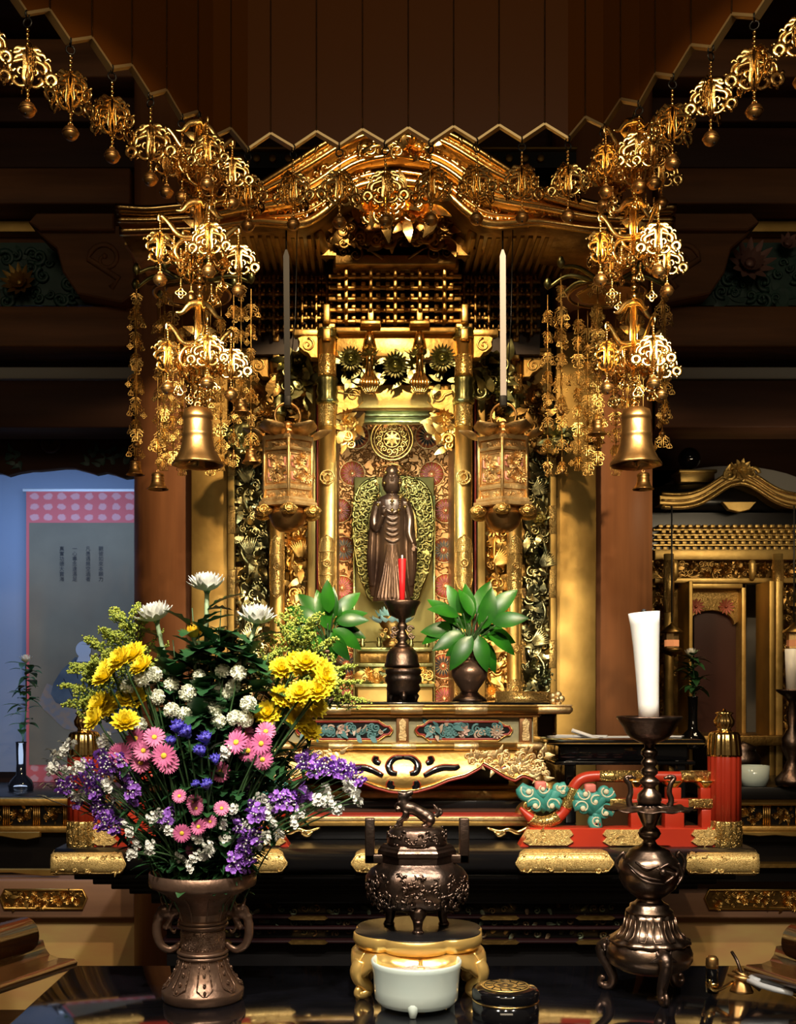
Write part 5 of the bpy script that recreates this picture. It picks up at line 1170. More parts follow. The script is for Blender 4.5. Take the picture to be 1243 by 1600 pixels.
# ================================================================ gilt altar table
def altar_table():
    D = 2.78; c = 631.0; x = lambda px: X(px, D); z = lambda py: Z(py, D); xc = AX
    t = thing('altar_table', 'gilt altar table with curved pierced apron holding vases and the red candle', 'table', (xc, 2.95, Z(1329, 2.6)))
    hw = x(888)-xc; yb = 3.30
    MB().box(xc-hw*.93, xc+hw*.93, D+.015, yb, z(1102), z(1097.5), .0015).build('black_top', 'lacq', t)
    mb = MB(); mb.tube([(xc-hw, D+.01, z(1109)), (xc+hw, D+.01, z(1109))], S(6.5, D), 14); mb.box(xc-hw, xc+hw, D, yb, z(1104.5), z(1101.5), .001); mb.box(xc-hw*.97, xc+hw*.97, D+.01, yb, z(1116), z(1109))
    e = mb.build('top_edge', 'gold', t)
    for px in (408, 523, 635, 736, 866, 395):
        mb = MB(); xx = x(px); mb.tube([(xx-.048, D+.01, z(1109)), (xx-.04, D+.01, z(1109)), (xx+.04, D+.01, z(1109)), (xx+.048, D+.01, z(1109))], [.004, S(7.2, D), S(7.2, D), .004], 14)
        mb.box(xx-.045, xx+.045, D-.0015, D+.02, z(1104), z(1101), .001); mb.build('edge_fitting', 'gold_pink', e)
    for s in (-1, 1):
        mb = MB(); mb.lathe([(S(13, D), 0), (S(14, D), .06), (S(14, D), .14), (0, .14)], (xc+s*(hw-.03), D+.14, z(1094)), 24, axis=(-s, 0, 0), ell=1); mb.tube([(xc+s*(hw-.02), D+.14, z(1094)), (xc+s*(hw-.11), D+.14, z(1092))], [S(12, D), S(8, D)], 16); mb.build('scroll_end', 'gold_eng2', t)
        mb = MB()
        for k in range(5): a = 2*pi*k/5; mb.sphere(Vector((xc+s*(hw-.028)+S(7, D)*cos(a), D+.012, z(1092)+S(7, D)*sin(a))), S(5.5, D), 10, 8, (1, .6, 1))
        mb.sphere((xc+s*(hw-.028), D+.004, z(1092)), S(4, D), 10, 8); mb.build('rosette_end', 'gold_pink', t)
    # frieze
    hf = x(842)-xc; Df = D+.03
    MB().box(xc-hf+.01, xc+hf-.01, Df+.008, yb-.03, z(1163), z(1114)).build('frieze_board', mat('dull_olive_gold', (.42, .38, .22), .45, .7, ('noise', 60, .1)), t)
    mb = MB(); mb.box(xc-hf-.004, xc+hf+.004, D+.016, yb-.02, z(1121), z(1115.5), .002); mb.build('orange_strip', mat('orange_gilt', (.52, .25, .07), .4, .8), t)
    R = random.Random(7)
    for k, (a, b) in enumerate(((434, 613), (650, 801))):
        if k == 0: a = 631-(801-631); b = 631-(650-631)
        h = (z(1128)-z(1156))/2; zc = (z(1128)+z(1156))/2; x0, x1 = x(a), x(b)
        def outl(g): 
            hh = h-g; e_ = .035
            return [(x0+g, zc), (x0+.008+g, zc+hh*.45), (x0+.02+g, zc+hh*.5), (x0+e_, zc+hh), (x1-e_, zc+hh), (x1-.02-g, zc+hh*.5), (x1-.008-g, zc+hh*.45), (x1-g, zc), (x1-.008-g, zc-hh*.45), (x1-.02-g, zc-hh*.5), (x1-e_, zc-hh), (x0+e_, zc-hh), (x0+.02+g, zc-hh*.5), (x0+.008+g, zc-hh*.45)]
        mb = MB(); mb.prism(outl(0), Df+.003, Df+.012, .001); pan = mb.build('panel_opening', 'lacq_soft', t)
        mb = MB(); mb.tube([Vector((p[0], Df+.002, p[1])) for p in outl(0)], .0035, 6, closed=True); mb.build('red_rim', 'red_line', pan)
        mb = MB(); mb.tube([Vector((p[0], Df+.001, p[1])) for p in outl(-.004)], .0016, 6, closed=True); mb.build('gilt_rim', 'gold', pan)
        for m_, n_, fl in (('teal', 50, 0), ('cream', 14, .1)):
            mb = MB(); foliage(mb, x0+.02, x1-.02, zc-h*.55, zc+h*.55, Df+.004, n_, .022, R, .004, fl, .6); mb.build('painted_vine', mat('pale_teal_paint', (.08, .20, .20), .5) if m_ == 'teal' else mat('cream_pink_paint', (.50, .36, .26), .5), pan)
        mb = MB(); flower(mb, ((x0+x1)/2, Df, zc), .016, 7, (0, -1, 0), .3, 2); mb.build('painted_peony', mat('pink_cream_paint', (.60, .40, .32), .5), pan)
    for px in (629, 823, 439):
        xx = x(px); mb = MB(); mb.box(xx-S(10, D), xx+S(10, D), Df-.006, Df+.02, z(1162), z(1115), .002); p_ = mb.build('frieze_post', mat('brown_gilt', (.28, .13, .05), .4, .6), t)
        mb = MB(); mb.prism([(xx-.010, z(1128)), (xx, z(1122)), (xx+.010, z(1128)), (xx+.008, z(1142)), (xx+.011, z(1150)), (xx+.009, z(1158)), (xx-.009, z(1158)), (xx-.011, z(1150)), (xx-.008, z(1142))], Df-.010, Df-.005, .001); mb.build('post_fitting', 'gold_pink', p_)
    hm = x(843)-xc+.0
    mb = MB(); mb.tube([(xc-hm, D+.022, z(1167)), (xc+hm, D+.022, z(1167))], S(6, D), 12); mb.box(xc-hm, xc+hm, D+.02, yb-.03, z(1172), z(1162), .002); mr_ = mb.build('middle_moulding', 'gold', t)
    for px in (434, 532, 631, 729, 828): mb = MB(); xx = x(px); mb.tube([(xx-.04, D+.022, z(1167)), (xx-.03, D+.022, z(1167)), (xx+.03, D+.022, z(1167)), (xx+.04, D+.022, z(1167))], [.003, S(6.6, D), S(6.6, D), .003], 12); mb.build('edge_fitting', 'gold_pink', mr_)
    # apron: bombe front with ogee lower edge
    low = [(0, 1241), (20, 1239), (45, 1232), (70, 1221), (95, 1215), (118, 1203), (122, 1198), (123, 1196), (140, 1205), (158, 1216), (172, 1222), (185, 1214), (200, 1220), (215, 1232), (229, 1243), (233, 1236), (234, 1210)]
    def lowf(d):
        d = abs(d)
        for i in range(len(low)-1):
            if d <= low[i+1][0]: a, b = low[i], low[i+1]; return a[1]+(b[1]-a[1])*(d-a[0])/(b[0]-a[0]+1e-9)
        return 1215
    rows = 8; cols = 94; vs = []; fs = []
    for i in range(cols+1):
        u = -1+2*i/cols; dtop = u*209; 
        for k in range(rows+1):
            v = k/rows; d = u*(209+24*sin(min(1, v*1.2)*pi/2)*1.0); L_ = lowf(d*232/233)-2
            py = 1172+(L_-1172)*v; bulge = -.035*sin(pi*min(1, (py-1172)/70*.75))
            side = .05*max(0, abs(u)-.93)/.07
            vs.append((xc+S(d, D), D+.022+bulge+side, z(py)))
    for i in range(cols):
        for k in range(rows): fs.append((i*(rows+1)+k, (i+1)*(rows+1)+k, (i+1)*(rows+1)+k+1, i*(rows+1)+k+1))
    mb = MB(); mb.add(vs, fs); ap = mb.build('curved_apron', 'gold', t, solid=-.012)
    rim = [Vector(vs[i*(rows+1)+rows])+Vector((0, -.003, 0)) for i in range(cols+1)]
    mb = MB(); mb.tube(rim, .0032, 6); mb.build('red_rim', 'red_line', ap); mb = MB(); mb.tube([p+Vector((0, -.002, .006)) for p in rim], .0028, 6); mb.build('gilt_rim', 'gold_pol', ap)
    def yb_(py): return D+.022-.035*sin(pi*min(1, (py-1172)/70*.75))-.0015
    def cut(pts, nm='dark_hole_inset', closed=False, w_=5):  # black insets laid on the apron stand for the shade inside its holes
        pp = bez([(xc+S(a, D), yb_(b)-.001, z(b)) for a, b in pts], 5); n = len(pp); ww = [S(w_, D)*(.35+.65*sin(pi*(k+.5)/n)**.6) for k in range(n)]
        mb = MB(); mb.tube([p+Vector((0, .0025, 0)) for p in pp], [q_+.0028 for q_ in ww], 8, .3, (0, 1, 0)); r_ = mb.build('red_rim', 'red_line', ap)
        mb = MB(); mb.tube(pp, ww, 8, .3, (0, 1, 0)); mb.build(nm, 'lacq', ap)
    for s in (-1, 1):
        cut([(s*-1, 1184), (s*13, 1186), (s*22, 1195), (s*20, 1206), (s*10, 1209)], w_=5)
        cut([(s*32, 1212), (s*48, 1204), (s*62, 1200), (s*80, 1200), (s*88, 1197)], w_=5); cut([(s*36, 1194), (s*43, 1190), (s*42, 1182)], w_=5); cut([(s*14, 1231), (s*21, 1227), (s*19, 1219)], w_=5)
        mb = MB(); R = random.Random(3+s)
        for _ in range(190):
            d = R.uniform(98, 226); py = R.uniform(1176, 1232)
            if py > lowf(d)-5 or py < 1174 or (d < 130 and py > 1174+(d-90)*.9): continue
            px_ = xc+s*S(d, D); yy = yb_(py)-.003+(.05*max(0, d/232-.93)/.07)
            if R.random() < .4: scroll(mb, px_, z(py), .010, yy, .0035, R.choice((-1, 1)), R.uniform(0, 6), 1.1)
            else: mb.petal((px_, yy, z(py)), (0, -1, 0), R.uniform(0, 6.3), .026, .013, .3, -.6, 0, 4, -.3)
        mb.build('cloud_relief', 'gold_pink', ap)
        cut([(s*124, 1193), (s*140, 1200), (s*152, 1203), (s*160, 1197)], w_=2.5)
    # cabriole leg ends + dark stepped underside
    for s in (-1, 1):
        for yy in (0, .42):
            mb = MB(); pts = bez([(xc+S(s*226, D), D+.03+yy, z(1225)), (xc+S(s*224, D), D+.02+yy, z(1245)), (xc+S(s*206, D), D+.02+yy, z(1258)), (xc+S(s*190, D), D+.03+yy, z(1268)), (xc+S(s*186, D), D+.03+yy, z(1276))], 6)
            mb.tube(pts, taper(len(pts), .034, .022, .016), 10, .8); scroll(mb, xc+S(s*196, D), z(1262), .018, D+.0+yy, .006, s); mb.build('curled_leg', 'gold', t)
    for a, b, h_, m_, yy in ((1241, 1256, 200, 'gold_dark', .10), (1256, 1270, 206, 'lacq_soft', .08), (1235, 1243, 190, 'gold_matte', .14), (1172, 1236, 180, 'lacq_soft', .2), (1268, 1279, 210, 'beam_dark', .05)):
        MB().box(xc-S(h_, D), xc+S(h_, D), D+yy, yb-.05, z(b), z(a), .002).build('under_tier', m_, t)
    # base plinth with gilt and red mouldings
    Dp = D-.02; zz = lambda py: Z(py, Dp)
    mb = MB(); mb.box(xc-S(206, Dp), xc+S(206, Dp), Dp, yb, zz(1283), zz(1276), .002); b1 = mb.build('plinth_moulding', 'gold_pink', t)
    MB().box(xc-S(207, Dp), xc+S(207, Dp), Dp+.004, yb, zz(1277), zz(1274), .001).build('red_line_moulding', 'red_line', t)
    MB().box(xc-S(205, Dp), xc+S(205, Dp), Dp+.003, yb, zz(1291), zz(1283), .002).build('plinth_moulding', 'gold', t)
    MB().box(xc-S(195, Dp), xc+S(195, Dp), Dp+.03, yb, Z(1329, 2.6)+.001, zz(1290), .002).build('black_plinth', 'lacq_soft', t)
    for s in (-1, 1):
        mb = MB(); q_ = lambda d, py: Vector((xc+s*S(d, Dp), Dp+.01, zz(py)))
        for pts in ([(200, 1293), (180, 1302), (165, 1297), (150, 1300), (130, 1294)], [(190, 1300), (196, 1308), (204, 1303), (200, 1296)], [(160, 1300), (150, 1306), (142, 1300)]):
            pp = bez([q_(*p) for p in pts], 5); mb.tube(pp, taper(len(pp), .010, .007, .003), 6, .6, (0, 1, 0))
        mb.build('scroll_bracket', 'gold_pol', t)
altar_table()
# lower supports of the shrine, seen between table and gilt boards
t = thing('offering_desk', 'black lacquered low desk with white papers, right of the gilt altar table', 'desk', P(975, 1325, 3.2))
D = 3.1
MB().box(X(856, D), X(1100, D), D, D+.42, Z(1164, D), Z(1156, D), .003).build('desk_top', 'lacq', t)
MB().box(X(856, D), X(1100, D), D-.003, D+.001, Z(1162.5, D), Z(1161, D)).build('gilt_line', 'gold', t)
MB().box(X(875, D), X(1080, D), D+.03, D+.4, Z(1190, D), Z(1164, D), .006).build('desk_frieze', 'lacq', t)
for px in (885, 1058): MB().box(X(px, D), X(px+18, D), D+.03, D+.38, Z(1329, 2.6), Z(1188, D), .004).build('desk_side', 'lacq', t)
MB().box(X(868, D), X(1090, D), D+.02, D+.4, Z(1196, D), Z(1190, D), .003).build('desk_rail', 'lacq', t)
R = random.Random(3)
for k, (px, py, an, dz) in enumerate(((905, 1153, .5, 0), (925, 1154, -.3, .001), (985, 1155, .1, 0), (1040, 1154, .2, 0), (1060, 1155, -.4, .002))):
    mb = MB(); mb.T = Matrix.Translation((X(px, D), D+.16, Z(1156, D)+.0005+dz)) @ Matrix.Rotation(an, 4, 'Z')
    mb.box(-.055, .055, -.03, .03, 0, .003+.002*(k % 2)) if k > 1 else mb.box(-.075, .075, -.012, .012, 0, .006)
    tag(mb.build('paper_sheet' if k > 1 else 'folded_paper', 'paper'), ['narrow folded white paper at the left end of the black desk', 'second narrow folded white paper lying across the first on the desk', 'white paper sheet in the middle of the black desk', 'white paper sheet near the right end of the desk', 'white paper sheet overlapping at the right end of the desk'][k], 'paper', 'white papers on the black desk')
mb = MB(); mb.tube([P(893, 1141, D+.15), P(935, 1155, D+.12)], .006, 4); tag(mb.build('folded_paper', 'paper'), 'slim white paper leaning up at the left end of the black desk', 'paper', 'white papers on the black desk')
# ================================================================ front table and what stands on it
TZ = 0.75
t = thing('black_table', 'glossy black lacquered table in the foreground carrying the vase, burners and candlestick', 'table', (AX, 1.8, 0))
MB().box(-.605, .757, 1.35, 2.183, TZ-.035, TZ, .004).build('table_top', 'table_top', t)
MB().box(-.58, .73, 1.38, 2.15, TZ-.11, TZ-.035, .004).build('table_apron', 'lacq_soft', t)
for x_ in (-.56, .66):
    for y_ in (1.40, 2.08): MB().box(x_, x_+.05, y_, y_+.05, 0, TZ-.11, .004).build('leg', 'lacq_soft', t)
# ---- wooden desks with rolled ends at both front corners
def desk(sgn, label):
    t = thing('side_desk', label, 'desk', (sgn*.85+AX, 1.7, 0)); f = lambda x: x if sgn < 0 else 2*.076-x-.0
    D0 = 1.05
    # rolled rail, ledge and moulding run diagonally away from the camera
    def run(name, p0, p1, prf, m):
        p0 = Vector(p0); p1 = Vector(p1); d = (p1-p0).normalized(); sd = Vector((d.y, -d.x, 0)); mb = MB(); n = len(prf)
        vs = [p+sd*a+Vector((0, 0, b)) for p in (p0, p1) for a, b in prf]
        if sgn > 0: vs = [Vector((f(v.x), v.y, v.z)) for v in vs]
        fs = [(i, (i+1) % n, n+(i+1) % n, n+i) for i in range(n)]+[tuple(range(n))[::-1], tuple(range(n, 2*n))]
        mb.add(vs, fs, True); mb.sm[-1] = mb.sm[-2] = False; return mb.build(name, m, t)
    R_ = .032; e = P(40, 1460, 1.98) if sgn < 0 else Vector((f(P(1240, 1470, 2.02).x), 2.02, P(1246, 1470, 2.02).z)); k = Vector((-.42, -.9, 0)).normalized()
    s_ = e+k*.75
    circ = [(R_*cos(a), R_*sin(a)) for a in [2*pi*i/24 for i in range(24)]]
    run('rolled_rail', s_, e, circ, 'desk')
    web = [(-.014, -.015), (.014, -.015), (.020, -.030), (.030, -.040), (.05, -.044), (.086, -.042), (.094, -.047), (.092, -.056), (.07, -.066), (.0, -.070), (-.06, -.072), (-.06, -.06), (-.02, -.045)]
    run('moulded_ledge', s_+k*-.0, e-k*.03, web, 'desk')
    run('desk_side', s_+Vector((0, 0, -.068)), e-k*-.06+Vector((0, 0, -.068)), [(-.16, 0), (-.10, 0), (-.10, -.9+.34), (-.16, -.9+.34)], 'desk')
    return t
desk(-1, 'glossy brown wooden desk with a rolled rail at the lower left corner')
desk(1, 'glossy brown wooden desk with a rolled rail at the lower right corner')
# ---- brown bronze vase
def vase():
    D = 1.95; c = (X(317, D), D, 0); t = thing('bronze_vase', 'large brown bronze vase with two animal-head ring handles holding the mixed bouquet', 'vase', (c[0], D, TZ))
    u = S(1, D); z = lambda py: Z(py, D)
    mb = MB(); mb.lathe([(0, TZ+.004), (60*u, TZ), (63*u, TZ+.004), (64*u, z(1546)), (63*u, z(1543)), (54*u, z(1536)), (45*u, z(1522)), (38*u, z(1504)), (35*u, z(1492)), (34*u, z(1484)), (33*u, z(1450)), (35*u, z(1444)), (36*u, z(1430)), (40*u, z(1418)), (48*u, z(1405)), (60*u, z(1394)), (72*u, z(1387)), (82*u, z(1382)), (83.5*u, z(1378)), (83*u, z(1362)), (81*u, z(1361)), (79*u, z(1364)), (78*u, z(1380)), (50*u, z(1400)), (30*u, z(1440)), (0, z(1450))], c, 64)
    body = mb.build('vase_body', 'bronze_brown', t)
    for py, r in ((1444, 37), (1438, 36), (1486, 37.5), (1492, 36.5)):
        mb = MB(); mb.ring((c[0], D, z(py)), r*u, 3*u, (0, 0, 1), 48, 8); mb.build('raised_ring', 'bronze_brown', t)
    mb = MB(); mb.lathe([(33.4*u, z(1481)), (34.6*u, z(1479)), (34.6*u, z(1452)), (33.4*u, z(1450))], c, 48); mb.build('patterned_neck_band', 'bronze_eng', t)
    for k in range(8):                          # hanging plantain-leaf lappets on the foot
        a = -pi/2+2*pi*k/8+.2; mb = MB(); pr_ = [(36.0, 1496), (39.5, 1507), (46.5, 1521), (55, 1533.5), (61, 1541)]
        L_ = []; R__ = []; ce = []
        for (r, py), w_ in zip(pr_, (6.5, 8, 10, 12, 3)):
            for s, l in ((-1, L_), (1, R__)): aa = a+s*w_/r; l.append(Vector((c[0]+cos(aa)*(r+.8)*u, D+sin(aa)*(r+.8)*u, z(py))))
            ce.append(Vector((c[0]+cos(a)*(r+.6)*u, D+sin(a)*(r+.6)*u, z(py))))
        mb.tube(L_+R__[::-1], 1.1*u, 6); 
        for i in range(4): mb.sphere(ce[i]*.5+ce[i+1]*.5, 2.8*u, 8, 6, (1, 1, 1.4))
        mb.build('leaf_lappet', 'bronze_eng', t)
    for k in range(10):
        a = 2*pi*k/10; mb = MB(); mb.tube([Vector((c[0]+cos(a)*r*u, D+sin(a)*r*u, z(py))) for r, py in ((35, 1442), (36.5, 1430), (41, 1418), (49, 1405), (60, 1395))], taper(5, 1.6*u, .8*u), 6); mb.build('flute_rib', 'bronze_brown', t)
    for s in (-1, 1):                           # handles: a beast head biting a loop
        mb = MB(); f = lambda px, py, y=0: Vector((c[0]+s*px*u, D+y*u, z(py)))
        mb.tube(bez([f(36, 1426), (f(50, 1420)), f(62, 1424), f(70, 1436), f(72, 1456), f(66, 1476), f(52, 1484), f(40, 1478), f(36, 1472)], 5), taper(41, 7*u, 7.5*u, 4*u), 10, .8, (0, 1, 0))
        mb.sphere(f(58, 1424), 13*u, 12, 10, (1.15, .75, .9)); mb.sphere(f(68, 1432), 8*u, 10, 8, (1.2, .8, .8)); mb.sphere(f(70, 1444), 5.5*u, 8, 6)
        for y in (-7, 7): mb.sphere(f(62, 1420, y), 3*u, 8, 6); mb.tube([f(52, 1418, y), f(46, 1408, y*1.2), f(48, 1402, y*1.2)], taper(3, 3.6*u, 1*u), 6)
        mb.tube(bez([f(62, 1414), f(66, 1404), f(61, 1397)], 4), taper(9, 3.2*u, .8*u), 6)
        for k in range(5): mb.sphere(f(46+k*3, 1428+k*5, 0), 6*u, 8, 6, (.8, 1, .9))
        mb.tube(bez([f(52, 1440), f(50, 1452), f(44, 1458), (f(42, 1450))], 4), taper(13, 3*u, 2.4*u, 1.5*u), 6)
        mb.build('beast_handle', 'bronze_brown', t, rm=.0019)
    return c
VC = vase()
# ---- lobed gilt stand and hexagonal censer with a lion
def stand():
    D = 2.0; cx = X(653, D); u = S(1, D); zt = Z(1450, D); t = thing('lobed_stand', 'gilt lobed stand with black top and curled legs under the dark bronze incense burner', 'stand', (cx, D, TZ))
    def lob(r, n=72, k=6): return [(cx+r*(1-.10*(1-abs(sin(k*a/2+.26))**.6))*cos(a), D+r*(1-.10*(1-abs(sin(k*a/2+.26))**.6))*sin(a)*.92) for a in [2*pi*i/n for i in range(n)]]
    def loft(rs, m, nm, par=t, cap=(1, 1)):
        vs = []; fs = []; n = 72
        for r, z_ in rs: vs += [(x, y, z_) for x, y in lob(r)]
        for i in range(len(rs)-1):
            for k in range(n): fs.append((i*n+k, i*n+(k+1) % n, (i+1)*n+(k+1) % n, (i+1)*n+k))
        if cap[1]: fs.append(tuple((len(rs)-1)*n+k for k in range(n)))
        if cap[0]: fs.append(tuple(range(n))[::-1])
        mb = MB(); mb.add(vs, fs); mb.sm[-1] = False; return mb.build(nm, m, par)
    loft([(101*u, zt-.004), (102*u, zt-.001), (101*u, zt)], 'lacq_soft', 'black_top')
    loft([(94*u, zt-.030), (100*u, zt-.026), (105*u, zt-.015), (104*u, zt-.004), (102*u, zt-.002)], 'gilt_bright', 'gilt_edge_band')
    loft([(88*u, zt-.034), (92*u, zt-.030), (94*u, zt-.028)], 'gold', 'neck', cap=(1, 1))
    for k in range(6):
        a0 = -pi/2+2*pi*k/6+pi/6; am = a0; mb = MB(); vs = []; fs = []; nc = 20; nr = 6
        for i in range(nc+1):
            w_ = -1+2*i/nc; a = am+w_*pi/6; dr = .050*(.30+.70*abs(w_)**1.6)+.004*abs(cos(w_*9))
            for j in range(nr+1):
                v = j/nr; r = 90*u+.022*sin(min(1, v*1.3)*pi/2)*(.6+.4*abs(w_)); vs.append((cx+r*cos(a), D+r*sin(a)*.92, zt-.030-dr*v))
        for i in range(nc):
            for j in range(nr): fs.append((i*(nr+1)+j, (i+1)*(nr+1)+j, (i+1)*(nr+1)+j+1, i*(nr+1)+j+1))
        mb.add(vs, fs); mb.tube([Vector(vs[i*(nr+1)+nr]) for i in range(nc+1)], .0022, 6); mb.build('apron_lobe', 'gilt_bright', t, solid=.003)
        al = a0+pi/6; dx, dy = cos(al), sin(al)*.92; g = lambda r, zz: Vector((cx+dx*r*u, D+dy*r*u, zz))
        pts = bez([g(100, zt-.050), g(108, zt-.064), g(104, zt-.080), g(93, zt-.092), g(90, TZ+.014), g(100, TZ+.008), g(108, TZ+.010), g(107, TZ+.018), g(102, TZ+.016)], 5)
        mb = MB(); mb.tube(pts, taper(len(pts), .016, .0095, .005), 10, 1); mb.sphere(g(98, TZ+.005), .0048, 8, 6); mb.build('curled_leg', 'gilt_bright', t)
    return cx, D, zt
SX, SD, SZ = stand()
def censer():
    D = SD; c = (SX-S(2, D), D, 0); u = S(1, D); z = lambda py: SZ+(1450-py)*u; t = thing('incense_burner', 'dark bronze hexagonal incense burner with square handles and a lion on its lid', 'incense burner', (c[0], D, SZ))
    mb = MB(); prf = [(0, z(1424)), (34*u, z(1422)), (62*u, z(1414)), (76*u, z(1400)), (81*u, z(1384)), (80*u, z(1368)), (72*u, z(1356)), (62*u, z(1350)), (58*u, z(1346))]
    n = 72; vs = []; fs = []
    hexr = lambda a: cos(pi/6)/cos(((a+pi/6*0) % (pi/3))-pi/6)
    for r, zz in prf:
        for k in range(n): a = 2*pi*k/n; q = r*(.55+.45*hexr(a+pi/6*0)); vs.append((c[0]+q*cos(a), D+q*sin(a)*.8, zz))
    for i in range(len(prf)-1):
        for k in range(n): fs.append((i*n+k, i*n+(k+1) % n, (i+1)*n+(k+1) % n, (i+1)*n+k))
    mb.add(vs, fs); body = mb.build('burner_body', 'bronze', t)
    R = random.Random(8)
    for a0, nm in ((-pi/2, 'f'), (-pi/2-pi/3*.95, 'l'), (-pi/2+pi/3*.95, 'r')):
        mb = MB()
        for _ in range(46):
            a = a0+R.uniform(-.42, .42); py = R.uniform(1362, 1408); rr = 80-((py-1384)/26)**2*12; p = Vector((c[0]+rr*u*cos(a), D+rr*u*sin(a)*.8, z(py))); d = Vector((cos(a), sin(a), 0))
            sd = Vector((-sin(a), cos(a), 0)); th = R.uniform(0, 6); pts = []
            for k in range(7): th += .6; p = p+(sd*cos(th)+Vector((0, 0, 1))*sin(th))*2.6*u; pts.append(p.copy())
            mb.tube(pts, taper(7, 2.6*u, .8*u), 6)
        mb.build('dragon_relief', 'bronze', body)
    def hexa(r0, r1, a, b, nm, e=.8):
        mb = MB(); mb.lathe([(r0, a), (r1, b)] if not isinstance(r0, list) else r0, (c[0], D, 0), 6, ell=e, rot=0)
        for i in range(len(mb.sm)): mb.sm[i] = False
        return mb.build(nm, 'bronze', t)
    hexa([(58*u, z(1356)), (58*u, z(1334)), (56*u, z(1333))], 0, 0, 0, 'hexagonal_neck')
    hexa([(56*u, z(1339)), (58*u, z(1337)), (61*u, z(1334)), (61*u, z(1328)), (58*u, z(1325)), (57*u, z(1322)), (52*u, z(1318)), (0, z(1316))], 0, 0, 0, 'lid_plate')
    mb = MB(); mb.lathe([(47*u, z(1320)), (47*u, z(1314)), (44*u, z(1298)), (38*u, z(1292)), (0, z(1290))], c, 36, ell=.85)
    for _ in range(70):
        a = R.uniform(-pi, pi); py = R.uniform(1297, 1315); rr = 45.5; p = Vector((c[0]+rr*u*cos(a), D+rr*u*sin(a)*.85, z(py))); th = R.uniform(0, 6); pts = []
        sd = Vector((-sin(a), cos(a), 0))
        for k in range(6): th += .8; p = p+(sd*cos(th)+Vector((0, 0, 1))*sin(th))*2.4*u; pts.append(p.copy())
        mb.tube(pts, 1.8*u, 6)
    mb.build('pierced_lid', 'bronze', t)
    for s in (-1, 1):                             # upright square loop handles
        mb = MB(); xa = c[0]+s*81*u; xb = c[0]+s*66*u
        mb.box(min(xa, xb), max(xa, xb), D-9*u, D+9*u, z(1348), z(1278), .002); xq = c[0]+s*52*u; mb.box(min(xa, xq), max(xa, xq), D-9*u, D+9*u, z(1348), z(1334), .002); mb.build('square_handle', 'bronze', t)
    for k in range(3):
        a = -pi/2+2*pi*k/3; g = lambda r, py: Vector((c[0]+cos(a)*r*u, D+sin(a)*r*.8*u, z(py)))
        mb = MB(); mb.tube([g(46, 1412), g(50, 1422), g(47, 1432), g(49, 1442), g(51, 1448)], [15*u, 13*u, 8*u, 6.5*u, 8*u], 10); mb.lathe([(8*u, SZ), (9*u, SZ+.003), (8*u, SZ+.006)], (g(50, 0).x, g(50, 0).y, 0), 12)
        for s in (-1, 1): mb.sphere(g(60, 1424)+Vector((s*5*u, 0, 0)), 2.6*u, 8, 6)
        mb.sphere(g(62, 1431), 4*u, 8, 6, (1.3, 1, .7)); mb.build('beast_foot', 'bronze', t)
    # lion: head up and turned back to the left, body sloping, paws planted
    mb = MB(); b = lambda px, py, y=0: Vector((c[0]+(px-651)*u, D+y*u, z(py)))
    mb.tube(bez([b(632, 1262), b(645, 1264), b(660, 1272), b(673, 1280)], 4), [9*u, 9.5*u, 10*u, 10*u, 9.5*u, 9*u, 9*u, 9.5*u, 10*u, 11*u, 11*u, 11*u, 10*u], 12)
    mb.tube(bez([b(634, 1266), b(630, 1255), b(628, 1246)], 4), taper(9, 9.5*u, 7.5*u), 10); mb.sphere(b(630, 1244), 9*u, 12, 10, (1, .9, .95))
    mb.tube([b(632, 1243), b(640, 1239), b(645, 1238)], [6*u, 4.5*u, 3.4*u], 8); mb.tube([b(632, 1247), b(640, 1247), b(644, 1247)], [4.5*u, 3*u, 2*u], 8)
    for y in (-5, 5): mb.tube([b(627, 1240, y), b(621, 1237, y*1.3)], [3*u, 1.3*u], 6); mb.sphere(b(633, 1239, y), 1.8*u, 6, 5)
    for k in range(7): mb.sphere(b(625-k*.6+3*sin(k), 1244+k*3.4, (k % 3-1)*4), 4*u, 8, 6)
    for y in (-6, 6):
        o = 0 if y < 0 else 6
        mb.tube(bez([b(634, 1268, y), b(630+o, 1277, y), b(622+o, 1283, y), b(621+o, 1289, y)], 3), taper(10, 5*u, 3.4*u, 2.8*u), 8); mb.sphere(b(619+o, 1290, y), 3.6*u, 8, 6, (1.4, 1, .8))
        mb.sphere(b(672, 1281, y), 8*u, 10, 8); mb.tube([b(674, 1286, y), b(664-o*.3, 1290, y), b(659, 1291, y)], [4.5*u, 3.4*u, 3*u], 8)
    mb.tube(bez([b(680, 1276), b(684, 1268), b(679, 1260), b(676, 1256)], 4), taper(13, 4*u, 3*u, 1*u), 8); mb.tube(bez([b(681, 1276), b(690, 1270), b(687, 1262)], 4), taper(9, 3.4*u, 1*u), 8)
    mb.build('lion_finial', 'bronze', t, rm=.0016)
censer()
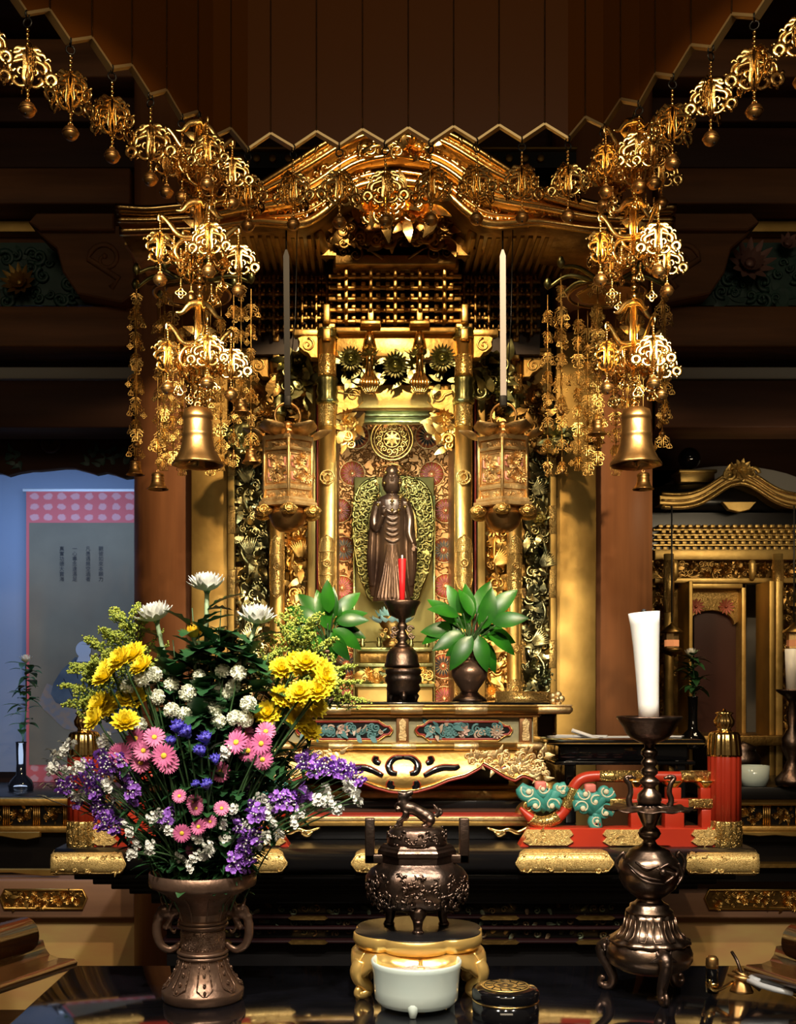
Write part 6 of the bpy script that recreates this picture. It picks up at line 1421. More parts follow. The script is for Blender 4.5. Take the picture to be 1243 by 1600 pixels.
# ---- celadon ash bowl
def bowl():
    D = 1.895; c = (X(650, D), D, 0); u = S(1, D); z0_ = TZ+.006
    t = thing('ash_bowl', 'pale celadon porcelain bowl filled with incense ash, on the table front', 'bowl', (c[0], D, TZ))
    h = .078; mb = MB(); mb.lathe([(0, z0_), (48*u, z0_), (60*u, z0_+.004), (65*u, z0_+.012), (66*u, z0_+.03), (67.5*u, z0_+.055), (70*u, z0_+h-.010), (71*u, z0_+h-.003), (69*u, z0_+h), (66*u, z0_+h-.002), (63*u, z0_+h-.010), (60*u, z0_+.05), (0, z0_+.045)], c, 64); mb.build('bowl_body', 'celadon', t)
    mb = MB(); vs = []; fs = []; R = random.Random(2); n = 40; m_ = 10
    for j in range(m_+1):
        for k in range(n): r = 62*u*j/m_; a = 2*pi*k/n; vs.append((c[0]+r*cos(a), D+r*sin(a), z0_+h-.016+R.uniform(-.0015, .0015)+.006*math.exp(-(r/(24*u))**2)))
    for j in range(m_):
        for k in range(n): fs.append((j*n+k, j*n+(k+1) % n, (j+1)*n+(k+1) % n, (j+1)*n+k))
    mb.add(vs, fs); ash = mb.build('ash', 'ash', t); ash['kind'] = 'stuff'
    for k in range(3):
        a = -pi/2-.12+2*pi*k/3; mb = MB(); p = Vector((c[0]+cos(a)*60*u, D+sin(a)*60*u, 0)); mb.tube([p+Vector((-cos(a)*.012, -sin(a)*.012, z0_+.018)), p+Vector((0, 0, z0_+.010)), p+Vector((cos(a)*.003, sin(a)*.003, TZ+.001))], [.012, .010, .005], 10); mb.build('foot', 'celadon', t)
bowl()
# ---- black incense box with crest
def ibox():
    D = 1.84; c = (X(789.5, D), D, 0); r = S(52.5, D); t = thing('incense_box', 'round black lacquered incense box with a gold floral crest on its lid', 'box', (c[0], D, TZ))
    mb = MB(); mb.lathe([(0, TZ), (r*.97, TZ), (r*.985, TZ+.003), (r*.985, TZ+.028)], c, 64); mb.build('box_base', 'lacq', t)
    mb = MB(); mb.lathe([(r*.985, TZ+.028), (r, TZ+.029), (r, TZ+.030), (r*.985, TZ+.031)], c, 64); mb.build('gilt_seam', 'gold_pol', t)
    zt = TZ+.052; mb = MB(); mb.lathe([(r*.985, TZ+.031), (r, TZ+.033), (r, zt-.008), (r*.97, zt-.004), (r*.85, zt-.001), (0, zt)], c, 64); lid = mb.build('lid', 'lacq', t)
    k_ = lambda zz: zz
    mb = MB(); mb.lathe([(r*.71, zt-.0002), (r*.71, zt+.0005), (0, zt+.0008)], c, 48); cr = mb.build('gold_crest_disc', 'gilt_bright', lid)
    mb = MB(); 
    for k in range(5): a = pi/2+2*pi*k/5; mb.sphere((c[0]+cos(a)*r*.16, D+sin(a)*r*.16, zt+.0008), r*.105, 12, 6, (1, 1, .06))
    for k in range(12): a = 2*pi*k/12; mb.tube([(c[0]+cos(a)*r*.40, D+sin(a)*r*.40, zt+.0008), (c[0]+cos(a+.2)*r*.6, D+sin(a+.2)*r*.6, zt+.0008)], .0012, 5)
    mb.ring((c[0], D, zt+.0008), r*.36, .0010, (0, 0, 1), 40, 5); mb.ring((c[0], D, zt+.0007), r*.64, .0010, (0, 0, 1), 40, 5); mb.build('floral_crest', 'lacq', cr)
ibox()
# ---- bronze candlestick with drip plate and cranes, and its candle
def candlestick():
    D = 1.975; c = (X(1014, D), D, 0); u = S(1, D); z = lambda py: Z(py, D)
    t = thing('bronze_candlestick', 'tall turned bronze candlestick on three curled legs carrying the white candle', 'candlestick', (c[0], D, TZ))
    L = lambda l: [(h*u, z(y)) for h, y in l][::-1]
    mb = MB(); mb.lathe(L([(0, 1127), (30, 1125), (44, 1121), (49, 1119), (50, 1121), (46, 1127), (40, 1137), (36, 1146), (28, 1154), (15, 1160), (8, 1163), (7, 1170)]), c, 48, 8, .03, lz={6, 7, 8, 9, 10, 11}); mb.build('candle_dish', 'bronze', t)
    mb = MB(); mb.lathe(L([(0, 1168), (9, 1169), (13, 1174), (13, 1179), (8, 1184), (12, 1189), (13, 1193), (9, 1198), (13, 1203), (13, 1208), (8, 1213), (15, 1219), (16, 1223), (9, 1229), (10, 1233), (18, 1241), (19, 1250), (17, 1257), (0, 1258)]), c, 32); mb.build('beaded_stem', 'bronze_mid', t)
    mb = MB(); n = 96; vs = [(c[0], D, z(1258))]; fs = []
    for j, (r, zz) in enumerate(((20, 1258), (45, 1260), (60, 1263), (69, 1262))):
        for k in range(n): a = 2*pi*k/n; q = r*(1+.04*sin(a*12)*(j/3)); vs.append((c[0]+q*u*cos(a), D+q*u*sin(a)*.95, z(zz)+u*1.6*sin(a*12+1)*(j/3)))
    for k in range(n): fs.append((0, 1+k, 1+(k+1) % n))
    for j in range(3):
        for k in range(n): fs.append((1+j*n+k, 1+j*n+(k+1) % n, 1+(j+1)*n+(k+1) % n, 1+(j+1)*n+k))
    mb.add(vs, fs); mb.build('scalloped_drip_plate', 'bronze', t, solid=-.002)
    for s in (-1, 1):
        f = lambda px, py: Vector((c[0]+s*px*u, D-4*u, z(py))); mb = MB()
        mb.tube(bez([f(30, 1262), f(33, 1250), f(30, 1238), f(32, 1225), f(38, 1216), f(32, 1213), f(22, 1216)], 5), taper(31, 5*u, 4*u, 2.2*u), 8); mb.sphere(f(31, 1214), 4.4*u, 8, 6, (1.3, 1, .9)); mb.petal(f(26, 1256), (0, -.2, 1), 0 if s > 0 else pi, .02, .012, .1, .3, 0, 4); mb.build('crane_handle', 'bronze', t)
    mb = MB(); mb.lathe(L([(0, 1262), (20, 1263), (19, 1270), (14, 1282), (10, 1291), (15, 1296), (18, 1302), (15, 1308), (9, 1313), (12, 1319), (24, 1324), (31, 1328), (33, 1333), (40, 1338), (46, 1348), (48, 1360), (46, 1374), (39, 1387), (29, 1396), (20, 1402), (18, 1405), (24, 1410), (30, 1413), (30, 1418), (36, 1422), (36, 1427), (0, 1428)]), c, 48); vb = mb.build('vase_shaped_stem', 'bronze_mid', t)
    mb = MB(); R = random.Random(4)
    f = lambda a, py, k=1.0: Vector((c[0]+cos(a)*(48-((py-1360)/28)**2*9)*u*k, D+sin(a)*(48-((py-1360)/28)**2*9)*u*k, z(py)))
    for (a0, y0, a1, y1, a2, y2) in ((-2.6, 1346, -2.0, 1362, -1.4, 1368), (-2.5, 1352, -1.9, 1370, -1.3, 1374), (-1.3, 1372, -1.0, 1360, -1.6, 1350), (-2.3, 1342, -1.9, 1350, -1.5, 1346), (-1.2, 1345, -.8, 1355, -1.1, 1372), (-.5, 1345, -.3, 1365, -.6, 1380), (-1.5, 1350, -1.2, 1344, -.95, 1352)):
        mb.tube(bez([f(a0, y0), f(a1, y1, 1.04), f(a2, y2)], 6), taper(13, 1.5*u, 3.4*u, 1*u), 6)
    mb.sphere(f(-1.4, 1355, 1.03), 6*u, 8, 6); mb.build('dragon_relief', 'bronze', vb)
    mb = MB(); mb.tube(bez([f(-2.9, 1340, 1.0), f(-2.9, 1330, 1.15), f(-3.0, 1345, 1.2), f(-3.0, 1362, 1.02)], 4), 2.6*u, 6); mb.build('loop_ear', 'bronze', vb); mb = MB(); mb.tube(bez([f(-.1, 1340, 1.0), f(-.1, 1330, 1.15), f(-.1, 1345, 1.2), f(-.1, 1372, 1.02)], 4), 3*u, 6); mb.build('loop_ear', 'bronze', vb)
    mb = MB(); mb.lathe(L([(36, 1426), (37, 1434), (40, 1446), (46, 1456), (55, 1463), (62, 1467), (62, 1470), (58, 1472), (0, 1473)]), c, 64, 14, .035); mb.build('fluted_skirt', 'bronze_mid', t)
    for k in range(7):
        a = -pi/2+(k-3)*.45; mb = MB(); l = []; r_ = []
        for rr, py, w_ in ((38.5, 1432, .10), (41, 1446, .13), (47, 1456, .13), (54, 1462, .08)): l.append(Vector((c[0]+cos(a-w_)*(rr+1)*u, D+sin(a-w_)*(rr+1)*u, z(py)))); r_.append(Vector((c[0]+cos(a+w_)*(rr+1)*u, D+sin(a+w_)*(rr+1)*u, z(py))))
        mb.tube(l+r_[::-1], 1.1*u, 6); mb.build('lappet', 'bronze_mid', t)
    mb = MB(); mb.lathe(L([(58, 1470), (62, 1476), (66, 1486), (66, 1496), (60, 1506), (46, 1514), (24, 1519), (0, 1520)]), c, 48); mb.build('lower_bowl', 'bronze_mid', t)
    for k in range(3):
        a = -pi/2+.08+2*pi*k/3; g = lambda r, zz: Vector((c[0]+cos(a)*r*u, D+sin(a)*r*u, zz)); tz = lambda py: z(py)
        pts = bez([g(56, z(1476)), g(72, z(1482)), g(74, z(1498)), g(64, z(1516)), g(57, z(1532)), g(60, z(1545)), g(70, TZ+.006), g(78, TZ+.012), g(75, TZ+.022), g(69, TZ+.020)], 5)
        mb = MB(); mb.tube(pts, [9*u]*6+[(10-.14*i)*u for i in range(len(pts)-6-14)]+[(5-.14*i)*u for i in range(14)], 10); mb.sphere(g(70, z(1482)), 11*u, 10, 8, (1, 1, .8)); mb.sphere(g(80, z(1490)), 6*u, 8, 6)
        sd = Vector((-sin(a), cos(a), 0))
        for s in (-1, 1): mb.tube([g(68, z(1480))+sd*s*8*u, g(64, z(1470))+sd*s*12*u], [4*u, 1*u], 6); mb.tube([g(70, z(1482))+sd*s*6*u, g(64, z(1488))+sd*s*22*u], [6*u, 1.5*u], 6)
        mb.build('dragon_leg', 'bronze', t, rm=.0018)
    cd = thing('white_candle', 'tall flared unlit white candle on the bronze candlestick', 'candle', (c[0]-4*u, D, z(1122)))
    mb = MB(); vs_ = [(15.5, 1122, -1), (16, 1100, -1.5), (17.5, 1060, -3), (20, 1010, -5), (22.5, 975, -7), (24.2, 957, -8.5)]
    pts = [Vector((c[0]+o*u, D, z(y))) for h, y, o in vs_]; mb.tube(pts, [h*u for h, y, o in vs_], 32); mb.build('wax_body', 'white_wax', cd)
    mb = MB(); mb.tube([pts[-1], pts[-1]+Vector((0, 0, .006))], [.006, .003], 8); mb.build('wick', 'ribbon_b', cd)
candlestick()
# ---- small things at the right
def small():
    D = 1.985; t = thing('lighter', 'slim cylindrical lacquered and gilt incense lighter standing on the table beside the candlestick', 'lighter', P(1112, 1551, D))
    c = (X(1112, D), D, 0); r = S(9.5, D); z = lambda py: Z(py, D)
    mb = MB(); mb.lathe([(0, TZ), (r, TZ+.001), (r, z(1512)), (r, z(1510))], c, 24); mb.build('lighter_body', 'lacq', t)
    mb = MB(); mb.lathe([(r*1.05, TZ+.010), (r*1.08, TZ+.016), (r*1.05, TZ+.020)], c, 24); mb.build('lower_gilt_band', 'gold_pol', t)
    mb = MB(); mb.lathe([(r*1.02, z(1512)), (r*1.05, z(1505)), (r*1.0, z(1498)), (r*.7, z(1494)), (0, z(1493))], c, 24); mb.build('gilt_cap', 'brass_bell', t)
    t = thing('brass_snuffer', 'small brass candle snuffer with thin curved handle lying on the black table', 'snuffer', P(1158, 1548, 1.99))
    mb = MB(); b = P(1158, 1538, 1.99); mb.lathe([(0, .026), (.006, .025), (.014, .016), (.019, .004), (.021, 0)], (b.x, b.y, TZ+.001), 28, 8, .05); mb.build('snuffer_bell', 'brass_bell', t)
    mb = MB(); mb.tube(bez([(b.x-.016, b.y, TZ+.018), (b.x-.05, b.y-.02, TZ+.008), (b.x-.062, b.y-.02, TZ+.012), (b.x-.064, b.y-.018, TZ+.028)], 5), .003, 8); mb.build('curved_handle', 'gold_pol', t)
    mb = MB(); mb.tube(bez([(b.x+.002, b.y, TZ+.026), (b.x-.004, b.y+.01, TZ+.052), (b.x-.008, b.y+.03, TZ+.066)], 4), [.003]*9, 8); mb.tube([(b.x+.012, b.y, TZ+.02), (b.x+.03, b.y-.012, TZ+.006)], .003, 6); mb.build('hinged_lid', 'bronze', t)
    t = thing('wick_trimmer', 'white and brass wick trimming scissors lying at the right end of the table', 'scissors', P(1205, 1550, 1.96))
    T = Matrix.Translation((X(1200, 1.96), 1.96, TZ+.022)) @ Matrix.Rotation(-.75, 4, 'Z') @ Matrix.Rotation(.12, 4, 'Y')
    mb = MB(); mb.T = T @ Matrix.Rotation(pi/2, 4, 'X')
    o = [(-.036, -.010), (-.030, .012), (-.006, .019), (.022, .017), (.044, .010), (.046, -.008), (.022, -.017), (-.004, -.016)]
    for s in (0,): mb.tube([Vector((p[0], 0, p[1])) for p in o], .0075, 8, .7, (0, 1, 0), True); mb.tube([(-.036, 0, 0), (-.016, 0, 0)], .011, 8, .5, (0, 1, 0)); mb.tube([(.03, 0, 0), (.05, 0, 0)], .009, 8, .6, (0, 1, 0))
    mb.build('white_frame', mat('white_plastic', (.62, .64, .68), .3), t)
    for s in (-1, 1):
        mb = MB(); mb.T = T; mb.tube([(.046, s*.006, 0), (.12, s*.009, -.008)], .0045, 10); mb.build('brass_handle', 'gold_pol', t)
    mb = MB(); mb.T = T; mb.tube([(-.036, 0, 0), (-.062, .004, .006), (-.070, .004, .002)], [.009, .010, .004], 8, .5, (0, 0, 1)); mb.tube([(-.03, -.012, 0), (-.07, -.016, 0)], [.006, .003], 6); mb.build('brass_jaw', 'brass_bell', t)
small()
# ================================================================ on the gilt altar table
AZ = Z(1097.5, 2.78)
def red_candle():
    D = 2.98; c = (X(628, D), D, 0); u = S(1, D); z = lambda py: AZ+(1097-py)*u; L = lambda l: [(h*u, z(y)) for h, y in l][::-1]
    t = thing('inner_candlestick', 'slender dark bronze candlestick on a stepped base holding the red candle', 'candlestick', (c[0], D, AZ))
    mb = MB(); mb.lathe(L([(0, 944), (14, 944), (28, 940), (29, 942), (24, 950), (20, 962), (6, 968), (5, 975)]), c, 36); mb.build('candle_dish', 'bronze', t)
    mb = MB(); mb.lathe(L([(0, 972), (6, 974), (9, 980), (5, 985), (8, 992), (11, 998), (6, 1003), (10, 1008), (14, 1012), (0, 1012)]), c, 28)
    for s in (-1, 1): scroll(mb, c[0]+s*12*u, z(984), 6*u, D, 1.8*u, s); scroll(mb, c[0]+s*14*u, z(994), 5*u, D, 1.6*u, -s)
    mb.build('scrolled_stem', 'bronze', t)
    mb = MB(); mb.lathe(L([(0, 1010), (16, 1012), (22, 1018), (25, 1026), (26, 1036), (28, 1040), (27, 1044), (0, 1045)]), c, 36); mb.build('domed_foot', 'bronze', t)
    b = thing('inner_incense_burner', 'low dark bronze three-legged burner directly in front of the slender candlestick', 'incense burner', (c[0], D-.09, AZ)); c2 = (c[0]+.001, D-.09, 0)
    mb = MB(); mb.lathe(L([(0, 1046), (25, 1046), (28, 1049), (27, 1054), (25, 1056), (28, 1060), (28, 1066), (24, 1070), (26, 1078), (20, 1086), (0, 1088)]), c2, 36, ell=.7); mb.build('burner_body', 'bronze', b)
    for k in range(3):
        a = -pi/2+2*pi*k/3; mb = MB(); mb.tube([(c2[0]+cos(a)*18*u, c2[1]+sin(a)*13*u, z(1084)), (c2[0]+cos(a)*23*u, c2[1]+sin(a)*16*u, z(1089)), (c2[0]+cos(a)*21*u, c2[1]+sin(a)*15*u, AZ+.002)], [6*u, 5*u, 3*u], 8); mb.build('foot', 'bronze', b)
    for nm_, zz in (('pedestal', 0),):
        mb = MB(); mb.lathe([(S(24, D), AZ), (S(24, D), z(1046)), (0, z(1046))], c, 6); mb.build('stepped_base', 'bronze', t)
    cd = thing('red_candle', 'slim unlit red candle on the slender inner candlestick', 'candle', (c[0], D, z(942)))
    mb = MB(); mb.lathe([(4.2*u, z(943)), (4.8*u, z(910)), (6.4*u, z(875)), (6.4*u, z(874)), (0, z(874))], c, 20); mb.build('wax_body', 'red_candle', cd); mb = MB(); mb.tube([(c[0], D, z(874)), (c[0], D, z(868))], .0022, 6); mb.build('wick', 'paper', cd)
red_candle()
def leafvase(px, label, seed, leaves):
    D = 2.98; c = (X(px, D), D, 0); u = S(1, D); z = lambda py: AZ+(1097-py)*u; L = lambda l: [(h*u, z(y)) for h, y in l][::-1]
    t = thing('altar_vase', 'dark glossy altar vase on the gilt table, %s of the red candle' % label, 'vase', (c[0], D, AZ))
    mb = MB(); mb.lathe(L([(14, 1018), (16, 1016), (18, 1018), (15, 1023), (11, 1028), (14, 1033), (24, 1039), (29, 1048), (28, 1057), (22, 1068), (15, 1077), (13, 1082)]), c, 36); mb.build('vase_body', 'bronze_brown' if label == 'right' else 'bronze', t)
    mb = MB(); mb.lathe(L([(0, 1080), (14, 1082), (17, 1086), (26, 1092), (28, 1097), (0, 1097)]), c, 36); mb.build('vase_foot', 'bronze', t)
    b = thing('evergreen_branch', 'bunch of glossy green evergreen leaves in the altar vase %s of the red candle' % label, 'branch', (c[0], D, z(1022)))
    R = random.Random(seed); o = Vector((c[0], D, z(1020)))
    mb = MB()
    for i, (lx, ly, ang, ln) in enumerate(leaves):
        tip = Vector((X(lx, D), D-R.uniform(0, .10)+.03, z(ly))); mb.tube(bez([o, (o+tip)/2+Vector((0, 0, .01)), tip], 4), .0022, 5)
    mb.build('twigs', 'green_stem', b)
    for i, (lx, ly, ang, ln) in enumerate(leaves):
        tip = Vector((X(lx, D), D-(i % 3)*.03+.02, z(ly))); a = rad(ang)
        mb = MB(); d = Vector((cos(a), R.uniform(-.5, .1), sin(a))).normalized(); W = ln*u*.46
        nrm = Vector((R.uniform(-.4, .4), -1, R.uniform(.1, .7))); nrm = (nrm-d*nrm.dot(d)).normalized(); sd = nrm.cross(d); vs = []; n = 8
        for k in range(n+1):
            s_ = k/n; w_ = W*.5*max(.03, sin(pi*s_**.85)**.8); p = tip+d*ln*u*s_-nrm*.25*ln*u*s_*s_; vs += [p-sd*w_+nrm*w_*.25, p, p+sd*w_+nrm*w_*.25]
        fs = []
        for k in range(n): q = k*3; fs += [(q, q+1, q+4, q+3), (q+1, q+2, q+5, q+4)]
        mb.add(vs, fs); mb.build('leaf', 'leaf2', b)
leafvase(733, 'right', 3, [(720, 985, 178, 62), (712, 975, 135, 58), (735, 965, 110, 46), (745, 960, 70, 60), (760, 965, 45, 62), (765, 975, 10, 56), (745, 985, -10, 68), (725, 990, 205, 56), (735, 995, 235, 62), (748, 1000, -55, 60), (760, 990, -30, 56), (715, 965, 160, 50), (750, 975, 60, 40), (730, 975, 90, 60), (745, 995, -80, 56), (700, 985, 200, 46), (722, 960, 120, 50), (770, 980, 25, 40), (738, 982, 150, 45), (752, 985, 75, 66), (728, 1003, 215, 40), (742, 970, 30, 52)])
leafvase(512, 'left', 9, [(500, 985, 170, 60), (505, 970, 130, 58), (515, 960, 95, 50), (522, 962, 45, 54), (525, 972, 5, 50), (520, 985, -30, 54), (510, 992, 240, 56), (515, 985, 110, 60), (498, 975, 150, 56), (520, 975, 25, 56), (505, 995, 210, 54), (518, 990, -60, 50), (525, 980, -15, 48), (512, 975, 80, 56), (495, 985, 190, 50), (530, 965, 60, 30), (508, 965, 110, 44), (520, 995, -80, 40)])
# ================================================================ alcove flower vases and right shrine offerings
def thin_vase(px, py_b, D, label, blab, sd, topy, scale=1):
    c = P(px, py_b, D); u = S(1, D); t = thing('slender_vase', label, 'vase', c)
    mb = MB(); mb.lathe([(0, 0), (16*u, 0), (18*u, 4*u), (20*u, 14*u), (16*u, 22*u), (8*u, 30*u), (7*u, 50*u), (8*u, 80*u), (9*u, 82*u), (7*u, 82*u), (6*u, 60*u)], c, 28); mb.build('vase_body', 'lacq', t)
    b = thing('chrysanthemum_stem', blab, 'flower', c+Vector((0, 0, 80*u))); R = random.Random(sd); H = (py_b-82-topy)*u; o = c+Vector((0, 0, 60*u)); tp = c+Vector((R.uniform(-8, 8)*u, 0, 82*u+H))
    pth = bez([o, (o+tp)/2+Vector((4*u, 0, 0)), tp], 6); mb = MB(); mb.tube(pth, .003, 6); mb.build('stem', 'leaf', b)
    mb = MB()
    for k in range(46):
        p = pth[R.randrange(4, len(pth))]+Vector((R.uniform(-6, 6)*u, R.uniform(-5, 5)*u, R.uniform(-10, 4)*u)); a = R.uniform(0, 6.3); mb.petal(p, (0, 0, 1), a, R.uniform(16, 30)*u, 13*u, R.uniform(-.3, .7), -.8, 2*u, 5, .2, .7)
    mb.build('leaves', 'leaf', b)
    mb = MB()
    for l in range(3):
        for k in range(10): mb.petal(tp, (0, 0, 1), 2*pi*k/10+l, 13*u, 6*u, .5+.3*l, .9, 2*u, 5, .4)
    mb.build('bloom', 'white', b)
thin_vase(33, 1241, 4.85, 'slender black vase standing in the blue-lit left alcove', 'single white chrysanthemum stem in the blue-lit left alcove', 2, 1035)
thin_vase(1082, 1170, 4.5, 'slender dark vase before the small right-hand shrine', 'single pale chrysanthemum stem before the small right-hand shrine', 7, 1025)
D = 4.2
def zr(py): return Z(py, D)
t = thing('celadon_cup', 'small pale celadon cup on the right-hand ledge behind the red post', 'cup', P(1178, 1228, D))
mb = MB(); mb.lathe([(0, 0), (S(18, D), .002), (S(22, D), .03), (S(23, D), S(32, D)), (S(21, D), S(32, D)), (S(20, D), .03), (0, .02)], P(1178, 1228, D), 28); mb.build('cup_body', 'celadon', t)
MB_ = MB().box(X(1100, D), 2.4, D+.0-.06, D+.55, Z(1247, 4.2), Z(1228, D), .004).build('right_ledge', 'lacq_soft'); struct(MB_)
MB_ = MB().box(-3.2, X(260, 4.55), 4.58, 5.3, Z(1258, 4.6), Z(1244, 4.6), .004).build('left_ledge', 'lacq_soft'); struct(MB_)
t = thing('side_candlestick', 'dark bronze candlestick at the right edge of the photo before the small shrine', 'candlestick', P(1237, 1228, 4.15))
c = P(1237, 1228, 4.15); u = S(1, 4.15); mb = MB(); mb.lathe([(0, 0), (24*u, 0), (26*u, 10*u), (14*u, 24*u), (8*u, 40*u), (16*u, 60*u), (16*u, 74*u), (6*u, 90*u), (9*u, 110*u), (5*u, 130*u), (10*u, 138*u), (24*u, 148*u), (24*u, 151*u), (0, 151*u)], c, 28); mb.build('turned_stem', 'bronze', t)
t = thing('side_white_candle', 'short white candle at the right edge of the photo', 'candle', c+Vector((0, 0, 151*u))); mb = MB(); mb.lathe([(9*u, 151*u), (11*u, 214*u), (0, 214*u)], c, 24); mb.build('wax_body', 'white_wax', t)
t = thing('side_incense_burner', 'dark bronze burner on the right-hand ledge beside the celadon cup', 'incense burner', P(1153, 1200, 4.4)); c = P(1160, 1228, 4.4); u = S(1, 4.4)
mb = MB(); mb.lathe([(0, 0), (20*u, 0), (14*u, 14*u), (12*u, 22*u), (26*u, 34*u), (27*u, 46*u), (18*u, 56*u), (22*u, 62*u), (0, 70*u)], c, 28); mb.build('burner_body', 'bronze', t)
# lanterns in front of the side shrine
for px, lb in ((1049, 'small lit lantern hanging at the left side of the small shrine'), (1240, 'small lantern hanging at the right edge before the small shrine')):
    D = 4.6; c = P(px, 1000, D); u = S(1, D); t = thing('small_lantern', lb, 'lantern', c); mb = MB(); mb.tube([c+Vector((0, 0, 28*u)), P(px, 790, D)], .0035); mb.build('hanging_cord', 'ribbon_b', t)
    mb = MB(); mb.poly_lathe([(11*u, -14*u), (11*u, 12*u)], c, 6, -pi/2); mb.build('lantern_body', 'gold_pink', t)
    mb = MB(); mb.lathe([(0, 28*u), (4*u, 24*u), (18*u, 13*u), (18*u, 11*u), (0, 11*u)], c, 6, rot=-pi/2); mb.build('lantern_roof', 'gold_dark', t); mb = MB(); mb.lathe([(0, -26*u), (10*u, -22*u), (18*u, -16*u), (16*u, -13*u), (0, -13*u)], c, 6, rot=-pi/2); mb.build('lantern_base', 'gold_dark', t)
    mb = MB(); mb.poly_lathe([(11.4*u, -10*u), (11.4*u, 0)], c, 6, -pi/2); mb.build('glowing_panel', mat('lit_lantern_paper' , (.7, .3, .15), .6, emit=((1, .35, .12), .5 if px < 1100 else .05)), t)
# ================================================================ the bouquet
BD = 1.95; BM = Vector((VC[0], BD, Z(1375, BD)))
RF = random.Random(77)
def bpos(px, py, dy=None):
    D = BD+(RF.uniform(-.09, .05) if dy is None else dy); return P(px, py, D)
def stem_path(p, spread=.035):
    a = RF.uniform(0, 2*pi); r = RF.uniform(.0, .050); b = Vector((BM.x+cos(a)*r+(p.x-BM.x)*.10, BM.y+sin(a)*r*.8, BM.z-.05))
    m = b.lerp(p, .5)+Vector((-(p.x-BM.x)*.10, 0, (.02 if p.z > BM.z+.1 else .03)))
    return bez([b, m, p], 6)
def leaf_mesh(mb, p, az, el, L, W, lob=0):
    n = 8; d = Vector((cos(az)*cos(el), sin(az)*cos(el), sin(el))); up = Vector((0, 0, 1)); sd = d.cross(up); sd = sd.normalized() if sd.length > .01 else Vector((1, 0, 0)); nr = sd.cross(d); vs = []
    for k in range(n+1):
        t_ = k/n; w_ = W*.5*max(.05, sin(pi*min(1, t_*.93+.05))**.8)*(1+lob*(.38 if k % 2 else -.30)); q = p+d*L*t_-nr*L*.30*t_*t_; vs += [q-sd*w_+nr*w_*.3, q, q+sd*w_+nr*w_*.3]
    fs = []
    for k in range(n): i = k*3; fs += [(i, i+1, i+4, i+3), (i+1, i+2, i+5, i+4)]
    mb.add(vs, fs)
def stem_leaves(mb, pth, n, L, lob=1, lo=.3):
    for _ in range(n):
        i = int(len(pth)*RF.uniform(lo, .95)); p = pth[min(i, len(pth)-1)]; leaf_mesh(mb, p, RF.uniform(0, 2*pi), RF.uniform(-.3, .9), L*RF.uniform(.7, 1.2), L*.48, lob)
def bl_daisy(r, n=17, lay=2):
    mb = MB()
    for l in range(lay):
        for k in range(n): mb.petal((0, 0, -.002*l), (0, 0, 1), 2*pi*(k+.5*l)/n+RF.uniform(-.05, .05), r*(1-.12*l*0), r*.245, .30-.2*l, -.35, r*.16, 6, .2, 1.3)
    d_ = MB(); d_.sphere((0, 0, r*.06), r*.26, 14, 8, (1, 1, .5))
    for k in range(26): a = k*2.4; q = r*.24*(k/26)**.5; d_.sphere((q*cos(a), q*sin(a), r*.17-q*.35), r*.035, 5, 4)
    return mb, d_
def bl_mum(r, n=15):
    mb = MB()
    for l, (e, q) in enumerate(((.15, 1), (.45, .95), (.8, .82), (1.1, .65), (1.35, .45))):
        for k in range(n-l*2): mb.petal((0, 0, 0), (0, 0, 1), 2*pi*(k+.5*l)/(n-l*2)+RF.uniform(-.1, .1), r*q, r*.42, e+RF.uniform(-.08, .08), .35, r*.06, 6, .35, 1.5)
    return mb
def bl_incurve(r, n=12, open_=.0):
    mb = MB()
    for l, (e, q) in enumerate(((.55, 1.05), (.8, 1.08), (1.0, 1.0), (1.2, .9), (1.4, .75))):
        for k in range(n): mb.petal((0, 0, -r*.3), (0, 0, 1), 2*pi*(k+.5*l)/n+RF.uniform(-.08, .08), r*q*1.3, r*.42, e-.30-open_, 1.2+RF.uniform(-.3, .3)-open_, r*.05, 8, .5, 1.4)
    return mb
def bl_pompon(r):
    mb = MB(); N_ = 110
    for i in range(N_):
        zz = 1-1.5*(i+.5)/N_; a = i*2.39996; q = math.sqrt(max(0, 1-zz*zz)); d = Vector((q*cos(a), q*sin(a), zz*.8)).normalized()
        mb.petal(d*r*.62, d, RF.uniform(0, 6.3), r*.34, r*.26, .55, .6, 0, 4, .5, 1.4)
    mb.sphere((0, 0, 0), r*.66, 12, 8, (1, 1, .85)); return mb
def place(o, p, ax, spin=0, sc_=1):
    q = Vector((0, 0, 1)).rotation_difference(Vector(ax).normalized()); o.location = p; o.rotation_euler = (q.to_matrix() @ Matrix.Rotation(spin, 3, 'Z')).to_euler(); o.scale = (sc_,)*3
PROTO = {}
def bloom(kind, make, m, parent, p, ax, sc_):
    """first call builds the mesh, later ones share it"""
    if kind not in PROTO:
        r = make(); PROTO[kind] = r if isinstance(r, tuple) else (r,)
        objs = []
        o = PROTO[kind][0].build('bloom', m); objs.append(o)
        if len(PROTO[kind]) > 1: d = PROTO[kind][1].build('flower_disc', 'disc'); objs.append(d)
        PROTO[kind] = [q.data for q in objs]
        for q in objs: bpy.data.objects.remove(q)
    for i, me in enumerate(PROTO[kind]):
        o = bpy.data.objects.new('bloom' if i == 0 else 'flower_disc', me); col.objects.link(o)
        if i == 0: o.parent = parent; o.matrix_parent_inverse = Matrix.Translation(-Vector(parent.location)); place(o, p, ax, RF.uniform(0, 6), sc_); b = o
        else: o.parent = b
    return b
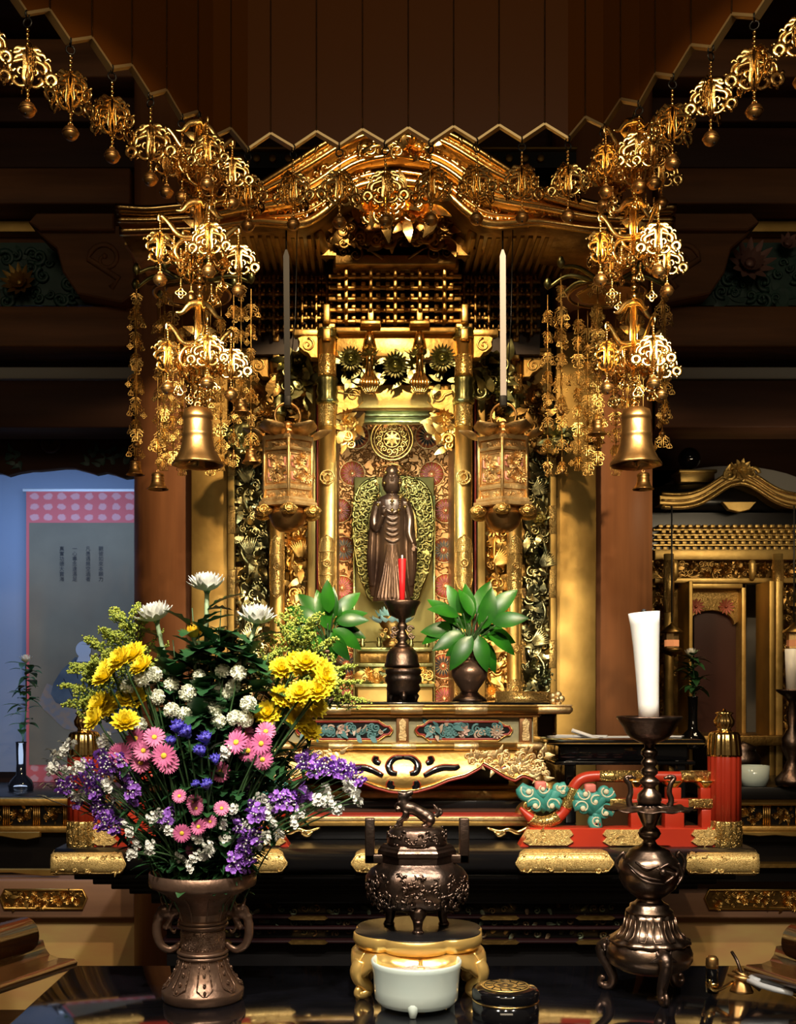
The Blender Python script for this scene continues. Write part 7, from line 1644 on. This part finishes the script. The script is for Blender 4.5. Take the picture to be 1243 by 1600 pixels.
def flower_thing(name, label, cat, group, px, py, kind, make, m, r, ax, nl=4, L=.035, sm='green_stem', sr=.0018, dy=None, lob=1, bud=0):
    p = bpos(px, py, dy); t = thing(name, label, cat, (p.x, p.y, p.z), group); pth = stem_path(p)
    ax = Vector(ax).normalized(); pth[-1] = p-ax*r*.25
    mb = MB(); mb.tube(pth, sr, 6); mb.lathe([(sr, -r*.5), (r*.22, -r*.32), (r*.3, -r*.18), (0, -r*.15)], p, 10, axis=ax); mb.build('stem', sm, t)
    if nl: mb = MB(); stem_leaves(mb, pth, nl, L, lob); mb.build('leaves', 'leaf', t)
    bloom(kind, make, m, t, p, ax, r)
    return t
# tall white incurved chrysanthemums
for px, py, ax, txt in ((323, 915, (0, -.25, 1), 'large white chrysanthemum, the topmost bloom of the bouquet'), (242, 962, (-.25, -.3, 1), 'large white chrysanthemum at the upper left of the bouquet'), (401, 966, (.15, -.3, 1), 'large white chrysanthemum at the upper right of the bouquet')):
    t = flower_thing('white_chrysanthemum', txt, 'flower', None, px, py, 'inc', lambda: bl_incurve(1, 14, .15), 'white', S(26, BD), ax, 16, .062, 'stem_pale', .0042, 0.0, 1)
flower_thing('yellow_chrysanthemum_bud', 'half-open deep yellow chrysanthemum below the topmost white bloom', 'flower', None, 303, 992, 'bud', lambda: bl_incurve(1, 9, -.12), 'orange', S(19, BD), (0, -.2, 1), 14, .06, 'stem_pale', .0036, -.03)
YG = [((190, 1032), (210, 1025), (172, 1047), (224, 1043), (165, 1060)), ((165, 1105), (195, 1095), (150, 1125), (158, 1103), (214, 1093), (196, 1130)), ((478, 1038), (500, 1050), (462, 1040), (440, 1047), (506, 1060)), ((440, 1090), (470, 1085), (497, 1082), (455, 1098), (488, 1105), (465, 1125), (419, 1117), (481, 1143))]
YN = ['bright yellow chrysanthemum in the upper cluster on the left of the bouquet', 'bright yellow chrysanthemum in the lower cluster on the left of the bouquet', 'bright yellow chrysanthemum in the upper cluster on the right of the bouquet', 'bright yellow chrysanthemum in the lower cluster on the right of the bouquet']
GN = ['upper left yellow cluster', 'lower left yellow cluster', 'upper right yellow cluster', 'lower right yellow cluster']
for g, l in enumerate(YG):
    for px, py in l: flower_thing('yellow_chrysanthemum', YN[g], 'flower', GN[g], px, py, 'mum%d' % (px % 2), lambda: bl_mum(1, 15), 'yellow', S(RF.uniform(19, 24), BD), (RF.uniform(-.5, .5)+(-.3 if px < 300 else .3), -.8, RF.uniform(.4, 1)), 2, .035, dy=RF.uniform(-.10, -.03))
W_ = [(224, 1060), (241, 1054), (268, 1070), (245, 1089), (293, 1083), (311, 1056), (348, 1049), (372, 1052), (341, 1075), (364, 1072), (355, 1084), (323, 1098), (338, 1106), (287, 1118), (268, 1110), (341, 1127), (367, 1122), (382, 1124), (388, 1100), (216, 1133), (199, 1073), (314, 1147)]
for px, py in W_: flower_thing('pompon_chrysanthemum', 'small white button chrysanthemum in the middle of the bouquet', 'flower', 'white button chrysanthemums', px, py, 'pom%d' % (px % 2), lambda: bl_pompon(1), 'cream', S(RF.uniform(12, 16.5), BD), (RF.uniform(-.5, .5), -.7, RF.uniform(.4, 1)), 2, .03, dy=RF.uniform(-.08, -.02), sr=.0014)
PK = [((224, 1173), (212, 1154), (220, 1192), (256, 1181), (188, 1179), (241, 1152), (262, 1192)), ((369, 1160), (381, 1146), (415, 1143), (387, 1173), (408, 1162), (410, 1187), (344, 1206)), ((280, 1244), (306, 1263), (346, 1263), (328, 1284), (310, 1292), (284, 1302), (300, 1327), (304, 1254))]
PN = ['pink daisy chrysanthemum with yellow centre in the left group of the bouquet', 'pink daisy chrysanthemum with yellow centre in the right group of the bouquet', 'small pink daisy chrysanthemum with yellow centre low in the bouquet']
for g, l in enumerate(PK):
    for px, py in l: flower_thing('pink_daisy', PN[g], 'flower', ['pink daisies on the left', 'pink daisies on the right', 'small pink daisies low down'][g], px, py, 'dai%d' % (px % 2), lambda: bl_daisy(1), 'pink', S((16.5, 15.5, 11)[g]*RF.uniform(.85, 1.15), BD), (RF.uniform(-.4, .4), -1, RF.uniform(.0, .6)), 2, .03, dy=RF.uniform(-.11, -.06), sr=.0013)
def bl_gentian():
    mb = MB()
    for k, (a, e) in enumerate(((0, 0), (1.2, .45), (2.6, .5), (3.8, .4), (5.1, .5), (.4, .75))):
        T = Matrix.Rotation(a, 4, 'Z') @ Matrix.Rotation(e, 4, 'Y'); mb.T = T
        mb.lathe([(.12, 0), (.22, .3), (.32, .7), (.34, 1.0), (.26, 1.25), (.10, 1.35), (0, 1.36)], (0, 0, -.4), 15, 5, .12)
        for j in range(5): mb.petal((0, 0, .6), (0, 0, 1), j*2*pi/5, .5, .34, 1.0, .5, .2, 4, .3)
        mb.T = None
    return mb
for px, py, r in ((277, 1140, 15), (293, 1148, 15), (268, 1162, 12), (322, 1158, 15), (314, 1177, 14), (337, 1190, 12), (323, 1229, 12), (306, 1228, 9)):
    flower_thing('blue_gentian', 'deep blue-violet gentian bell cluster ' + ('in the centre of the bouquet' if py < 1200 else 'low in the centre of the bouquet'), 'flower', 'gentians upper centre' if py < 1200 else 'gentians low centre', px, py, 'gen', bl_gentian, 'gentian', S(r, BD), (RF.uniform(-.4, .4), -.6, 1), 3, .04, dy=-.10, lob=0)
# statice sprays (papery florets)
def bl_statice():
    mb = MB()
    for i in range(26):
        c = Vector((RF.uniform(-.9, .9), RF.uniform(-.6, .6), RF.uniform(-1, 1))); ax = Vector((c.x, c.y-.6, .6))
        for k in range(6): mb.petal(c, ax, k*pi/3, .44, .42, .6, -.4, .02, 3, -.3, 1.3)
    return mb
def bl_whitebits():
    mb = MB()
    for i in range(12): c = Vector((RF.uniform(-.8, .8), RF.uniform(-.6, .6), RF.uniform(-.9, .9))); mb.sphere(c, .14, 6, 4)
    return mb
def spray(name, label, cat, group, m, pts, r, kind, extra=False):
    t = None
    ps = [bpos(px, py, RF.uniform(-.10, -.02)) for px, py in pts]
    t = thing(name, label, cat, tuple(ps[0]), group); mb = MB(); main = stem_path(ps[0]); mb.tube(main, .0015, 5)
    for p in ps[1:]: mb.tube(bez([main[len(main)*2//3], main[len(main)*2//3].lerp(p, .6)+Vector((0, 0, .006)), p], 4), .001, 4)
    for p in ps[1:]: 
        d = p-ps[0]
    mb.build('stem', 'green_stem', t)
    for p in ps:
        b = bloom(kind, bl_statice, m, t, p, (RF.uniform(-.4, .4), -.3, 1), r*RF.uniform(.85, 1.2)); b.name = 'floret_cluster'
        if extra:
            w_ = bloom('wbits', bl_whitebits, 'white', t, p+Vector((0, -.003, 0)), (0, -.3, 1), r); w_.name = 'white_calyx'
PS = [((105, 1227), (97, 1229), (115, 1222)), ((139, 1215), (134, 1198), (145, 1205), (150, 1225)), ((151, 1244), (152, 1258), (147, 1234), (155, 1268)), ((160, 1181), (172, 1190), (165, 1200)), ((191, 1198), (196, 1210), (188, 1186)), ((201, 1223), (207, 1234), (212, 1214)), ((205, 1248), (214, 1256), (196, 1255)), ((168, 1277), (175, 1266), (160, 1286), (180, 1290)), ((482, 1181), (494, 1186), (490, 1200), (475, 1190)), ((511, 1192), (522, 1196), (505, 1200)), ((540, 1202), (530, 1200), (550, 1207), (559, 1213)), ((465, 1244), (476, 1238), (455, 1250)), ((431, 1252), (423, 1262), (440, 1247)), ((373, 1290), (384, 1300), (392, 1308)), ((390, 1311), (382, 1320), (400, 1305)), ((373, 1336), (381, 1349), (366, 1345), (377, 1327), (388, 1340)), ((260, 1275), (268, 1272)), ((403, 1270), (397, 1262)), ((387, 1236), (380, 1225)), ((120, 1250), (130, 1240))]
for i, l in enumerate(PS):
    px = l[0][0]; spray('statice_spray', 'purple statice spray with tiny white florets ' + ('on the lower left side of the bouquet' if px < 300 else 'on the lower right side of the bouquet'), 'flower', 'purple statice left' if px < 300 else 'purple statice right', 'purple', l, S(11, BD), 'sta', True)
WS = [((99, 1173), (88, 1182), (108, 1165)), ((116, 1204), (104, 1205), (127, 1196)), ((124, 1244), (114, 1242), (132, 1248)), ((160, 1160), (166, 1152)), ((178, 1248), (183, 1240)), ((187, 1273), (193, 1288)), ((208, 1309), (203, 1300), (213, 1318)), ((210, 1332), (202, 1335)), ((233, 1328), (236, 1320)), ((239, 1277), (247, 1272), (240, 1294)), ((264, 1298), (258, 1290)), ((281, 1340), (290, 1338)), ((296, 1353), (303, 1340)), ((318, 1311), (310, 1309)), ((333, 1319), (326, 1322)), ((352, 1313), (357, 1308)), ((325, 1330), (318, 1336)), ((356, 1269), (365, 1264), (348, 1288), (370, 1282)), ((377, 1294), (385, 1290)), ((415, 1252), (405, 1250)), ((413, 1275), (418, 1270)), ((444, 1261), (450, 1255)), ((467, 1271), (459, 1284), (471, 1266)), ((429, 1292), (436, 1305), (426, 1285)), ((415, 1309), (402, 1319)), ((498, 1250), (506, 1254)), ((511, 1240), (517, 1252), (508, 1232)), ((528, 1265), (522, 1262)), ((547, 1231), (544, 1226)), ((555, 1244), (561, 1254), (551, 1238)), ((80, 1204), (86, 1200)), ((172, 1220), (166, 1228)), ((350, 1180), (354, 1174))]
for i, l in enumerate(WS):
    px = l[0][0]; spray('white_statice_spray', 'small white statice spray ' + ('low on the left side of the bouquet' if px < 300 else 'low on the right side of the bouquet'), 'flower', 'white statice left' if px < 300 else 'white statice right', 'white', l, S(7.5, BD), 'sta_w')
# goldenrod plumes
def plume(px0, py0, px1, py1, label, sd, n=7):
    R = random.Random(sd); p0 = P(px0, py0, BD+.02); p1 = P(px1, py1, BD-.01); t = thing('goldenrod', label, 'flower', tuple(p1), 'goldenrod left' if px1 < 320 else 'goldenrod right')
    st = MB(); fl = MB(); main = bez([BM+Vector(((px1-318)*.0001, 0, -.04)), p0, p1], 8); st.tube(main, taper(len(main), .002, .001), 5)
    for k in range(n):
        i = int(len(main)*(.52+.46*k/n)); b = main[min(i, len(main)-1)]; L = .062*(1-.65*k/n)+.012
        for s in (-1, 1):
            a = R.uniform(-.5, .5); d = ((p1-p0).normalized()*.8+Vector((s*.8, R.uniform(-.6, .6), .25))).normalized(); e = b+d*L; m_ = b.lerp(e, .5)+Vector((0, 0, .008)); pth = bez([b, m_, e], 5); st.tube(pth, .0007, 4)
            for q in pth[2:]:
                for _ in range(4): fl.sphere(q+Vector((R.uniform(-1, 1), R.uniform(-1, 1), R.uniform(-.4, 1.2)))*.0042, R.uniform(.0014, .0024), 5, 4)
    for q in main[-6:]:
        for _ in range(5): fl.sphere(q+Vector((R.uniform(-1, 1), R.uniform(-1, 1), R.uniform(-1, 1)))*.004, .002, 5, 4)
    st.build('stem', 'green_stem', t); o = fl.build('tiny_buds', 'solid', t); o['kind'] = 'stuff'
    mb = MB()
    for k in range(14): q = main[int(len(main)*R.uniform(.3, .9))]; leaf_mesh(mb, q, R.uniform(0, 6.3), R.uniform(.1, .9), .035, .006)
    mb.build('narrow_leaves', 'leaf', t)
for i, a in enumerate(((230, 1060, 195, 965), (210, 1090, 150, 1008), (190, 1110, 132, 1052), (180, 1130, 118, 1085), (190, 1140, 122, 1115), (225, 1080, 175, 995), (200, 1090, 130, 1062))): plume(*a, 'greenish-yellow goldenrod plume fanning out on the left of the bouquet', i)
for i, a in enumerate(((430, 1070, 482, 970), (440, 1090, 505, 1010), (445, 1110, 535, 1052), (440, 1130, 560, 1105), (430, 1100, 470, 990), (400, 1090, 405, 1045), (440, 1120, 545, 1075))): plume(*a, 'greenish-yellow goldenrod plume fanning out on the right of the bouquet', 20+i)
# leafy foliage stems filling the bouquet
def greens(px, py, n, L, lob, lab, grp, m='leaf', nar=.48):
    p = bpos(px, py, RF.uniform(-.05, .06)); t = thing('leafy_stem', lab, 'foliage', tuple(p), grp); pth = stem_path(p); mb = MB(); mb.tube(pth, taper(len(pth), .0024, .001), 5); mb.build('stem', 'green_stem', t); mb = MB()
    for _ in range(n):
        q = pth[int((len(pth)-1)*RF.uniform(.18, 1))]; leaf_mesh(mb, q, RF.uniform(0, 2*pi), RF.uniform(-.3, 1.0), L*RF.uniform(.6, 1.2), L*nar, lob)
    mb.build('leaves', m, t)
for px, py in ((300, 950), (345, 950), (270, 1000), (365, 985), (400, 1010), (330, 1010), (260, 1040), (380, 1030), (300, 1050), (420, 1020), (350, 1080), (280, 1090), (400, 1080), (310, 1120), (365, 1140), (250, 1120), (440, 1150), (230, 1140), (290, 1170), (400, 1120), (330, 1160), (310, 985), (340, 980), (290, 1020), (355, 1040), (385, 1000), (255, 1070), (420, 1060), (330, 1060), (275, 1050), (390, 1100)):
    greens(px, py, 38, .066, .8, 'dark green lobed chrysanthemum foliage in the upper half of the bouquet', 'upper chrysanthemum foliage')
for px, py in ((160, 1200), (180, 1240), (220, 1230), (250, 1240), (290, 1220), (340, 1240), (380, 1240), (430, 1220), (470, 1220), (510, 1230), (490, 1170), (450, 1190), (170, 1290), (200, 1320), (240, 1310), (350, 1290), (400, 1330), (440, 1300), (300, 1300), (270, 1330), (340, 1340), (380, 1350), (230, 1350), (410, 1200), (200, 1190), (150, 1150), (500, 1130), (310, 1250), (260, 1270), (370, 1200), (130, 1260), (480, 1270)):
    greens(px, py, 60, .045, 0, 'slender green foliage in the lower half of the bouquet', 'lower slender foliage', 'leaf', .20)
# dry reedy tips at the far left
t = thing('dry_grass_spray', 'greyish brown dried grass spray at the far left of the bouquet', 'foliage', tuple(P(90, 1200, BD)), None)
mb = MB(); sd_ = MB(); R = random.Random(5)
for px, py in ((72, 1188), (82, 1198), (70, 1224), (85, 1228), (92, 1238), (66, 1245), (98, 1160), (90, 1215), (78, 1172), (105, 1180)):
    p = P(px, py, BD+R.uniform(-.03, .03)); pth = bez([BM+Vector((-.03, 0, -.03)), P(170, 1290, BD), p], 6); mb.tube(pth, .0008, 4)
    for k in range(7): leaf_mesh(sd_, p+Vector((k*.0035, R.uniform(-.003, .003), R.uniform(-.003, .003)-.001*k)), pi+R.uniform(-.8, .8), R.uniform(-.3, .6), .011, .005)
mb.build('thin_stalks', 'ribbon_b', t); sd_.build('seed_heads', mat('dried_brown_grass', (.16, .15, .09), .8), t)
# ---------------------------------------------------------------- tidy up
for o in list(bpy.data.objects):
    if '_w' in o: del o['_w']
